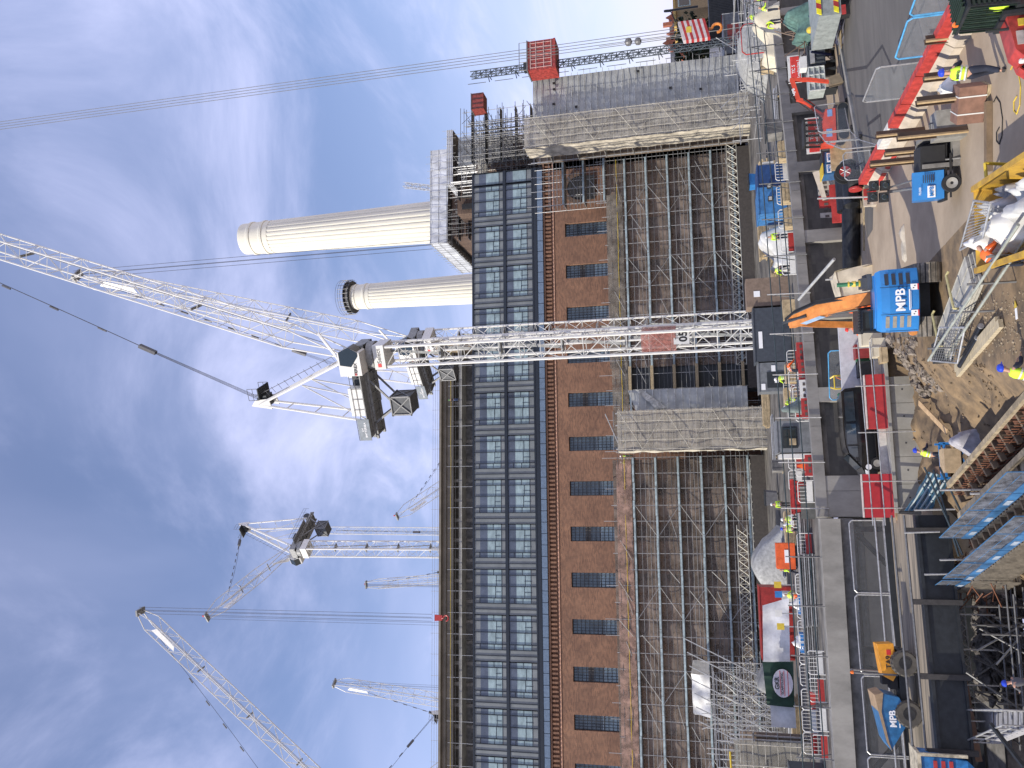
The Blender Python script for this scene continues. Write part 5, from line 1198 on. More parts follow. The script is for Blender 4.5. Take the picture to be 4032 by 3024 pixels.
for i, (x, y, m2) in enumerate(gl):
    where = 'right of the crane foot' if x > 14 else 'between crane and gatehouse' if x > 5.4 else 'near the red skip' if x > -4 else 'below the green banner'
    k_ = (where, m2 is red); cnt[k_] = cnt.get(k_, 0)+1; gate('%s from left of the white barrier frames with %s panel %s' % (ords[cnt[k_]-1], 'red' if m2 is red else 'white', where), x, y, m2)
for i, (x, y, c) in enumerate(((8.6, 58.6, red), (7.2, 58.4, white), (9.9, 59, red), (5.9, 58.0, red), (2.1, 57.8, red))):
    barrier(('red plastic barrier under the second gate frame', 'white plastic barrier between two red ones on the deck', 'red plastic barrier nearest the kneeling orange worker', 'red plastic barrier beside the grey green sheet', 'red plastic barrier left of the gatehouse')[i], x, y, DZ, .05, c, 1.4, .8)
tarp('grey green cloth bundle hung over the barriers right of the gatehouse', [(5.6, 58.6), (7.0, 59.6)], 2.0, mat('sage_cloth', (.16, .20, .19), .8, var=.2), 'cloth_bundle', 6, 12, .2, cat='cloth')
t = thing('traffic_cone', 'fluorescent orange tripod sign just left of the gatehouse', 'sign', (1.8, 58.4, DZ)); m = MB(); m.prism([(1.4, 58.4, DZ), (2.5, 58.4, DZ+.1), (2.1, 58.4, DZ+1.3)], (0, .05, 0)); m.build('panel', hivor, t); m = MB(); m.tube((1.5, 58.6, DZ), (1.9, 58.4, DZ+1.6), .03, 5); m.build('leg', galv, t)
for i, (x, y, w, n) in enumerate(((-6.5, 63, 5, 8), (-2.6, 64.5, 3.2, 6), (-11, 63.5, 5, 7))):
    t = thing('panel_stack', ('stack of grey galvanised deck panels left of the red skip', 'short stack of galvanised panels beside the red skip', 'low stack of grey deck panels below the white sheet')[i], 'stack', (x, y, DZ))
    for k in range(n): MB().box((x-w/2+rnd.uniform(-.1, .1), y-.6, DZ+.14*k), (x+w/2+rnd.uniform(-.1, .1), y+.6, DZ+.14*k+.08)).build('deck_panel', galv if k % 2 else galvd, t)
t = thing('compressor', 'orange site compressor box on the deck between workers', 'compressor', (-4.5, 70, DZ+.6)); MB().box((-5.6, 69.5, DZ+.7), (-3.6, 70.8, DZ+2.1)).build('housing', mat('comp_orange', (.8, .13, .03), .5), t); m = MB(); m.box((-5.1, 69.46, DZ+1.2), (-4.1, 69.49, DZ+1.5)); m.build('plate', white_t, t); m = MB(); m.box((-5.4, 69.6, DZ), (-3.8, 70.7, DZ+.7)); m.build('base', dark, t)
for i, (x, y, c) in enumerate(((-7.6, 70, blue), (-6.9, 70.4, yellow), (-9.2, 71, white), (-10.0, 69.5, yellow))):
    t = thing('notice_board', ('blue safety notice board behind the deck panels', 'yellow safety notice beside the blue one', 'white safety notice on a deck post', 'yellow and red warning notice above the white rags')[i], 'sign', (x, y, DZ)); MB().box((x-.25, y, DZ+1.8), (x+.25, y+.04, DZ+2.35)).build('panel', c, t); MB().box((x-.04, y+.05, DZ), (x+.04, y+.1, DZ+1.8)).build('post', galv, t)
for i, (x, y) in enumerate(((-7.9, 66.8), (-10.7, 67.2), (-1.9, 69.5))): tarp(('crumpled white rags on a blue bin', 'white plastic bags heaped on the deck panels', 'crumpled pale dust sheet beside two workers')[i], [(x-.55, y-.4), (x+.55, y+.4)], .7, white, 'rag_heap', i+11, 10, .4, cat='rags', z0=DZ+.7)
for i, (x, y, z, c) in enumerate(((-8.0, 66.9, 0, blue), (-10.8, 67.3, 0, blue), (20.3, 61.5, 0, ply), (22.6, 62.5, 0, ply), (9.3, 65, .2, ply), (7.6, 66, .3, ply), (26.2, 63.2, 0, ply))):
    t = thing('material_crate', ('blue bin under the crumpled white rags', 'blue bin under the white plastic bags', 'brown timber crate right of the crane behind the rails', 'taller timber crate in front of the bright blue cabin', 'slatted crate below the grey cabin door', 'slatted pallet crate behind the kneeling worker', 'plywood offcut box below the navy cabin')[i], 'crate', (x, y, DZ+z)); MB().box((x-.7, y-.5, DZ+z), (x+.7, y+.5, DZ+z+.9)).build('box', c, t)
    m = MB(); [m.box((x-.72, y-.53, DZ+z+.15+.25*k), (x+.72, y-.505, DZ+z+.25+.25*k)) for k in range(3)]; m.build('slat', plank if c is ply else c, t)
# tall grey building with red panels, containers and clutter on the far right deck
p = V(2915, 128, 118); t = thing('hoarded_building', 'grey box building with red panels beyond the right end of the deck', 'building', (p.x, 118, DZ))
xa, xb = V(2915, 205, 118).x, V(2915, 48, 118).x; za, zb_ = V(2920, 128, 118).z, V(2852, 128, 118).z
MB().box((xa, 118, DZ), (xb, 126, zb_)).build('wall', mat('hoard_grey', (.14, .155, .17), .7), t)
m = MB(); dx_ = (xb-xa)
for k in range(4): m.box((xa+dx_*.17+dx_*.115*k*1.25, 117.9, za+.2), (xa+dx_*.17+dx_*.115*(k*1.25+1.1), 117.99, zb_-.45))
m.build('red_panel', mat('panel_red', (.33, .05, .04), .6), t); MB().box((xa-.1, 117.8, zb_), (xb+.1, 126.1, zb_+.15)).build('roof', galvd, t)
for i, (sx, sy, w, h, c, l) in enumerate(((2890, 260, 6, 3.4, 'n', 'blue grey site cabins stacked behind the hoist mast'), (2830, 235, 5, 2.6, 'w', 'white site cabin roof behind the hoist mast'), (2862, 15, 9, 5.5, 'd', 'dark clutter of stacked cabins at the right edge'), (2880, 110, 5, 3, 'r', 'dark red cabin behind the hook block'))):
    p = V(sx, sy, 135); container(l, p.x-w/2, p.x+w/2, 135, 140, max(1, p.z-h/2), h, {'n': mat('cabin_bluegrey', (.07, .10, .17), .5), 'w': white, 'd': dark, 'r': mat('cabin_darkred', (.20, .03, .03), .5)}[c], 'site_cabin', 'cabin')
jungle('site_rails', 'tangle of pale handrails and tubes on the right end of the deck', 38, 56, 72, 88, DZ, DZ+2.6, 40, 14, 12, m_=galv, r=.04)
# fence rails and steel props below the deck at the right
fence_panel('low white mesh fence standing before the far cabins at the right end', (44, 88), (52, 90), white, 2.0, z=DZ)
t = thing('tubular_frame', 'thin red tubular frame standing behind the cream tarpaulin', 'frame', (37, 67, DZ)); m = MB(); m.path([(36.6, 67, DZ), (36.6, 67, DZ+2.6), (36.9, 67, DZ+2.9), (39.3, 67.5, DZ+2.9), (39.6, 67.5, DZ+2.6), (39.6, 67.5, DZ)], .05, 6); m.build('tube', red, t)
# workers on the deck
PW = [('worker in yellow hi vis and white helmet leaning at the grey cabin door', (9.3, 66.8), .4, 'lean', hiviz, navy, helm_w),
 ('worker in orange hi vis crouching over timber below the grey cabin', (9.0, 61.5), -1.4, 'bend', hivor, navy, None),
 ('worker in yellow jacket bending beside the slatted crates', (7.3, 64.6), 1.9, 'bend', hiviz, hiviz, helm_w),
 ('worker in green vest standing in the dark scaffold bay beyond the red skip', (-.6, 78), .2, 'stand', hiviz, black, helm_w),
 ('worker in green vest with dark helmet beside the crumpled dust sheet', (-2.4, 68.0), 2.9, 'stand', hiviz, navy, helm_b),
 ('worker in a yellow vest turned away behind the red skip', (-1.6, 67.3), .4, 'work', hiviz, navy, helm_w),
 ('worker in yellow vest walking behind the stacked deck panels', (-5.9, 72.5), 1.2, 'walk', hiviz, navy, None),
 ('worker in orange trousers and green vest left of the compressor', (-7.7, 69.6), -.5, 'work', hiviz, hivor, helm_w),
 ('worker in yellow hi vis in front of the pale tent sheet', (20.8, 67.2), 3.0, 'stand', hiviz, navy, helm_w),
 ('worker half hidden in yellow at the foot of the pale tent sheet', (18.0, 66.4), .3, 'bend', hiviz, navy, None),
 ('worker in a green vest stooping over the big cream tarpaulin', (36.8, 62.9), 2.2, 'bend', hiviz, navy, None),
 ('worker in a green vest between the cream tarpaulin and the red frame', (38.6, 64.2), -2.0, 'lean', hiviz, navy, None),
 ('worker in white helmet and yellow vest behind the folded grey sheet', (42.2, 68.5), 1.0, 'stand', hiviz, black, helm_w),
 ('worker in green hi vis in front of the red panelled building', (46, 77), .5, 'work', hiviz, greyc, helm_w)]
for l, (x, y), rz, k, tp_, lg, hm in PW: person(l, (x, y, DZ), rz, k, tp_, legs=lg, helmet=hm, group=None)
for i, (sx, sy, kk) in enumerate(((2408, 1672, 'stand'), (2432, 1742, 'work'), (2436, 1795, 'stand'), (2438, 1826, 'work'))):
    p = V(sx+30, sy, 113.8); person(('worker with white helmet on top of the netted middle bay', 'worker in yellow vest bending on top of the netted middle bay', 'worker in green vest left of the netted bay top', 'leftmost worker on the yellow railed scaffold top')[i], (p.x, 113.8, LV[5]+.1), rnd.uniform(0, 6), kk, hiviz, legs=navy if i != 2 else green, helmet=helm_w)
p = V(1800, 1573, 127.5); person('worker in dark blue with a green helmet on the roof storey', (p.x, 127.6, 48.9), .5, 'reach', navy, legs=mat('denim', (.05, .09, .2), .8), helmet=mat('green_helmet', (.1, .5, .12), .4), band=False, vest=False)

# added shade strips, then more stored material on the deck behind the rails
MB().box((-50, 112.2, DZ), (5.5, 112.35, 4.4)).thing('base_shade_strip', mat('shade_strip_dark', (.07, .06, .052), .8), 'added dark strip standing for shade along the foot of the left scaffold', 'hoarding')  # added dark strips, painting the shade at the scaffold foot
MB().box((14.4, 112.2, DZ), (48, 112.35, 4.2)).thing('base_shade_strip', MATS['shade_strip_dark'], 'added dark strip standing for shade along the foot of the right scaffold', 'hoarding')
spots = [(-23, 90), (-17, 93), (-9, 80), (-5, 86), (0, 92), (3, 84), (6, 92), (10, 98), (14, 88), (18, 84), (21, 95), (25, 80), (27.5, 90), (30, 76), (32, 84), (35, 92), (38, 72), (29.5, 66.5), (31.8, 69), (16.8, 78), (-19.5, 80), (-3.2, 76), (20.2, 76), (24.4, 74)]
spots.sort(); kinds = ['tube', 'board', 'bin', 'pallet']; kc = {}
for i, (x, y) in enumerate(spots):
    kd = kinds[i % 4]; kc[kd] = kc.get(kd, 0)+1; o9 = 'first second third fourth fifth sixth seventh'.split()[kc[kd]-1]; rz = rnd.uniform(-.25, .25)
    if kd == 'tube':
        t = thing('tube_bundle', o9+' bundle of scaffold tubes from the left, lying on the deck beyond the rails', 'bundle', (x, y, DZ), rz, 'scaffold tube bundles on the deck'); m = MB()
        for k in range(14): m.tube((-2.6+rnd.uniform(-.3, .3), .12*(k % 5), .15+.12*(k//5)), (2.6+rnd.uniform(-.3, .3), .12*(k % 5), .15+.12*(k//5)), .05, 5)
        m.build('tubes', galv, t, local=True); m = MB(); [m.box((q_, -.15, 0), (q_+.1, .65, .1)) for q_ in (-1.8, 1.7)]; m.build('bearer', plank, t, local=True)
    elif kd == 'board':
        t = thing('board_stack', o9+' stack of scaffold boards from the left on the deck beyond the rails', 'stack', (x, y, DZ), rz, 'scaffold board stacks on the deck')
        for k in range(6): m = MB(); m.box((-2+rnd.uniform(-.2, .2), -.6, .05+.14*k), (2+rnd.uniform(-.2, .2), .6, .17+.14*k)); m.build('board_layer', (plank, ply)[k % 2], t, local=True)
    elif kd == 'bin':
        cm_ = (blue, greyc, yellow, red, concd, blue)[kc[kd]-1]; t = thing('site_bin', o9+' wheeled site bin from the left on the deck beyond the rails', 'bin', (x, y, DZ), rz, 'site bins on the deck'); m = MB(); m.prism([(-.6, -.5, .2), (.6, -.5, .2), (.75, -.6, 1.4), (-.75, -.6, 1.4)], (0, 1.1, 0)); m.build('tub', cm_, t, local=True); m = MB(); m.box((-.8, -.65, 1.4), (.8, .6, 1.5)); m.build('lid', dark, t, local=True); m = MB(); [m.lathe([(.1, -.05), (.12, 0), (.1, .05)], 10, (q_, -.4, .12), 'y') for q_ in (-.5, .5)]; m.build('wheel', black, t, local=True)
    else:
        t = thing('loaded_pallet', o9+' loaded pallet from the left on the deck beyond the rails', 'pallet', (x, y, DZ), rz, 'loaded pallets on the deck'); m = MB(); m.box((-.6, -.5, 0), (.6, .5, .14)); m.build('pallet', plank, t, local=True); m = MB(); m.box((-.55, -.45, .14), (.55, .45, 1.1)); m.build('load', (whitet, concd, ply, MATS['mid_grey'], whitet, ply)[kc[kd]-1], t, local=True); m = MB(); [m.box((q_, -.46, .14), (q_+.04, .46, 1.12)) for q_ in (-.3, .3)]; m.build('strap', black, t, local=True)
# ================================================================ foreground machines
def P(sx, sy, z=0.0): return G(sx, sy, z)
exb = mat('digger_blue', (.035, .22, .55), .28, var=.06, scale=.8)
exo = mat('digger_orange', (.72, .27, .07), .4, var=.12)
steelt = mat('track_steel', (.24, .21, .17), .7, .2, var=.25)
def track(t, x, L, w, h, y0, name='track', shoe=.2, along='y'):
    """a crawler track lying along local y (or x) with its shoes"""
    m = MB(); r = h/2; prof = [(y0+r+(L-2*r)*i/4, 0) for i in range(5)]
    pts = [(y0+r, 0)]+[(y0+r+(L-2*r)*k/8, 0) for k in range(1, 9)]+[(y0+L-r+r*math.sin(a), r-r*math.cos(a)) for a in [math.pi*k/8 for k in range(1, 9)]]+[(y0+L-r-(L-2*r)*k/8, h) for k in range(1, 9)]+[(y0+r-r*math.sin(a), r+r*math.cos(a)) for a in [math.pi*k/8 for k in range(1, 8)]]
    def v3(a, yy, zz): return (a, yy, zz) if along == 'y' else (yy, a, zz)
    n = len(pts); m.add([v3(x-w/2, *p) for p in pts]+[v3(x+w/2, *p) for p in pts], [tuple(range(n))[::-1], tuple(range(n, 2*n))]+[(i, (i+1) % n, n+(i+1) % n, n+i) for i in range(n)])
    tr = m.build(name, dark, t, local=True); m = MB()
    for i in range(n):
        a, b = Vector(pts[i]), Vector(pts[(i+1) % n]); d = b-a; nn = Vector((d.y, -d.x)).normalized(); L_ = d.length; k = max(1, round(L_/shoe))
        for j in range(k):
            c = a+d*((j+.5)/k)+nn*.015; e = d.normalized()*(L_/k*.42)
            p0, p1 = c-e, c+e; q0, q1 = p0+nn*.035, p1+nn*.035
            m.add([v3(x-w/2-.01, *p0), v3(x+w/2+.01, *p0), v3(x+w/2+.01, *p1), v3(x-w/2-.01, *p1), v3(x-w/2-.01, *q0), v3(x+w/2+.01, *q0), v3(x+w/2+.01, *q1), v3(x-w/2-.01, *q1)], [(0,3,2,1),(4,5,6,7),(0,1,5,4),(1,2,6,5),(2,3,7,6),(3,0,4,7)])
    m.build('track_shoes', steelt, tr, local=True); return tr
e = thing('excavator', 'large blue backed excavator with orange boom seen from behind on the sandy yard', 'excavator', (8.0, 36.0, 0), R_(-11))
track(e, -1.12, 3.6, .8, .95, -.2); track(e, 1.08, 3.6, .8, .95, -.2)
m = MB(); m.box((-.75, .5, .35), (.75, 2.6, .85)); m.lathe([(.6, .8), (.6, 1.05)], 20, (0, 1.5, 0)); m.build('undercarriage', dark, e, local=True)
m = MB(); nseg = 16; rows = []
for (z, k, gr) in ((1.0, .94, .10), (1.06, 1.0, .0), (2.15, 1.0, .0), (2.45, .985, .06), (2.60, .93, .2), (2.62, .85, .4)):
    row = []
    for i in range(nseg+1):
        a = -1+2*i/nseg; row.append((1.28*a*k, -.30-.42*math.cos(a*1.25)**.8+gr*.9, z))
    rows.append(row)
vs = [p for r in rows for p in r]; nn_ = nseg+1; fs = [(j*nn_+i, j*nn_+i+1, (j+1)*nn_+i+1, (j+1)*nn_+i) for j in range(len(rows)-1) for i in range(nseg)]
m.add(vs, fs)
m.prism([(r[0][0], r[0][1], r[0][2]) for r in rows]+[(-1.2, 1.2, 2.3), (-1.25, 1.2, 1.0)], (.02, 0, 0)); m.prism([(r[-1][0], r[-1][1], r[-1][2]) for r in rows]+[(1.2, 1.2, 2.3), (1.25, 1.2, 1.0)], (-.02, 0, 0))
m.prism([rows[-1][i] for i in range(nn_)]+[(1.15, 1.2, 2.5), (-1.15, 1.2, 2.5)], (0, 0, .03)); m.prism([rows[0][i] for i in range(nn_)]+[(1.2, 1.2, 1.0), (-1.2, 1.2, 1.0)], (0, 0, .03))
eng = m.build('engine_cover', exb, e, local=True)
def ry(a, k=1.0): return -.30-.42*math.cos(a*1.25)**.8-.012
vent = mat('vent_dark', (.04, .05, .07), .7); ventl = mat('vent_beige', (.32, .29, .24), .7)
for s, mm_ in ((-1, ventl), (1, vent)):
    m = MB()
    for k in range(4):
        a0, a1 = (-.86, -.5) if s < 0 else (.5, .86); z = 1.35+.27*k; m.add([(1.28*a0, ry(a0)-.004, z), (1.28*a1, ry(a1)-.004, z), (1.28*a1, ry(a1)-.004, z+.15), (1.28*a0, ry(a0)-.004, z+.15)], [(0, 1, 2, 3)]); am = (a0+a1)/2
    m.build('vent_grille', mm_, eng, local=True)
m = MB()
for a0, a1, z0, z1 in ((-.97, -.96, 1.1, 2.3), (-.44, -.425, 1.2, 2.5), (.425, .44, 1.2, 2.5)): m.add([(1.28*a0, ry(a0)-.003, z0), (1.28*a1, ry(a1)-.003, z0), (1.28*a1, ry(a1)-.003, z1), (1.28*a0, ry(a0)-.003, z1)], [(0, 1, 2, 3)])
m.build('panel_seam', dark, eng, local=True)
text('lettering', 'MPB', .50, white_t, eng, (.0, -.80, 1.75), (1, 0, 0), (0, 0, 1), .02, local=True)
m = MB(); m.box((-.42, -.77, 1.40), (.42, -.76, 1.44)); m.box((-.36, -.77, 1.36), (.36, -.76, 1.375)); m.build('logo_bar', white_t, eng, local=True)
for a in (-.42, .40):
    m = MB(); m.cur = 0; m.box((1.28*a-.12, ry(a)-.03, 1.06), (1.28*a+.12, ry(a)-.01, 1.36)); m.cur = 1; m.box((1.28*a-.12, ry(a)-.034, 1.06), (1.28*a+.12, ry(a)-.031, 1.11)); m.cur = 2; m.ball((1.28*a-.04, ry(a)-.03, 1.25), (.025, .006, .035), 8, 4); m.ball((1.28*a+.05, ry(a)-.03, 1.2), (.025, .006, .035), 8, 4); m.build('warning_sticker', [white_t, red_t, black], eng, local=True)
# cab on the left
m = MB()
for (x, y) in ((-1.25, .35), (-.35, .35), (-1.25, 1.9), (-.35, 1.9)): m.bar((x, y, 2.0), (x+(.04 if x < -1 else 0), y, 3.05), .09)
m.box((-1.3, .25, 3.03), (-.3, 2.0, 3.13)); m.box((-1.28, .3, 2.1), (-.32, 1.95, 2.3)); m.bar((-1.25, .35, 2.62), (-.35, .35, 2.62), .05)
for k in range(9): m.tube((-1.2, .2, 2.35), (-1.2, .2, 2.36), .02, 4)
cb_ = m.build('cab', dark, e, local=True); MB().box((-1.2, .37, 2.3), (-.4, 1.88, 3.02)).build('cab_glass', glass, cb_, local=True)
m = MB()
for k in range(8): m.ball((-1.16+.12*k, .18, 3.18), (.06, .05, .06), 6, 4)
m.build('roof_guard', black, cb_, local=True)
m = MB(); m.box((.55, .3, 2.62), (1.2, 1.5, 2.8)); m.box((.6, .4, 2.8), (1.05, 1.2, 3.0)); m.build('tool_box', mat('charcoal', (.06, .065, .075), .6), e, local=True)
m = MB(); m.tube((.85, .8, 3.0), (.85, .95, 3.9), .09, 10); m.build('green_exhaust', green, e, local=True); m = MB(); m.tube((.85, .85, 3.15), (.85, .9, 3.3), .13, 10); m.tube((.85, .9, 3.4), (.85, .91, 3.47), .13, 10); m.tube((.85, .8, 2.98), (.85, .8, 3.06), .14, 10); m.build('yellow_band', yellow, e, local=True)
# boom: boxed arm widening at the knuckle, foreshortened and leaning left
def boxarm(mb, pts, w):
    pts = [(Vector(p), h) for p, h in pts]; prev = None
    n0 = None
    for i, (p, h) in enumerate(pts):
        d = (pts[min(i+1, len(pts)-1)][0]-pts[max(i-1, 0)][0]).normalized(); sx_ = Vector((1, 0, 0)); up = sx_.cross(d).normalized(); sx_ = d.cross(up).normalized()
        ring = [p-sx_*w/2-up*h/2, p+sx_*w/2-up*h/2, p+sx_*w/2+up*h/2, p-sx_*w/2+up*h/2]
        if prev: mb.add(prev+ring, [(0, 1, 5, 4), (1, 2, 6, 5), (2, 3, 7, 6), (3, 0, 4, 7)])
        else: mb.add(ring, [(0, 3, 2, 1)])
        prev = ring
    mb.add(prev, [(0, 1, 2, 3)]); return mb
m = MB(); boxarm(m, [((.25, 1.0, 1.9), .5), ((.15, 1.9, 3.0), .75), ((-.1, 3.0, 4.1), .85), ((-.45, 4.1, 5.0), .6), ((-.62, 4.7, 5.45), .35)], .52); bm_ = m.build('boom', exo, e, local=True)
m = MB(); boxarm(m, [((-.6, 4.6, 5.5), .35), ((-.75, 5.3, 4.2), .5), ((-.9, 5.8, 2.2), .28)], .3); m.build('stick', exo, e, local=True)
m = MB(); m.prism([(-1.3, 5.5, .9), (-1.3, 6.2, .5), (-1.3, 6.6, 1.4), (-1.3, 6.0, 2.2)], (.9, 0, 0)); m.build('bucket', steelt, e, local=True)
m = MB()
for s in (-.34, .34): m.tube((.2+s, 1.7, 1.9), (.0+s*.9, 2.9, 3.7), .07, 8); m.tube((.0+s*.9, 2.9, 3.7), (-.05+s*.9, 3.1, 4.0), .04, 8)
m.tube((-.35, 3.4, 4.9), (-.6, 4.9, 5.8), .07, 8); m.build('hydraulic_ram', mat('ram_grey', (.07, .075, .08), .4, .4), e, local=True)
m = MB()
for k in range(4): m.path([(.35-.05*k, 1.4, 2.7+.04*k), (.38-.05*k, 2.0, 3.5+.05*k), (.28-.05*k, 2.8, 4.55+.04*k), (-.05-.05*k, 3.8, 5.35+.03*k), (-.4-.04*k, 4.5, 5.75)], .03, 5)
m.build('hydraulic_hose', black, e, local=True)
m = MB(); m.bar((-.42, 2.95, 4.25), (-.70, 3.9, 5.0), .03, .35); m.build('name_panel', mat('panel_bluewhite', (.35, .5, .7), .5), e, local=True)
m = MB(); m.tube((.9, -.5, 1.0), (.9, -.5, 1.0), .01); m = MB(); m.lathe([(.01, -.1), (.16, -.08), (.17, .1), (.01, .12)], 12, (-1.3, .2, 1.1), 'y'); m.build('orange_lamp', exo, e, local=True)
# ---------------------------------------------------------------- lighting set
g0 = P(3765, 715); g = thing('lighting_set', 'blue towable generator with black folded floodlights on its front', 'generator', (g0.x, g0.y, 0), R_(-14))
m = MB(); m.prism([(-.62, -.5, .55), (-.62, .5, .55), (-.62, .5, 1.45), (-.62, -.35, 1.62)], (1.05, 0, 0)); cv = m.build('canopy', exb, g, local=True)
m = MB(); [m.box((.0+0, -.515, .9+.07*k), (.3, -.50, .93+.07*k)) for k in range(6)]; m.build('louvre', vent, cv, local=True)
m = MB(); m.box((-.55, -.50, .85), (-.12, -.465, 1.12)); cv2 = m.build('label', white_t, cv, local=True); text('lettering', 'MPB', .2, exb, cv2, (-.335, -.53, .985), (1, 0, 0), (0, 0, 1), .02, local=True); text('lettering', '70,000', .11, white_t, cv, (-.3, -.5, 1.38), (1, 0, 0), (0, 0, 1), .01, local=True)
m = MB(); m.box((.45, -.5, .5), (1.35, .5, 1.35)); m.box((-.7, -.45, .42), (1.4, .45, .55)); m.bar((1.35, -.3, .5), (2.0, 0, .35), .08); m.bar((-.62, -.6, .35), (1.0, -.6, .35), .06); m.build('engine_frame', black, g, local=True)
for x in (-.1,):
    for s in (-1, 1):
        m = MB(); m.lathe([(.2, -.1), (.32, -.1), (.34, 0), (.32, .1), (.2, .1)], 20, (x, s*.62, .34), 'y'); w_ = m.build('wheel', black, g, local=True); m = MB(); m.lathe([(.01, s*.09), (.2, s*.13), (.2, s*.06)], 16, (x, s*.62, .34), 'y'); m.build('rim', mat('rim_grey', (.45, .44, .4), .4, .3), w_, local=True)
m = MB(); m.tube((-.1, .1, 1.5), (-.15, .1, 2.4), .06, 8); m.tube((.2, .1, 1.5), (-.05, .1, 2.6), .04, 6); m.build('mast', galvd, g, local=True)
for i, (x, z) in enumerate(((-.35, 2.55), (.1, 2.5), (-.3, 2.95), (.12, 2.9))):
    m = MB(); m.prism([(x-.18, -.12, z-.16), (x+.18, -.12, z-.16), (x+.18, -.12, z+.16), (x-.18, -.12, z+.16)], (.0, .3, 0)); l_ = m.build('lamp_head', black, g, local=True); m = MB(); m.lathe([(.12, 0), (.09, -.02)], 12, (x, -.13, z), 'y'); m.build('lens', glass, l_, local=True)
m = MB(); m.tube((.8, -.5, .5), (.8, -.6, 0), .04, 6); m.tube((1.9, 0, .4), (1.9, 0, 0), .04, 6); m.build('prop_leg', galvd, g, local=True)
# ---------------------------------------------------------------- red tractor dumper bottom right
d0 = P(4015, 215); tr = thing('site_tractor', 'red and black site tractor with slatted guard cut by the right corner', 'tractor', (13.15, 23.5, 0), R_(184), sc=.80)
# local +x = forward (towards camera left)
redm = mat('tractor_red', (.42, .05, .04), .35, var=.2, scale=2)
m = MB(); m.prism([(.5, -.4, .95), (1.9, -.36, .95), (2.05, -.34, 1.2), (1.75, -.36, 1.42), (.5, -.4, 1.55)], (0, .8, 0)); hd_ = m.build('bonnet', redm, tr, local=True)
m = MB(); m.box((1.1, .41, 1.1), (1.6, .45, 1.35)); m.build('number_panel', mat('panel_grey2', (.45, .4, .36), .5), hd_, local=True); m = MB(); m.box((.65, .41, 1.0), (.9, .45, 1.25)); m.build('yellow_sticker', yellow, hd_, local=True)
m = MB(); m.lathe([(.12, 0), (.13, .08), (.01, .1)], 14, (2.0, .15, 1.15), 'x'); m.build('headlight', mat('lamp_glass', (.7, .7, .68), .15), hd_, local=True)
for (x, s, r) in ((1.6, -1, .48), (1.6, 1, .48), (-.6, -1, .7), (-.6, 1, .7)):
    m = MB(); m.lathe([(r*.5, -.16), (r*.94, -.16), (r, -.1), (r, .1), (r*.94, .16), (r*.5, .16)], 22, (x, s*.78, r), 'y'); w_ = m.build('wheel', mat('dusty_rubber', (.11, .10, .085), .85), tr, local=True); m = MB(); m.lathe([(.02, s*.165), (r*.5, s*.19), (r*.52, s*.1)], 16, (x, s*.78, r), 'y'); m.build('rim', MATS['rim_grey'], w_, local=True)
    m = MB(); a_ = [math.pi*k/6 for k in range(7)]; m.prism([(x-(r+.1)*math.cos(a), s*.78-.2, r+(r+.1)*math.sin(a)) for a in a_]+[(x+(r+.04)*math.cos(a), s*.78-.2, r+(r+.04)*math.sin(a)) for a in a_], (0, .4, 0)); m.build('mudguard', redm, tr, local=True)
m = MB()
for (x, y) in ((.2, -.7), (.2, .7), (-1.1, -.7), (-1.1, .7)): m.bar((x, y, 1.2), (x-.1, y, 2.75), .09)
m.box((-1.3, -.8, 2.72), (.2, .8, 2.82)); m.box((-1.2, -.7, .8), (.3, .7, 1.3)); cbb = m.build('cab', dark, tr, local=True)
m = MB(); m.box((-1.1, -.68, 1.3), (.1, .68, 2.7)); m.build('cab_glass', mat('green_glass', (.03, .05, .04), .1, spec=.7), cbb, local=True)
m = MB()
for k in range(9): m.bar((-1.2+.17*k, -.78, 2.85), (-1.2+.17*k, .78, 2.95), .03, .12)
for yy in (-.82, .82):
    for k in range(9): m.bar((-1.2, yy, 1.35+.16*k), (.15, yy, 1.35+.16*k), .03, .07)
for k in range(7): m.bar((.26, -.7+.23*k, 1.3), (.2, -.7+.23*k, 2.7), .05, .03)
for k in range(9): m.bar((-1.34, -.75, 1.35+.16*k), (-1.34, .75, 1.35+.16*k), .03, .07)
m.build('slatted_guard', mat('guard_green_black', (.015, .03, .022), .5), tr, local=True)
m = MB(); m.lathe([(.10, 0), (.10, .12), (.05, .18)], 12, (.1, -.3, 2.84)); m.build('beacon', mat('beacon_orange', (.9, .2, .03), .3), tr, local=True)
m = MB(); m.ball((.12, .45, 1.75), (.12, .2, .32), 8, 6); m.build('hi_vis_coat', hiviz, tr, local=True)
m = MB(); m.box((-.4, -.5, .45), (2.0, .5, .9)); m.box((.35, -.55, .9), (.5, .55, 1.7)); m.tube((.9, .3, 1.4), (.9, .3, 2.2), .05, 8); m.path([(.5, .5, 1.0), (1.2, .62, 1.15), (1.9, .5, .95)], .04, 6); m.build('engine_block', dark, tr, local=True)
# ---------------------------------------------------------------- near people
q = P(3948, 272); person('man in yellow vest and blue helmet striding past the red tractor', (q.x, q.y, 0), R_(-50), 'stride', hiviz, navy, navy, helm_b, near=True, word='MPB', sc=1.02, bulk=1.3)
q = V(3945, 1482, 27.5); person('man with blue helmet and yellow vest cut by the bottom edge of the pit', (q.x, 27.5, q.z-1.68), R_(-70), 'lean', hiviz, navy, navy, helm_b, near=True, bulk=1.25)
q = V(3622, 1793, 43.6); person('worker in blue helmet leaning on a blue trolley in the pit', (q.x, 43.6, q.z-1.5), R_(-60), 'lean', hiviz, navy, navy, helm_b)
q = V(3770, 2882, 46.0); person('worker in green vest and blue helmet at the head of the grey stairs', (q.x, 46, q.z-1.6), R_(-10), 'stand', hiviz, greyc, navy, helm_b)
q = V(3335, 1288, 48.6); person('worker in orange with a red helmet behind the big excavator', (q.x, 48.6, 0), R_(30), 'work', hivor, hivor, hivor, helm_r)
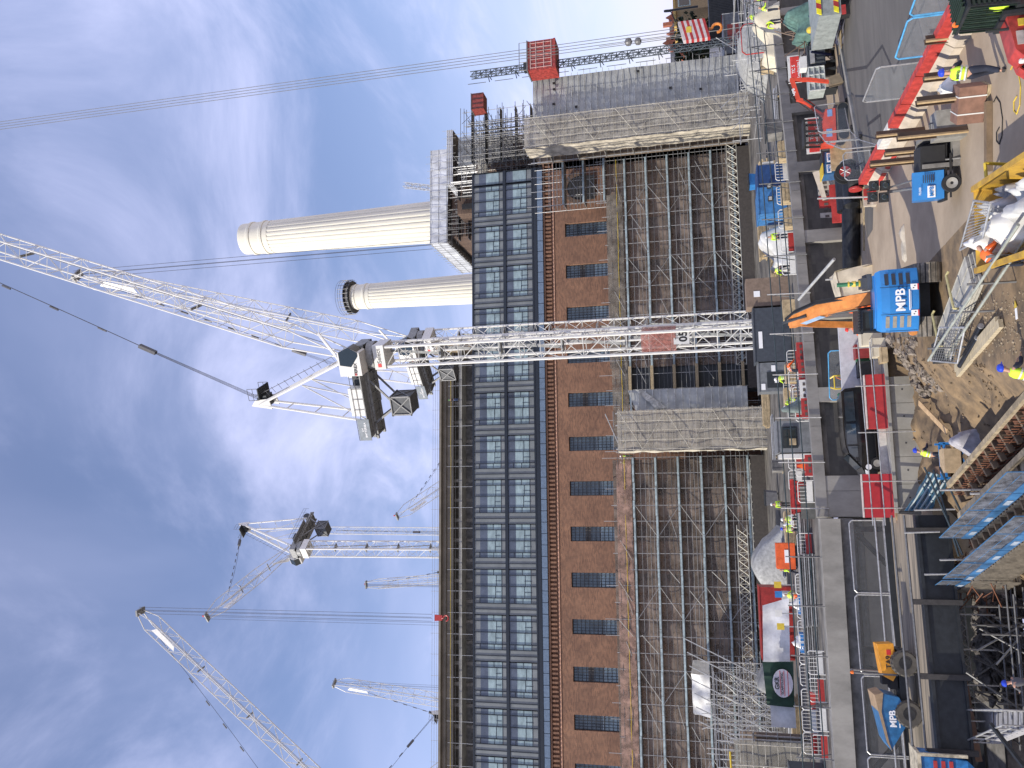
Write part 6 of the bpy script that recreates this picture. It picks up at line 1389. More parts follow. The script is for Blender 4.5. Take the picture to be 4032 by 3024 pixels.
q = V(3350, 1215, 49.5); person('worker in orange half hidden behind the orange boom', (q.x, 49.5, 0), R_(150), 'stand', hivor, hivor, hivor, helm_w)
q = P(3287, 92); person('worker in full orange hi vis beside the blue steel rack', (q.x, q.y, 0), R_(160), 'work', hivor, hivor, hivor, None, vest=False)
person('crouching worker in orange jacket beside the yellow skip', (6.9, 26.7, 0), R_(-70), 'bend', hivor, hivor, navy, None, near=True)
q = V(3960, 2680, 38); person('blue helmeted worker deep in the dark lower left pit', (q.x, 38, q.z-1.68), R_(40), 'work', greyc, greyc, navy, helm_b, band=False, vest=False)
# ---------------------------------------------------------------- barriers along the road
barc = mat('cream_concrete', (.52, .45, .36), .8, var=.12, scale=1)
ba, bb = Vector((16.35, 28.2, 0)), Vector((17.0, 46.2, 0)); nb_ = 7
for i in range(nb_):
    c = ba+(bb-ba)*((i+.5)/nb_); ang = math.atan2(bb.y-ba.y, bb.x-ba.x)
    t = thing('road_barrier', ('%s road barrier counted from the %s, cream below and red on top' % (('nearest', 'second', 'third', 'fourth')[i], 'red tractor') if i < 4 else ('pale whitish road barrier among the red topped ones', 'worn red and cream road barrier beside the fence posts', 'farthest worn red road barrier near the blue generator')[i-4]), 'barrier', (c.x, c.y, 0), ang, 'heavy barriers between yard and road')
    L = 2.5; m = MB(); m.prism([(-L/2, y, z) for y, z in ((-.42, 0), (.42, 0), (.40, .32), (.2, .6), (-.2, .6), (-.40, .32))], (L, 0, 0)); m.build('base', barc, t, local=True)
    m = MB(); m.prism([(-L/2, y, z) for y, z in ((-.2, .6), (.2, .6), (.15, 1.02), (-.15, 1.02))], (L, 0, 0)); m.build('upper', (redw if False else mat('worn_red', (.50, .05, .04), .6, var=.2, scale=2)) if i not in (4,) else mat('worn_white', (.62, .6, .56), .6), t, local=True)
    if i >= 5:
        m = MB(); m.prism([(-L/2+.2, .425, .05), (L/2-.3, .425, .05), (L/2-.5, .43, .3), (-L/2+.1, .43, .3)], (0, .01, 0)); m.build('red_patch', MATS['worn_red'], t, local=True)
# brown posts
def post(label, top, bot, z0=0.0, w=.2):
    b0 = P(bot[0], bot[1], z0); a = V(top[0], top[1], b0.y); t = thing('soldier_post', label, 'post', (b0.x, b0.y, z0), R_(12), 'brown steel posts along the yard edge')
    h = a.z-z0; m = MB(); lean = a.x-b0.x
    br_ = mat('rust_brown', (.13, .085, .055), .7, var=.25, scale=2, stretch=(1, 1, .3)); m.box((-w/2, -w/2, 0), (w/2, -w/2+.03, h)); m.box((-w/2, w/2-.03, 0), (w/2, w/2, h)); m.box((-.015, -w/2+.03, 0), (.015, w/2-.03, h)); m.build('steel_section', br_, t, local=True)
    m = MB(); m.box((-w/2-.03, -w/2-.03, .0), (-w/2-.002, -w/2+.06, h)); m.box((-w/2-.002, -w/2-.03, 0), (-w/2+.04, -w/2-.003, h)); m.build('timber_face', mat('tan_edge', (.42, .30, .16), .8), t, local=True); return t
for i, (a, b_) in enumerate((((3642, 160), (3800, 140)), ((3637, 315), (3790, 290)), ((3607, 402), (3882, 372)), ((3532, 541), (3808, 513)), ((3449, 536), (3640, 514)), ((3483, 603), (3680, 584)), ((3425, 646), (3617, 629)))):
    post('brown upright post ' + ('behind the red tractor cab', 'just behind the man in the yellow vest', 'standing by the strapped brown slabs', 'tallest, standing in front of the concrete block', 'behind the tallest post by the barriers', 'right of the blue generator', 'topmost of the row near the wire fences')[i], a, b_, w=.24)
q0, q1 = P(3891, 400, .1), P(3891, 675, .1); MB().bar(q0+Vector((0, 0, .0)), q1, .26, .18).thing('lying_beam', mat('beam_brown', (.20, .14, .085), .8), 'brown beam lying flat on the sandy ground', 'beam')
q = P(3805, 470); t = thing('concrete_block', 'grey concrete cube block standing on the yard beside a brown post', 'concrete block', (q.x, q.y+.4, 0), R_(-12)); m = MB(); m.box((-.5, -.45, 0), (.5, .45, 1.0)); m.build('block', mat('block_concrete', (.27, .26, .235), .8), t, local=True); m = MB(); m.path([(-.15, 0, 1.0), (-.15, 0, 1.12), (.15, 0, 1.12), (.15, 0, 1.0)], .03, 5); m.build('lifting_eye', galvd, t, local=True)
q = P(3780, 575); t = thing('concrete_block', 'hollow dark concrete block behind the generator drawbar', 'concrete block', (q.x, q.y+.5, 0), R_(-12)); m = MB(); m.box((-.6, -.5, 0), (.6, .5, .25)); m.box((-.6, -.5, .25), (-.45, .5, 1.3)); m.box((.45, -.5, .25), (.6, .5, 1.3)); m.box((-.6, .4, .25), (.6, .5, 1.3)); m.build('block', concd, t, local=True)
q = P(3895, 380); t = thing('slab_pallet', 'strapped stack of brown paving slabs beside the striding man', 'pallet', (q.x, q.y+.35, 0), R_(-35)); m = MB(); m.box((-.6, -.4, .12), (.6, .4, .95)); m.build('slabs', mat('slab_brown', (.24, .13, .09), .8), t, local=True); m = MB(); [m.box((x, -.415, .1), (x+.04, .415, .965)) for x in (-.3, .26)]; m.build('strap', white, t, local=True); m = MB(); m.box((-.6, -.4, 0), (.6, .4, .1)); m.build('pallet', plank, t, local=True)
q = P(3870, 330); tarp('crumpled white plastic sheet on top of the brown slabs', [(q.x-.2, q.y), (q.x+.6, q.y+.7)], .45, white, 'plastic_sheet', 5, 10, .25, cat='plastic sheet', z0=.8)
q = P(3880, 470); MB().prism([(q.x-.6, q.y-.5, 0), (q.x+.1, q.y-.6, 0), (q.x-.1, q.y-.2, .12)], (0, 0, .03)).thing('ply_offcut', mat('dark_ply', (.12, .09, .06), .8), 'dark offcut lying before the concrete cube', 'board')
# fences: blue mesh along the barriers, galvanised ones round the small digger
bf = mat('fence_blue', (.10, .38, .66), .5)
fence_panel('blue mesh fence panel left of the road marks, full in view', P(3748, 207)[:2], P(3820, 41)[:2], bf, 2.0)
fence_panel('blue mesh fence panel cut by the right edge behind the tractor', P(3824, 32)[:2], P(3890, -110)[:2], bf, 2.0)
fence_panel('galvanised fence panel hidden behind the road barriers', (17.9, 35.2), (18.0, 38.6), galv, 2.0)
fence_panel('galvanised fence panel in front of the small red digger', P(3335, 402)[:2], P(3357, 508)[:2], galv, 2.0)
fence_panel('galvanised fence panel right of the blue water tanks', P(3360, 513)[:2], P(3392, 545)[:2], galv, 2.0)
fence_panel('galvanised fence panel leaning towards the brown posts', P(3395, 548)[:2], P(3478, 572)[:2], galv, 2.0)
fence_panel('galvanised fence panel beside the red and black cable reel', P(3440, 590)[:2], P(3450, 700)[:2], galv, 1.6)
# small red digger, side on
sr = thing('mini_excavator', 'small red digger with black cab working side on below the wall', 'excavator', (24.0, 54.4, 0), R_(-8))
track(sr, -.75, 2.3, .38, .62, -1.15, along='x'); track(sr, .75, 2.3, .38, .62, -1.15, along='x')
m = MB(); m.prism([(-1.25, -.8, .75), (.9, -.8, .75), (.9, -.8, 1.35), (.2, -.8, 1.55), (-1.25, -.8, 1.6)], (0, 1.6, 0)); bd = m.build('body', mat('digger_red', (.62, .07, .035), .4, var=.1), sr, local=True)
m = MB(); m.box((-.9, -.82, 1.0), (-.4, -.805, 1.35)); m.box((.4, -.82, .95), (.85, -.805, 1.25)); m.build('sticker', mat('sticker_blue', (.2, .35, .65), .5), bd, local=True)
m = MB()
for x in (-1.2, -.45, .25): m.bar((x, -.75, 1.55), (x+.06, -.75, 2.65), .12); m.bar((x, .3, 1.55), (x+.06, .3, 2.65), .12)
m.box((-1.25, -.8, 2.6), (.4, .4, 2.72)); cbx = m.build('cab', black, sr, local=True); MB().box((-1.1, -.7, 1.6), (.2, .25, 2.6)).build('cab_glass', netmat('tinted_glass', (.06, .06, .06), .45), cbx, local=True)
m = MB(); boxarm(m, [((.6, 0, 1.2), .35), ((1.7, 0, 2.35), .42), ((1.95, 0, 2.9), .35), ((3.4, 0, 3.25), .26)], .25)
m.build('boom', MATS['digger_red'], sr, local=True); m = MB(); boxarm(m, [((3.3, 0, 3.35), .3), ((3.2, 0, 2.2), .28), ((2.9, 0, .95), .2)], .2); m.build('stick', MATS['digger_red'], sr, local=True)
m = MB(); m.tube((1.9, 0, 3.1), (3.3, 0, 3.6), .06, 6); m.tube((.9, -.2, 1.4), (1.9, -.2, 2.6), .07, 6); m.path([(1.2, .1, 2.2), (2.2, .1, 3.3), (3.2, .1, 3.5), (3.3, .1, 2.2)], .04, 5); m.build('hydraulic_ram', black, sr, local=True)
m = MB(); m.prism([(2.6, -.3, .9), (3.1, -.3, 1.0), (3.3, -.3, .35), (2.7, -.3, .1)], (0, .6, 0)); m.build('bucket', mat('dusty_bucket', (.2, .16, .11), .8), sr, local=True)
m = MB(); m.box((1.15, -.8, .2), (1.25, .8, .75)); m.bar((.6, 0, .5), (1.2, 0, .45), .2); m.build('dozer_blade', steelt, sr, local=True)
text('lettering', 'MPB', .26, white_t, bd, (2.45, -.16, 3.15), (1, 0, .25), (-.25, 0, 1), .02, local=True)
# loading bay signs on the wall
def sign(label, x0, x1, z0, z1, y, a, b_, ang=0):
    t = thing('loading_bay_sign', label, 'sign', ((x0+x1)/2, y, z0)); MB().box((x0, y, z0), (x1, y+.05, z1)).build('panel', white, t)
    w, h = x1-x0, z1-z0; m = MB(); m.box((x0+.09, y-.012, z0+.06), (x1-.09, y-.002, z1-h*.2)); m.build('red_field', mat('sign_red', (.75, .06, .05), .5), t)
    text('lettering', a, h*.34, white_t, t, ((x0+x1)/2, y-.02, z0+h*.57), (1, 0, 0), (0, 0, 1), .02); text('lettering', b_, h*.27, white_t, t, ((x0+x1)/2, y-.02, z0+h*.22), (1, 0, 0), (0, 0, 1), .02)
    for q_ in (x0+w*.15, x1-w*.15): text('lettering', 'battersea', h*.06, black_t, t, (q_, y-.006, z1-h*.1), (1, 0, 0), (0, 0, 1))
    for q_ in (x0+.2, x1-.2): MB().box((q_-.03, y+.06, 0), (q_+.03, y+.11, z0+.2)).build('support', galvd, t)
a, b_ = V(3158, 323, 58.2), V(3099, 222, 58.2); sign('red and white loading bay sign above the dark trailer', a.x, b_.x, a.z, b_.z, 58.2, 'TC 5', 'Loading bay 1')
a, b_ = V(3232, 601, 57.2), V(3168, 466, 57.2); sign('red and white loading bay sign partly hidden by the small digger', a.x, b_.x, a.z, b_.z, 57.2, 'TC 5', 'Loading bay 2')
# dark unit, caged panel
a, b_ = V(3250, 268, 57), V(3175, 200, 57); t = container('dark grey ribbed steel unit with a pale maker plate below the sign', a.x, b_.x, 56.4, 58, a.z, b_.z-a.z, mat('unit_grey', (.075, .085, .095), .5), 'storage_unit', 'container')
m = MB(); xc = (a.x+b_.x)/2; m.box((xc-.62, 56.28, a.z+.75), (xc+.35, 56.33, a.z+1.05)); pl = m.build('maker_plate', mat('plate_grey', (.4, .4, .4), .5), t); m = MB(); [m.box((q_, 56.6, 0), (q_+.15, 57.6, a.z+.05)) for q_ in (a.x+.2, b_.x-.3)]; m.build('trestle', dark, t)
MB().box((b_.x-1.6, 56.3, b_.z+.1), (b_.x-.75, 57.0, b_.z+.55)).thing('white_crate', white, 'small white speckled box on top of the dark ribbed unit', 'box')
a, b_ = V(3250, 352, 56.4), V(3182, 268, 56.4); t = thing('caged_unit', 'pale grey gridded cage panel left of the dark ribbed unit', 'cage', ((a.x+b_.x)/2, 56.4, 0)); MB().box((a.x, 56.4, a.z), (b_.x, 57.6, b_.z)).build('panel', mat('cage_pale', (.38, .42, .40), .5), t)
m = MB()
for k in range(4): x = a.x+(b_.x-a.x)*k/3; m.box((x-.03, 56.3, a.z), (x+.03, 56.39, b_.z))
for k in range(4): z = a.z+(b_.z-a.z)*k/3; m.box((a.x, 56.31, z-.03), (b_.x, 56.38, z+.03))
m.build('grid', mat('cage_frame', (.6, .62, .6), .5), t); m = MB(); [m.box((q_, 56.5, 0), (q_+.12, 57.5, a.z)) for q_ in (a.x+.1, b_.x-.2)]; m.build('stand', dark, t)
jungle('rack_of_props', 'rusty tangle of steel props between the dark unit and the blue rack', 30.3, 33.5, 56.6, 58.6, 0, 2.2, 18, 12, 8, m_=mat('rusty_tube', (.16, .11, .08), .7), r=.04)
t = thing('glazing_rack', 'navy steel A frame rack with crossed braces beside the orange worker', 'rack', (33.2, 54.6, 0)); nv = mat('rack_navy', (.012, .018, .07), .5); m = MB()
a, b_ = V(3285, 165, 54), V(3200, 165, 54); c = V(3285, 20, 54)
for x in (a.x, (a.x+c.x)/2, c.x): m.bar((x, 54, a.z), (x, 54.5, b_.z), .12); m.bar((x, 55.6, a.z), (x, 54.9, b_.z), .12)
for z in (a.z+.05, (a.z+b_.z)/2, b_.z): m.bar((a.x, 54, z), (c.x, 54, z), .1)
m.bar((a.x, 54, a.z), ((a.x+c.x)/2, 54.2, b_.z*.6), .09); m.build('frame', nv, t); m = MB(); m.box((a.x+.3, 54.4, .3), ((a.x+c.x)/2-.1, 54.5, 1.5)); m.build('panel', mat('rack_dark', (.05, .04, .05), .6), t)
MB().ball((a.x+1.0, 53.9, b_.z+.15), .22, 10, 6).thing('site_lamp', yellow, 'round yellow lamp on top of the navy rack', 'lamp')
tarp('sea green tarpaulin thrown over the load behind the orange worker', [(a.x+1.6, 55.5), (c.x+1.5, 57.5)], 1.6, mat('sea_green', (.10, .19, .16), .7, var=.2), seed=21, n=20, z0=1.6, amp=.3)
tarp('white plastic wrapped bundle behind the orange worker', [(a.x+1.9, 54.6), (c.x+.6, 55.4)], 1.5, white, 'wrapped_bundle', 13, 14, .3, cat='bundle', z0=0)
t = thing('truck', 'rear of a flatbed truck with yellow and red hazard panels at the right edge', 'truck', (32.5, 50.5, 0)); a, b_ = V(3372, 45, 50), V(3285, 45, 50)
MB().box((a.x, 50, .6), (a.x+4, 54, 1.9)).build('body', mat('truck_grey', (.28, .31, .30), .5), t)
for k, z in enumerate((.75, 1.75)):
    m = MB()
    for j in range(8): m.cur = j % 2; m.prism([(a.x+.05+.35*j, 49.93, z), (a.x+.4+.35*j, 49.93, z), (a.x+.55+.35*j, 49.93, z+.28), (a.x+.2+.35*j, 49.93, z+.28)], (0, .05, 0))
    m.build('hazard_panel', [mat('hazard_yellow', (.85, .75, .03), .4), red], t)
MB().box((a.x-.1, 49.9, .35), (a.x+.5, 49.95, .6)).build('tail_light', red, t); MB().box((a.x+.2, 50.5, 0), (a.x+1.0, 51, .8)).build('wheel', black, t)
a, b_ = P(3310, 128), P(3312, 215); t = thing('timber_pallet', 'broken timber pallet lying at the far edge of the road', 'pallet', (a+b_)/2); d = (b_-a).normalized(); n = Vector((-d.y, d.x, 0))
for k in range(5): m = MB(); m.bar(a+n*.2*k+Vector((0, 0, .12)), b_+n*.2*k+Vector((0, 0, .12)), .12, .03); m.build('slat', plank, t)
m = MB(); [m.bar(a+d*q_, a+d*q_+n*.9, .1, .1) for q_ in (.1, 1.0, 1.9)]; m.build('bearer', mat('dark_timber', (.09, .06, .04), .8), t)
m = MB(); m.sheet(P(3290, 60, .02), P(3330, 60, .02), P(3318, 190, .02), P(3288, 170, .02), 10, 10, .1, 3, 2); m.thing('ground_sheet', mat('violet_grey', (.22, .22, .28), .7, var=.2), 'bluish grey ground sheet beneath the navy rack', 'sheet')
# blue tanks
for i, (sy0, sy1, lab) in enumerate(((600, 640, 'blue water tank with a white maker label right of its twin'), (645, 682, 'blue water tank with a yellow strap beside the plastic barriers'))):
    a, b_ = V(3302, sy1, 55.5), V(3240, sy0, 55.5); t = thing('water_tank', lab, 'tank', ((a.x+b_.x)/2, 56, 0), group='blue water tanks'); MB().box((a.x, 55.5, .1), (b_.x, 56.7, b_.z)).build('tank', mat('tank_blue', (.03, .13, .28), .4), t); l_ = MB().box((a.x+.1, 55.46, b_.z-.5), (b_.x-.1, 55.49, b_.z-.22)).build('label', white_t, t); text('lettering', 'MPB', .25, exb, l_, ((a.x+b_.x)/2, 55.44, b_.z-.36), (1, 0, 0), (0, 0, 1), .01)
    m = MB(); m.box((a.x-.03, 55.42, b_.z), (b_.x+.03, 56.75, b_.z+.06)); m.build('lid', yellow if i else dark, t)
a = P(3330, 610); MB().box((a.x-1, a.y, .0), (a.x+.9, a.y+.06, .95)).thing('ply_board', ply, 'plywood board leaning in front of the blue tanks', 'board')
# plastic barriers row
cols = [white, red, white, red, white, red, white, red]
for i in range(8):
    a = P(3304+6*i, 725+66*i); barrier(('white', 'red')[i % 2]+' slotted plastic barrier, '+('first', 'second', 'third', 'fourth', 'fifth', 'sixth', 'seventh', 'eighth')[i]+' of the row from the blue tanks', a.x, a.y+.5, .0, R_(-3), mat('barrier_white', (.5, .47, .42), .6) if i % 2 == 0 else red, 1.18, 1.35, group='row of plastic barriers below the wall')
for i, (sx, sy, c) in enumerate(((3320, 760, red), (3330, 830, red))): a = P(sx, sy); barrier(('long red board barrier behind the black pipe ends', 'second red board barrier above the black pipe')[i], a.x, a.y+.2, 0, R_(-3), c, 1.4, .85, holes=False)
a = P(3303, 740); MB().prism([(a.x-.9, a.y-.5, .9), (a.x+1.2, a.y-.5, 1.3), (a.x+1.2, a.y-.3, 1.7), (a.x-.9, a.y-.3, 1.15)], (0, .05, 0)).thing('cream_board', barc, 'pointed cream board resting on the red barriers', 'board')
a, b_ = P(3450, 785), P(3450, 735)
barrier('small red half of the low barrier in front of the reel', P(3448, 762).x, P(3448, 762).y, 0, 0, red, .6, .62); barrier('small cream half of the low barrier in front of the reel', P(3448, 790).x, P(3448, 790).y, 0, 0, barc, .6, .62)
# black pipes
bp = mat('black_pipe', (.012, .013, .016), .35, var=.3)
def pipe(label, a, b_, r, ends=True):
    a, b_ = Vector(a), Vector(b_); t = thing('black_pipe', label, 'pipe', (a+b_)/2, group='black pipes'); MB().tube(a, b_, r, 28).build('pipe_wall', bp, t)
    if ends: d = (a-b_).normalized(); m = MB(); m.tube(a, a+d*.04, r*1.02, 28, r*1.02); m.build('end_ring', galv, t)
    return t
a, b_ = P(3390, 660, 0), P(3393, 1055, 0); r = .52
pipe('biggest black pipe, long and lying in front of the plastic barriers', (a.x, a.y+.5, r), (b_.x, b_.y+.5, r), r, False)
pipe('black pipe stub with a pale end ring on top of the big pipe', (a.x+.1, a.y+1.4, .9), (a.x-2.2, a.y+1.3, .9), .40)
pipe('black pipe with a pale end ring behind the cable reel', (a.x+.6, a.y+.6, .62), (a.x-2.2, a.y+.3, .62), .45)
a, b_ = P(3395, 720, 0), P(3397, 1000, 0); MB().bar((a.x, a.y-.7, .05), (b_.x, b_.y-.7, .05), .1, .1).thing('timber_chock', plank, 'long timber chock in front of the big black pipe', 'timber')
# reel and drum
q = P(3412, 680); t = thing('cable_reel', 'black cable reel with a round red and white face', 'reel', (q.x, q.y+.3, 0)); m = MB(); m.lathe([(.15, .0), (.55, .0), (.55, .1), (.35, .12), (.35, .5), (.55, .52), (.55, .62), (.1, .62)], 24, (q.x+.2, q.y, 1.15), 'y'); m.build('spool', black, t); m = MB(); m.lathe([(.02, -.02), (.32, -.02), (.32, -.0)], 24, (q.x+.2, q.y, 1.15), 'y'); m.build('red_disc', red, t)
m = MB(); [m.tube((q.x+.2, q.y-.03, 1.15), (q.x+.2+.3*math.cos(a_), q.y-.03, 1.15+.3*math.sin(a_)), .02, 4) for a_ in (0, 1.05, 2.1, 3.14, 4.2, 5.2)]; m.build('spoke', white, t); m = MB(); [m.tube((q.x+s, q.y+.2, 0), (q.x+.2, q.y+.3, 1.1), .04, 5) for s in (-.4, .8)]; m.build('stand', dark, t)
t = thing('drum_pump', 'black drum with a red and silver band beside the cable reel', 'drum', (q.x-.9, q.y, 0)); m = MB(); m.lathe([(.1, .2), (.34, .22), (.36, .8), (.34, 1.0), (.1, 1.05)], 20, (q.x-.5, q.y, 0)); m.build('drum', black, t); m = MB(); m.lathe([(.36, 0), (.38, .02), (.38, .12), (.36, .14)], 20, (q.x-1.0, q.y, .65), 'x'); m.build('red_band', red, t); m = MB(); [m.tube((q.x-.5+x, q.y, 0), (q.x-.5+x, q.y, .3), .03, 5) for x in (-.3, .3)]; m.build('leg', galvd, t)
a, b_ = V(3430, 640, 45), P(3300, 745); m = MB(); m.tube(V(3432, 775, 46), V(3218, 782, 46), .05, 6); m.thing('upright_pole', galv, 'thin galvanised pole standing by the low red barrier', 'pole')
# cream tarpaulin tent
q0, q1 = P(3435, 1035), P(3435, 1190); t = thing('canvas_tent', 'cream canvas sheet draped to a peak behind the excavator', 'tent', ((q0.x+q1.x)/2, q0.y+1, 0))
xr_, xl_, y0 = q0.x, q1.x, q0.y; pk_ = V(3278, 1100, y0+1.2); m = MB(); n = 14; vs = []
base = [(xl_, y0, 0), (xr_, y0, 0), (xr_+.2, y0+2.4, 0), (xl_-.2, y0+2.4, 0)]; mid = [(xl_+.15, y0+.3, 1.7), (xr_-.3, y0+.3, 2.0), (xr_-.2, y0+2.1, 2.0), (xl_+.1, y0+2.1, 1.7)]
for k in range(4):
    b0, b1, m0, m1 = base[k], base[(k+1) % 4], mid[k], mid[(k+1) % 4]; m.sheet(b0, b1, m1, m0, 10, 6, .25, k, .9); m.sheet(m0, m1, pk_, pk_, 8, 5, .12, k+5, .9)
m.build('canvas', mat('tent_canvas', (.62, .54, .40), .8, var=.14, scale=.8, bump=.3), t, smooth=True)
m = MB(); m.tube((pk_.x, pk_.y, 0), pk_+Vector((0, 0, .4)), .05, 6); m.build('pole', galv, t)
tarp('small cream dust sheet crumpled on the sand in the yard', [(P(3560, 960).x-.9, P(3560, 960).y-.3), (P(3560, 960).x+.9, P(3560, 960).y+.2)], .18, mat('pale_sand_bag', (.5, .45, .36), .8), 'dust_sheet', 8, 10, .1, cat='sheet', z0=0)
# ---------------------------------------------------------------- van
vn = thing('van', 'black panel van parked behind the red barriers facing left', 'van', (3.55, 51.3, 0), R_(4))
vp = mat('van_black', (.012, .013, .015), .12, var=.05, spec=.7)
m = MB(); prof = [(2.65, .35), (2.7, .9), (2.62, 1.75), (2.45, 1.95), (.2, 1.98), (-.7, 1.93), (-1.15, 1.8), (-1.9, 1.18), (-2.55, .95), (-2.72, .7), (-2.7, .35)]
k_ = 6; rings = []
for yy, sc_ in ((-.95, .96), (-.98, 1.0), (.98, 1.0), (.95, .96)): rings.append([(x, yy*(1-.10*max(0, (z-1.0))), .35+(z-.35)*sc_) for x, z in prof])
n = len(prof); m.add([p for r_ in rings for p in r_], [(j*n+i, j*n+(i+1) % n, (j+1)*n+(i+1) % n, (j+1)*n+i) for j in range(3) for i in range(n)]+[tuple(range(n))[::-1], tuple(range(3*n, 4*n))]); body = m.build('body', vp, vn, local=True)
def vside(mb, pts, off=.006):
    mb.add([(x, -.98*(1-.10*max(0, z-1.0))-off, z) for x, z in pts], [tuple(range(len(pts)))])
m = MB(); vside(m, [(-1.55, 1.3), (-.75, 1.3), (-.75, 1.8), (-1.12, 1.76)]); vside(m, [(-.62, 1.3), (.55, 1.3), (.55, 1.82), (-.62, 1.82)]); vside(m, [(.7, 1.3), (2.45, 1.3), (2.4, 1.8), (.7, 1.82)]); m.build('side_window', mat('van_glass', (.03, .04, .05), .05, spec=.9), vn, local=True)
m = MB(); m.add([(-1.2, -.82, 1.82), (-1.2, .82, 1.82), (-1.93, .86, 1.2), (-1.93, -.86, 1.2)], [(0, 1, 2, 3)]); m.v = [p+Vector((-.012, 0, .012)) for p in m.v]; m.build('windscreen', MATS['van_glass'], vn, local=True)
for x in (-1.75, 1.7):
    for s in (-1, 1):
        m = MB(); m.lathe([(.2, -.11), (.33, -.11), (.34, 0), (.33, .11), (.2, .11)], 20, (x, s*.88, .34), 'y'); w_ = m.build('wheel', black, vn, local=True); m = MB(); m.lathe([(.02, s*.115), (.2, s*.135), (.21, s*.08)], 14, (x, s*.88, .34), 'y'); m.build('rim', MATS['rim_grey'], w_, local=True)
for s in (-1, 1): m = MB(); m.prism([(-2.6, s*.88-.08, .75), (-2.2, s*.93-.05, .82), (-2.1, s*.93-.05, 1.0), (-2.5, s*.85-.08, .98)], (0, .12, 0)); m.build('headlight', mat('lamp_clear', (.75, .78, .8), .1), vn, local=True)
m = MB(); m.lathe([(.02, 0), (.17, 0), (.17, .02)], 18, (-2.74, 0, .82), 'x'); m.build('round_emblem', galv, vn, local=True)
m = MB(); m.lathe([(.13, -.012), (.16, -.012), (.16, 0)], 20, (-1.95, -.985, .8), 'y'); m.bar((-2.02, -.99, .88), (-1.95, -.99, .72), .02); m.bar((-1.95, -.99, .72), (-1.88, -.99, .88), .02); m.build('wing_badge', white_t, vn, local=True)
m = MB(); m.box((-.7, -1.0, 1.2), (-.68, -.985, 1.85)); m.box((-1.6, -1.15, 1.25), (-1.4, -.98, 1.45)); m.box((-1.6, .98, 1.25), (-1.4, 1.15, 1.45)); m.build('mirror', black, vn, local=True)
# red barriers on the ledge
for (s0, s1, sx0, sx1, l) in ((1472, 1686, 3412, 3498, 'worn scratched red concrete barrier on the pit ledge in front of the van'), (1866, 2038, 3400, 3486, 'clean plain red barrier at the left end of the pit ledge')):
    a, b_ = V(sx1, (s0+s1)/2, 47.6), V(sx0, (s0+s1)/2, 47.6); xa, xb = V(sx1, s1, 47.6).x, V(sx1, s0, 47.6).x
    t = thing('red_barrier', l, 'barrier', ((xa+xb)/2, 48, .17)); m = MB(); z0 = .17
    m.prism([(xa, 47.45, z0), (xa, 48.15, z0), (xa, 47.95, b_.z), (xa, 47.65, b_.z), (xa, 47.55, z0+.45)], (xb-xa, 0, 0)); m.build('moulding', mat('worn_red2', (.42, .03, .03), .5, scale=3, col2=(.30, .02, .02)) if 'worn' in l else mat('plain_red', (.40, .02, .025), .45, var=.06), t)
    m = MB(); m.box((xa, 47.62, b_.z), (xb, 47.98, b_.z+.04)); m.build('top_edge', mat('chipped_white', (.6, .5, .45), .7), t)
# ledge railing
t = thing('pit_railing', 'scaffold tube railing round the edge of the mud pit', 'railing', (3, 47.2, 0))
for z in (.75, 1.35): m = MB(); m.path([(8.3, 47.1, z+.1), (3, 47.15, z), (-1.5, 47.2, z-.05)], .035, 6); m.build('rail', galv, t)
for x in (8.0, 5.9, 3.4, .8, -.6): m = MB(); m.tube((x, 47.2, -1.4), (x, 47.1, 1.75), .035, 6); m.build('upright', galv, t)
# white strip, crates, reel, trolley beside the van
a, b_ = V(3352, 1480, 51.8), V(3322, 1275, 51.8); MB().box((a.x-.9, 51.8, 0), (b_.x, 52.1, a.z+.55)).thing('white_hoarding', mat('hoarding_white', (.55, .55, .58), .6, var=.08), 'low white hoarding running behind the excavator to the van', 'hoarding')
q = P(3420, 1330); t = thing('cable_drum', 'cream topped red cable drum beside the excavator boom', 'drum', (q.x, q.y+.5, 0)); m = MB(); m.lathe([(.3, .2), (.3, 1.0)], 18, (q.x, q.y+.5, 0)); m.build('core', red, t); m = MB(); m.lathe([(.02, 1.0), (.42, 1.0), (.42, 1.14), (.02, 1.14)], 20, (q.x, q.y+.5, 0)); m.build('flange', creamt, t); m = MB(); m.lathe([(.02, .06), (.42, .06), (.42, .2), (.02, .2)], 20, (q.x, q.y+.5, 0)); m.build('lower_flange', creamt, t)
for i, (sx, sy, h, c) in enumerate(((3400, 1318, 1.6, 0), (3400, 1345, 1.7, 1))): q = P(sx, sy); post(('short brown timber post right of the cable drum', 'second short brown post left of the cable drum')[i], (3318, sy+3), (3412, sy), w=.22)
for i, (sx, sy, w, h, l, c) in enumerate(((3478, 1325, .9, 1.1, 'tall cream plywood box at the lip of the pit', creamt), (3492, 1365, 1.0, .7, 'lower cream plywood box at the lip of the pit', creamt), (3500, 1395, .8, .35, 'tan timber offcuts stacked at the lip of the pit', ply), (3436, 1380, .8, .9, 'dark red tool box behind the cream boxes', mat('tool_red', (.25, .03, .03), .6)), (3434, 1410, .6, .8, 'green bag of tools behind the cream boxes', green), (3440, 1450, .9, .8, 'dark crate of fittings right of the red barrier', dark))):
    q = P(sx, sy); t = thing('site_box', l, 'box', (q.x, q.y+.4, 0)); MB().box((q.x-w/2, q.y, .05), (q.x+w/2, q.y+.8, h)).build('box', c, t); m = MB(); m.box((q.x-w/2-.02, q.y-.02, h), (q.x+w/2+.02, q.y+.82, h+.05)); m.build('lid', c, t)
fence_panel('blue framed mesh fence leaning by the wall above the pit ledge', P(3412, 1375)[:2], P(3418, 1570)[:2], bf, 2.2)
q = P(3425, 1500); t = thing('gas_trolley', 'yellow gas bottle trolley standing right of the van', 'trolley', (q.x, q.y+.3, 0)); m = MB()
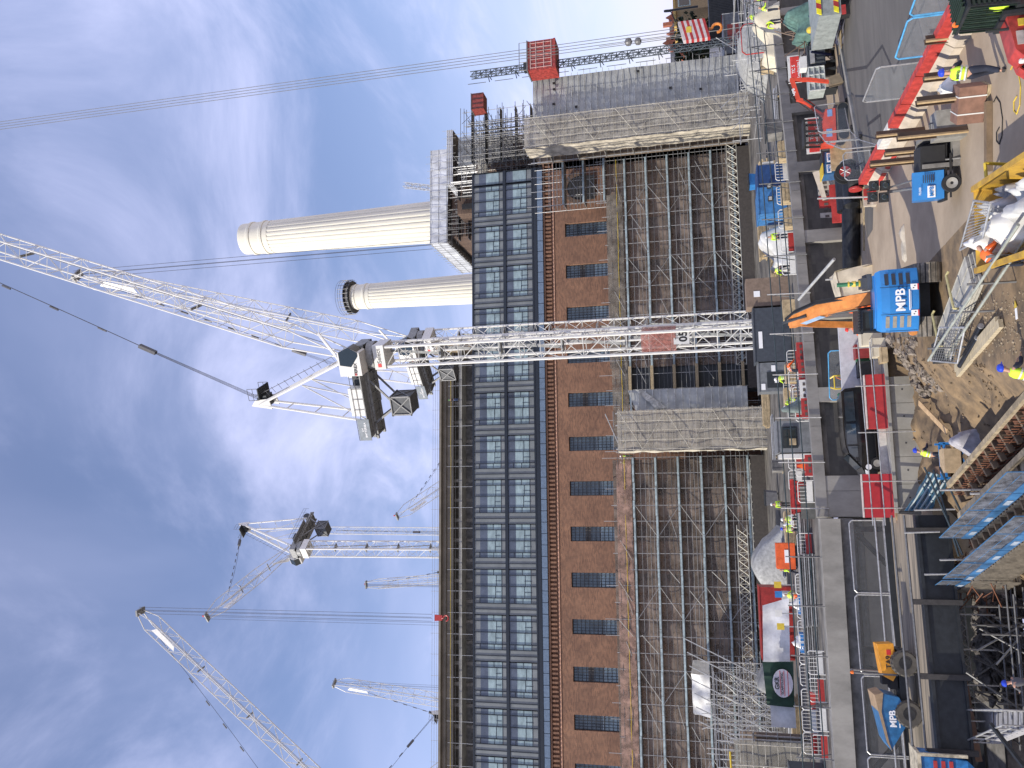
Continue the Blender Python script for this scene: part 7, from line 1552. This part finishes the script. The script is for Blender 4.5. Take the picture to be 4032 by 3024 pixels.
for x in (-.4, .4): m.path([(q.x+x, q.y, .1), (q.x+x, q.y, 2.0), (q.x+x*.7, q.y+.2, 2.2)], .05, 6)
for z in (.3, .9, 1.3, 2.0): m.tube((q.x-.4, q.y, z), (q.x+.4, q.y, z), .045, 6)
m.build('frame', yellow, t); MB().box((q.x-.3, q.y+.1, .2), (q.x+.3, q.y+.6, 1.1)).build('box', dark, t); m = MB(); m.tube((q.x-.75, q.y+.3, .1), (q.x-.75, q.y+.3, 1.7), .14, 12); m.ball((q.x-.75, q.y+.3, 1.7), .14, 12, 6); m.build('green_cylinder', green, t)
m = MB(); m.path([(q.x+.3, q.y-.1, 1.9), (q.x-.1, q.y-.2, 1.2), (q.x+.2, q.y-.1, .7), (q.x-.4, q.y-.1, .5)], .04, 5); m.build('hose', mat('hose_copper', (.4, .12, .05), .6), t)
# ---------------------------------------------------------------- yellow skip with bags
sk = thing('yellow_skip', 'yellow skip full of white rubble bags at the bottom edge', 'skip', (7.95, 25.6, 0), R_(-9), sc=.88); ym = mat('skip_yellow', (.62, .38, .04), .5, col2=(.36, .21, .04), scale=1.5)
m = MB()
m.prism([(-1.2, -2.2, .0), (-1.2, 1.9, .0), (-1.45, 2.4, 1.25), (-1.45, -2.6, 1.25)], (.06, 0, 0)); m.prism([(1.15, -2.2, 0), (1.15, 1.9, 0), (1.4, 2.4, 1.25), (1.4, -2.6, 1.25)], (.06, 0, 0)); m.prism([(-1.2, 1.9, 0), (1.2, 1.9, 0), (1.45, 2.4, 1.25), (-1.45, 2.4, 1.25)], (0, .06, 0)); m.box((-1.2, -2.2, .02), (1.2, 1.9, .1)); m.box((-1.55, -2.6, 1.2), (-1.36, 2.5, 1.32)); m.box((1.36, -2.6, 1.2), (1.55, 2.5, 1.32)); m.build('hull', ym, sk, local=True)
text('lettering', 'POWER', .5, black_t, sk, (-1.47, 1.1, .75), (0, -1, 0), (-.2, 0, 1), .02, local=True); text('lettering', 'DAY TOGETHER', .34, black_t, sk, (-1.44, -.2, .45), (0, -1, 0), (-.2, 0, 1), .02, local=True)
m = MB()
for k in range(5): y = -2+1.0*k; m.prism([(-1.3, y, .1), (-1.3, y+.1, .1), (-1.52, y+.1, 1.2), (-1.52, y, 1.2)], (.08, 0, 0))
m.build('rib', ym, sk, local=True)
M4 = Matrix.Rotation(R_(-9), 4, 'Z')
for i, (x, y, w, h, c) in enumerate(((.2, 1.4, 1.1, .75, white), (-.3, .2, 1.3, .9, white), (.3, -1.0, 1.2, .8, whitet), (-.5, 1.9, .8, .9, white), (.6, .4, .8, .7, mat('foil_grey', (.33, .33, .35), .4)))):
    c_ = Vector((7.95, 25.6, 0))+M4 @ Vector((x, y, 0)); tarp('white rubble bag, ' + ('farthest in the yellow skip', 'biggest, bulging in the middle of the yellow skip', 'nearest the bottom edge in the yellow skip', 'slumped over the far rim of the yellow skip', 'greyer than the rest in the yellow skip')[i], [(c_.x-w/2, c_.y-w/2), (c_.x+w/2, c_.y+w/2)], h, c, 'rubble_bag', i*3+1, 12, .45, 'rubble bags in the yellow skip', 'bag', .42)
# mesh panels leaning over the skip
t = thing('wire_gate', 'bent wire gate panels leaning on the far side of the yellow skip', 'fence', (9.6, 30.6, .6)); a, b_, c, d = P(3835, 790, 1.3), P(3780, 985, .9), P(3870, 935, 1.5), P(3900, 800, 1.7); m = MB(); m.path([a, b_, c, d, a], .035, 6); m.build('frame', galv, t); m = MB()
for k in range(1, 14): m.tube(a.lerp(b_, k/14), d.lerp(c, k/14), .012, 4)
m.build('wire', galv, t)
# formwork stack
pf = mat('pale_formwork', (.44, .42, .36), .6, var=.15, scale=2)
a0, a1 = P(3845, 1010), P(3742, 1270); d = (a1-a0); L = d.length; ang = math.atan2(d.y, d.x); t = thing('formwork_stack', 'long stack of pale steel formwork panels bound with yellow straps', 'stack', (a0+a1)/2-Vector((0, 0, .12)), ang)
for k in range(3):
    for j in range(3): m = MB(); m.box((-L/2-.1+.12*k, .05+.5*j-.2, .15+.1*k), (L/2+.4+.1*k, .05+.5*j+.26, .235+.1*k)); m.box((-L/2-.1+.12*k, .05+.5*j-.2, .235+.1*k), (L/2+.4+.1*k, .05+.5*j-.17, .25+.1*k)); m.build('panel', pf, t, local=True)
m = MB()
for x in (-.9, 1.6): m.path([(x, -.3, .75), (x+.1, -.2, .82), (x+.1, 1.3, .82), (x, 1.4, .7)], .045, 6)
m.build('strap', mat('strap_cream', (.55, .48, .22), .6), t, local=True); m = MB(); [m.box((x, -.5, 0), (x+.15, 1.6, .14)) for x in (-1.6, .2, 2.0)]; m.build('bearer', mat('dark_timber2', (.12, .09, .06), .8), t, local=True)
for i, (p0, p1, r_) in enumerate((((3941, 1272), (3772, 1470), .2), ((3928, 1262), (3765, 1452), .16))): a, b_ = P(*p0, .15), P(*p1, .0); a = P(*p0, .12); MB().bar(a, b_, .28, .14).thing('timber_beam', mat('pale_timber', (.50, .42, .28), .8, var=.15, stretch=(1, 6, 1)), ('nearer pale timber beam lying at the pit edge', 'farther pale timber beam lying at the pit edge')[i], 'beam')
for i, (p0, p1) in enumerate((((3862, 1285), (3800, 1395)), ((3848, 1330), (3780, 1440)))): a, b_ = P(*p0, .12), P(*p1, .1); pipe(('short rusty pipe right of the pale timber beams', 'second short rusty pipe right of the pale timber beams')[i], a, b_, .1)
t = thing('wire_cage', 'folded wire cage panels at the left end of the formwork stack', 'cage', P(3730, 1380)); a, b_, c, d = P(3700, 1290, 1.0), P(3665, 1420, .9), P(3770, 1430, .5), P(3800, 1290, .6); m = MB(); m.path([a, b_, c, d, a], .035, 6); m.path([a-Vector((0, 0, .7)), b_-Vector((0, 0, .7))], .035, 6); m.build('frame', galv, t); m = MB()
for k in range(1, 12): m.tube(a.lerp(b_, k/12), d.lerp(c, k/12), .012, 4); m.tube(a.lerp(d, k/12), b_.lerp(c, k/12), .012, 4)
m.build('wire', galvd, t); MB().box(tuple(P(3745, 1395)-Vector((.3, .3, 0))), tuple(P(3745, 1395)+Vector((.5, .4, .6)))).thing('pump_box', dark, 'dark pump box under the wire cage at the pit edge', 'pump')
# near tube rails
t = thing('near_handrail', 'pale scaffold tube handrail crossing the bottom of the picture', 'railing', (6, 29, 0)); tg = mat('tube_pale_green', (.42, .44, .38), .5, .3)
for (p0, p1, z) in (((3655, 1420), (4010, 885), 1.15), ((3725, 1410), (4045, 930), .6)): MB().tube(P(*p0, z), P(*p1, z), .045, 8).build('rail', tg, t)
for (p0) in ((3828, 1119), (3757, 1232), (3670, 1372), (3905, 1010)): q = P(*p0, 1.25); m = MB(); m.tube((q.x, q.y, -.1), (q.x, q.y, 1.4), .04, 6); m.build('upright', galvd, t)
t = thing('warning_tag', 'yellow and white warning tag on a black cable near the pit edge', 'tag', P(4005, 1230)); q = P(4005, 1225); MB().box((q.x-.25, q.y-.05, .01), (q.x+.1, q.y+.1, .03)).build('card', white_t, t); m = MB(); m.prism([(q.x+.12, q.y-.12, .02), (q.x+.35, q.y, .02), (q.x+.12, q.y+.12, .02)], (0, 0, .02)); m.build('triangle', yellow, t)
for i, (sx, sy) in enumerate(((3940, 560), (4010, 440))):
    q = P(sx, sy, .02); m = MB(); m.path([q+Vector((.5*math.cos(k*.9)+.15*k, .35*math.sin(k*.9), 0)) for k in range(9)], .018, 5); m.thing('cable', (black, yellow)[i], ('dark cable coil lying on the sandy yard', 'thin yellow cable winding over the sand near the bottom')[i], 'cable')
q = P(4010, 668); t = thing('yellow_stand', 'yellow tubular stand at the bottom edge of the yard', 'stand', q); m = MB(); m.path([q+Vector((-.2, 0, 0)), q+Vector((-.2, 0, .9)), q+Vector((.3, 0, .9)), q+Vector((.3, .3, .1))], .05, 6); m.build('tube', yellow, t); m = MB(); m.box(tuple(q+Vector((-.35, -.2, 0))), tuple(q+Vector((.0, .1, .15)))); m.build('foot', dark, t)
# ================================================================ lower left: dumper, formwork, pit clutter
dm = thing('site_dumper', 'site dumper with blue skip and orange bonnet crossing the haul bridge', 'dumper', (-9.3, 46.2, 0), R_(184))
# local +x = front (left in the picture), wheels at x = 1.3 and -1.0
tyre = mat('dumper_tyre', (.10, .09, .075), .9, scale=4)
for x in (-1.1, 1.25):
    for s in (-1, 1):
        m = MB(); m.lathe([(.28, -.2), (.55, -.22), (.62, -.12), (.62, .12), (.55, .22), (.28, .2)], 22, (x, s*.85, .62), 'y')
        for k in range(18): a = 2*math.pi*k/18; m.bar((x+.6*math.cos(a), s*.85-.2, .62+.6*math.sin(a)), (x+.6*math.cos(a+.15), s*.85+.2, .62+.6*math.sin(a+.15)), .07, .07)
        w_ = m.build('wheel', tyre, dm, local=True); m = MB(); m.lathe([(.02, s*.21), (.28, s*.24), (.3, s*.12)], 16, (x, s*.85, .62), 'y'); m.build('rim', black, w_, local=True)
m = MB(); m.box((-1.7, -.5, .5), (2.0, .5, .85)); m.build('chassis', dark, dm, local=True)
bn = mat('dumper_orange', (.80, .34, .03), .4)
m = MB(); m.prism([(-2.0, -.6, 1.0), (-.6, -.6, .9), (-.2, -.6, 1.15), (-.45, -.6, 1.6), (-1.95, -.6, 1.75)], (0, 1.2, 0)); bo_ = m.build('bonnet', bn, dm, local=True)
text('lettering', 'TA9', .34, black_t, bo_, (-1.1, .615, 1.28), (-1, 0, 0), (0, 0, 1), .02, local=True); m = MB(); m.box((-1.7, .605, 1.15), (-1.45, .615, 1.35)); m.build('red_mark', red_t, bo_, local=True)
m = MB(); m.box((-.7, -.4, .9), (.2, .4, 1.25)); m.box((-.5, -.3, 1.25), (0, .3, 1.6)); m.build('seat', black, dm, local=True)
m = MB(); m.path([(-.5, -.6, .9), (-.55, -.6, 2.9), (-.55, .6, 2.9), (-.5, .6, .9)], .05, 6); m.build('roll_bar', galvd, dm, local=True); m = MB(); m.lathe([(.08, 0), (.08, .1), (.04, .15)], 10, (-.55, .5, 2.95)); m.build('beacon', MATS['beacon_orange'], dm, local=True)
dbl = mat('dumper_blue', (.03, .15, .33), .4, var=.15)
m = MB(); pr = [(.35, 1.75), (.5, 1.0), (1.1, .72), (1.9, .85), (2.95, 1.55), (2.6, 1.75), (1.2, 2.0)]
m.prism([(x, -.95, z) for x, z in pr], (0, 1.9, 0)); tb = m.build('skip', dbl, dm, local=True)
m = MB(); m.prism([(.3, -1.0, 1.72), (.42, -1.0, 2.12), (1.3, -1.0, 1.98), (2.6, -1.0, 1.72), (2.98, -1.0, 1.52), (2.6, -1.0, 1.62), (1.2, -1.0, 1.86)], (0, 2.0, 0)); m.build('skip_rim', mat('dusty_rim', (.36, .25, .15), .8), tb, local=True)
text('lettering', 'MPB', .42, white_t, tb, (1.5, .965, 1.35), (-1, 0, 0), (0, 0, 1), .03, local=True); m = MB(); m.box((1.1, .955, 1.05), (1.9, .965, 1.1)); m.build('logo_bar', white_t, tb, local=True)
# formwork shutters
tan_t = mat('tan_timber', (.36, .29, .19), .8, var=.2, scale=3); brn_t = mat('brown_timber', (.17, .125, .085), .8, var=.2, scale=3); rply = mat('red_ply', (.16, .075, .05), .7, var=.2, scale=1.5)
def shutter(label, A, B, z0, z1, face, side=1, pitch=.9, L=1.2):
    A, B = Vector((*A, 0)), Vector((*B, 0)); d = (B-A).normalized(); n = Vector((-d.y, d.x, 0))*side; t = thing('wall_formwork', label, 'formwork', (A+B)/2+Vector((0, 0, z0)))
    U = Vector((0, 0, 1)); Ln = (B-A).length
    MB().bar(A+U*(z0+z1)/2, B+U*(z0+z1)/2, .06, z1-z0).build('ply_face', face, t)
    MB().bar(A+U*(z1+.08)+n*.1, B+U*(z1+.08)+n*.1, .22, .14).build('top_beam', tan_t, t)
    for z in (z0+.4, z0+1.1): MB().bar(A+U*z+n*.2, B+U*z+n*.2, .12, .2).build('waler', tan_t, t)
    s = .3
    while s < Ln: p = A+d*s; m = MB(); m.bar(p+U*(z1-.1)+n*.12, p+U*(z1-.35)+n*L, .13, .2); m.bar(p+n*.3+U*z0, p+n*.3+U*(z1-.1), .12, .12); m.bar(p+n*L*.95+U*(z1-.4), p+n*.35+U*z0, .06, .06); m.build('soldier', brn_t, t); s += pitch
    return t
shutter('nearer timber wall shutter running diagonally below the mud pit', (3.5, 29.0), (.55, 39.6), -2.6, -.62, rply, 1, .95, .9)
shutter('second timber wall shutter with stepped brown brackets left of the first', (2.1, 29.0), (-.75, 39.4), -2.6, -.9, tan_t, 1, .8, 1.5)
t = thing('rebar_cage', 'rusty reinforcement bars standing between the two timber shutters', 'rebar', (1.6, 34, -2.4)); m = MB(); A, B = Vector((2.9, 29, 0)), Vector((0, 39.2, 0))
for z in (-1.9, -1.4, -.9): m.tube(A+Vector((0, 0, z)), B+Vector((0, 0, z)), .025, 4)
m.build('horizontal_bar', mat('rust', (.20, .08, .04), .8), t); m = MB()
for k in range(40): p = A.lerp(B, k/40); m.tube(p+Vector((0, 0, -2.5)), p+Vector((0, 0, -.55)), .02, 4)
m.build('vertical_bar', MATS['rust'], t)
bnet = netmat('blue_net', (.15, .165, .20), .42, scale=1.5, var=.3); btoe = mat('blue_toe', (.05, .16, .34), .45, var=.25, scale=1)
joist = mat('joist_timber', (.27, .235, .18), .8, var=.2, scale=3)
def edge(label, A, B, zt_, hb=1.05, ht=1.5, pitch=.34):
    A, B = Vector((*A, 0)), Vector((*B, 0)); d = (B-A).normalized(); n = Vector((-d.y, d.x, 0)); U = Vector((0, 0, 1)); Ln = (B-A).length; t = thing('edge_platform', label, 'platform', (A+B)/2+U*(zt_-ht))
    s = 0; i = 0
    while s < Ln:
        e_ = min(s+2.4, Ln); a, b_ = A+d*s, A+d*(e_-.06); g_ = MB(); g_.sheet(a+U*(zt_+.1), b_+U*(zt_+.1), b_+U*(zt_+hb), a+U*(zt_+hb), 8, 5, .06, i, 2, .004); o = g_.build('mesh_barrier', bnet, t)
        m = MB(); m.path([a+U*zt_, a+U*(zt_+hb), b_+U*(zt_+hb), b_+U*zt_], .02, 5); m.tube(a+U*(zt_+.55), b_+U*(zt_+.55), .012, 4); m.build('barrier_frame', mat('barrier_blue', (.05, .15, .30), .5), o)
        m = MB(); m.bar(a+U*(zt_+.04)+n*.03, b_+U*(zt_+.04)+n*.03, .03, .36); to = m.build('toe_board', btoe, t); c = (a+b_)/2; m = MB(); m.bar(c-d*.3+U*(zt_+.04)+n*.06, c+d*.3+U*(zt_+.04)+n*.06, .012, .2); m.build('label', mat('label_pale', (.34, .40, .48), .5), to); s += 2.4; i += 1
    s = 0
    while s < Ln: p = A+d*s+n*.05; m = MB(); h = ht*(1-.18*((int(s*7) % 5) == 0)); m.bar(p+U*(zt_-.2), p+U*(zt_-h), .09, .09); m.bar(p+U*(zt_-h-.0), p-n*1.2+U*(zt_-h), .09, .09); m.build('joist', joist, t); s += pitch
    m = MB(); m.bar((A+B)/2-d*Ln/2-n*.6+U*(zt_-.22), (A+B)/2+d*Ln/2-n*.6+U*(zt_-.22), 1.15, .05); m.build('deck_board', mat('dusty_ply', (.20, .18, .17), .8), t)
    return t
edge('upper platform edged with blue mesh barriers and blue boards above timber joists', (.75, 29.6), (-1.75, 38.6), -.82)
edge('lower platform edged with blue mesh barriers near the bottom left', (-.7, 31.6), (-3.7, 41.6), -1.55, ht=1.7)
edge('shaded end of the blue edged platform beside the lattice beam', (-3.8, 41.9), (-4.6, 45.0), -1.6, ht=2.2, pitch=.25)
t = thing('blue_net_screen', 'sloping blue net screen with pale tubes against the pit wall end', 'net', V(3650, 1950, 44)); a, b_, c, d = V(3562, 2012, 46.4), V(3665, 2005, 44.0), V(3748, 1880, 42.0), V(3655, 1858, 44.2)
MB().sheet(a, b_, c, d, 14, 10, .18, 3, 1.5).build('net', netmat('blue_net2', (.05, .15, .22), .72, scale=1.2, var=.3), t, smooth=True); m = MB()
for f in (.18, .4, .62, .85): m.tube(a.lerp(b_, f)+Vector((0, -.15, .05)), d.lerp(c, f)+Vector((0, -.15, .05)), .05, 6)
m.build('tube', mat('pale_tube2', (.30, .36, .36), .5), t)
m = MB(); m.box((-3.2, 44.6, -2.8), (.6, 46.8, -1.0)); m.thing('render_block', mat('cream_render', (.62, .52, .36), .8, var=.1), 'sunlit cream concrete block under the end of the blue net', 'block')
m = MB(); m.box((-5.3, 47.5, -2.6), (-3.2, 49.5, -1.4)); m.thing('render_block', MATS['cream_render'], 'small cream patch of wall beneath the steel girder', 'block')
t = thing('rebar_tangle', 'tangle of rusty reinforcement bars under the bridge end', 'rebar', (-3, 44, -3)); m = MB(); rn = random.Random(5)
for k in range(70): p = Vector((rn.uniform(-5.0, -1.4), rn.uniform(42, 46), rn.uniform(-3.2, -2.0))); m.tube(p, p+Vector((rn.uniform(-1.2, 1.2), rn.uniform(-1, 1), rn.uniform(-.3, .8))), .025, 4)
m.build('bar', MATS['rust'], t)
# standing tubes around the formwork
for i, (sx0, sx1, sy0, y) in enumerate(((3600, 3760, 2009, 42), (3560, 3700, 2098, 43), (3700, 4020, 1930, 36), (3820, 3990, 1944, 33), (3700, 3900, 2205, 40), (3640, 3860, 2262, 42))):
    a, b_ = V(sx0, sy0, y), V(sx1, sy0-4, y); MB().tube(a, b_, .045, 6).thing('standing_tube', galv, ('upright tube at the lower corner of the blue net screen', 'upright tube under the first bridge post', 'long upright tube over the stepped brown brackets', 'bright upright tube at the upper blue platform', 'upright tube crossing the upper platform end', 'upright tube beside the shaded platform end')[i], 'scaffold tube')
for i, (a, b_) in enumerate((((3640, 1840), (3790, 2185)), ((3700, 1840), (3830, 2110)), ((3675, 1850), (3775, 2190)))):
    MB().tube(V(*a, 41), V(*b_, 39.5), .045, 6).thing('slanting_tube', MATS['blue_grey_tube'], ('dark slanting tube nearest the blue net screen', 'dark slanting tube nearest the timber brackets', 'dark slanting tube between the other two')[i], 'scaffold tube')
# things in the pit
q = V(3790, 1745, 40.5); tarp('grey white bulk bag slumped in the pit beside the shutters', [(q.x-.75, q.y-.7), (q.x+.75, q.y+.7)], 1.25, mat('bulk_bag', (.42, .41, .44), .7, var=.15, bump=.4), 'bulk_bag', 4, 16, .3, cat='bag', z0=q.z-.8)
a, b_ = V(3618, 1586, 45.5), V(3728, 1700, 42.5); MB().bar(a, b_, .3, .05).thing('plank', mat('fresh_plank', (.58, .40, .22), .7), 'fresh orange plank leaning down the mud slope', 'plank')
q = V(3740, 1815, 42); t = thing('pump_trolley', 'blue wheeled trolley carrying a plywood box in the pit', 'trolley', (q.x, q.y, q.z-.6)); m = MB()
for x in (-.8, .8):
    for y in (-.4, .4): m.bar((q.x+x, q.y+y, q.z-.8), (q.x+x, q.y+y, q.z+.5), .09)
for z in (-.5, .3): m.bar((q.x-.8, q.y-.4, q.z+z), (q.x+.8, q.y-.4, q.z+z), .09); m.bar((q.x-.8, q.y+.4, q.z+z), (q.x+.8, q.y+.4, q.z+z), .09)
m.build('frame', exb, t); MB().box((q.x-.55, q.y-.5, q.z-.35), (q.x+.55, q.y+.35, q.z+.35)).build('ply_box', mat('box_tan', (.5, .37, .22), .7), t); m = MB(); m.lathe([(.12, -.04), (.2, -.04), (.2, .04), (.12, .04)], 14, (q.x+.5, q.y-.5, q.z-.8), 'y'); m.build('wheel', black, t)
q = V(3690, 1870, 43.5); m = MB(); m.box((q.x-.8, q.y-.4, q.z-.5), (q.x+.4, q.y+.4, q.z)); m.thing('tool_chest', mat('rust_box', (.2, .12, .07), .8), 'rusty tool chest beside the worker in the pit', 'chest')
rock_m = mat('rubble_grey', (.25, .21, .17), .9, var=.35, scale=3)
rn = random.Random(11)
def rubble(label, pts, n, s0, s1, m_, name='rubble'):
    m = MB()
    for k in range(n):
        sx, sy = rn.uniform(*pts[0]), rn.uniform(*pts[1]); p = G(sx, sy, pts[2]); h = hgt(p.x, p.y) if pts[3] else p.z; s = rn.uniform(s0, s1)**1; o = len(m.v); m.ball((p.x, p.y, h+s*.2), (s, s*rn.uniform(.6, 1.2), s*rn.uniform(.4, .8)), 6, 4)
        for i in range(o, len(m.v)): m.v[i] += Vector((rn.uniform(-.3, .3), rn.uniform(-.3, .3), rn.uniform(-.3, .3)))*s
    return m.thing(name, m_, label, 'rubble', kind='stuff')
rubble('grey broken rubble along the lip of the mud pit', ((3500, 3640), (1330, 1560), -.3, True), 150, .05, .28, rock_m)
rubble('stones and clods scattered over the mud slope', ((3560, 4030), (1400, 1750), -1.2, True), 240, .02, .09, mat('clod', (.25, .18, .11), .95, var=.35, scale=4))
rubble('gravel scattered on the sandy ground by the timber beams', ((3800, 4030), (1150, 1400), 0, False), 300, .012, .05, mat('gravel_tan', (.36, .29, .2), .9, var=.3))
rubble('dark concrete rubble at the bottom of the lower left pit', ((3850, 4030), (2350, 2760), -5.0, False), 200, .1, .5, mat('dark_rubble', (.16, .145, .13), .9, var=.3))
# timber deck strip and lattice beam below the girder
t = thing('board_walkway', 'timber board walkway hung under the black girder', 'walkway', (-9, 45, -2.2))
a, b_ = V(3680, 2400, 45.5), V(3755, 2870, 45.5)
for k in range(4): m = MB(); m.bar(Vector((a.x, 44.2+.42*k, a.z-.1)), Vector((b_.x-1, 44.1+.42*k, b_.z-.3)), .36, .06); m.build('board', (joist, tan_t)[k % 2], t)
m = MB(); m.bar(Vector((a.x, 44.0, a.z-.35)), Vector((b_.x-1, 43.9, b_.z-.55)), .05, .35); m.build('edge_board', mat('edge_pinkish', (.24, .15, .11), .8), t)
for k in range(4): x = a.x-1.6*k; m = MB(); m.tube((x, 43.9, -3.2), (x, 43.9, -.9), .04, 6); m.build('hanger', galv, t)
for z in (-1.0, -1.35): m = MB(); m.tube((a.x, 43.8, z), (b_.x-1, 43.7, z-.25), .03, 5); m.build('rail', galvd, t)
a0, b0, a1, b1 = V(3752, 2395, 45), V(3802, 2870, 45), V(3797, 2395, 45), V(3850, 2870, 45)
t = thing('lattice_beam', 'galvanised lattice beam spanning the dark pit below the board walkway', 'beam', (a1+b1)/2); m = MB(); m.tube(a0, b0, .045, 6); m.tube(a1, b1, .045, 6); m.build('chord', galv, t); m = MB()
for k in range(12): p, q_ = k/12, (k+1)/12; m.tube(a0.lerp(b0, p), a1.lerp(b1, q_), .03, 4); m.tube(a1.lerp(b1, p), a0.lerp(b0, q_), .03, 4)
m.build('lacing', galv, t)
jungle('pit_scaffold', 'dim scaffold frames standing under the lattice beam in the dark pit', -11, -4.6, 42.5, 44.5, -5.4, -3.0, 18, 9, 10, m_=galvd, r=.045)
t = thing('pit_slab', 'dusty concrete slab and bench in the bottom of the pit', 'slab', (-8, 38, -5.6)); MB().box((-11, 36, -5.7), (-4.8, 41, -5.0)).build('slab', concd, t); MB().box((-10.5, 41.2, -5.5), (-5, 42.0, -4.2)).build('upstand', conc, t)
rubble('bigger broken concrete pieces near the lattice beam in the pit', ((3860, 3980), (2380, 2700), -4.6, False), 60, .15, .6, MATS['dark_rubble'])
# stairs
t = thing('site_stairs', 'grey metal site stairs with handrails descending at the lower left', 'stairs', V(4000, 2870, 42)); a, b_, c, d = V(3900, 2925, 43), V(4060, 2860, 39), V(4060, 2800, 39), V(3900, 2800, 43)
st_m = mat('stair_grey', (.42, .42, .44), .5, var=.08); n = 8
for k in range(n):
    f0 = k/n; p = a.lerp(b_, f0); q_ = d.lerp(c, f0); m = MB(); m.bar(p+Vector((0, 0, -.03)), q_+Vector((0, 0, -.03)), .34, .05); m.bar(p+Vector((0, .15, -.2)), q_+Vector((0, .15, -.2)), .03, .35); m.build('tread', st_m, t)
for (p, q_) in ((a, b_), (d, c)):
    m = MB(); m.bar(p-Vector((0, 0, .15)), q_-Vector((0, 0, .15)), .06, .45); m.build('stringer', st_m, t); m = MB()
    for h in (.55, 1.05): m.tube(p+Vector((0, 0, h)), q_+Vector((0, 0, h)), .04, 6); m.tube(p+Vector((0, 0, h)), p+Vector((.0, 1.6, h)), .04, 6)
    for k in range(6): f_ = k/5; m.tube(p.lerp(q_, f_), p.lerp(q_, f_)+Vector((0, 0, 1.05)), .035, 6)
    m.tube(p+Vector((0, 1.6, -.1)), p+Vector((0, 1.6, 1.05)), .04, 6); m.build('handrail', galv, t)
m = MB(); m.box((min(a.x, d.x), 43.1, a.z-.25), (max(a.x, d.x), 46.6, a.z-.1)); m.build('landing', st_m, t)
a, b_ = V(4032, 3020, 38), V(3900, 2850, 40); MB().bar(a, b_, .14, .14).thing('stair_prop', dark, 'dark prop crossing beneath the grey stairs', 'prop')
# blue hopper at the bottom left corner
t = thing('blue_hopper', 'blue hopper with a cream splashed rim at the lower left corner', 'hopper', (-12.2, 42.2, -1.5)); a, b_ = V(3595, 2958, 42), V(3855, 2950, 42)
m = MB(); m.prism([(a.x-.05, 41.5, 1.0), (a.x-.05, 42.9, 1.0), (a.x-.15, 42.9, -.9), (a.x-.9, 42.6, -1.6), (a.x-.9, 41.8, -1.6), (a.x-.15, 41.5, -.9)], (-2.6, 0, 0)); m.build('hull', mat('hopper_blue', (.03, .17, .42), .35, var=.2), t)
m = MB(); m.box((a.x-2.7, 41.4, 1.0), (a.x+.1, 43, 1.15)); m.box((a.x-.02, 41.4, -.9), (a.x+.1, 41.55, 1.0)); m.build('rim', mat('splash_cream', (.5, .44, .32), .8, var=.25), t); m = MB()
for k in range(3): m.box((a.x-1.2, 41.42, .35-.32*k), (a.x-.2, 41.48, .5-.32*k))
m.build('red_stripe', [red], t)
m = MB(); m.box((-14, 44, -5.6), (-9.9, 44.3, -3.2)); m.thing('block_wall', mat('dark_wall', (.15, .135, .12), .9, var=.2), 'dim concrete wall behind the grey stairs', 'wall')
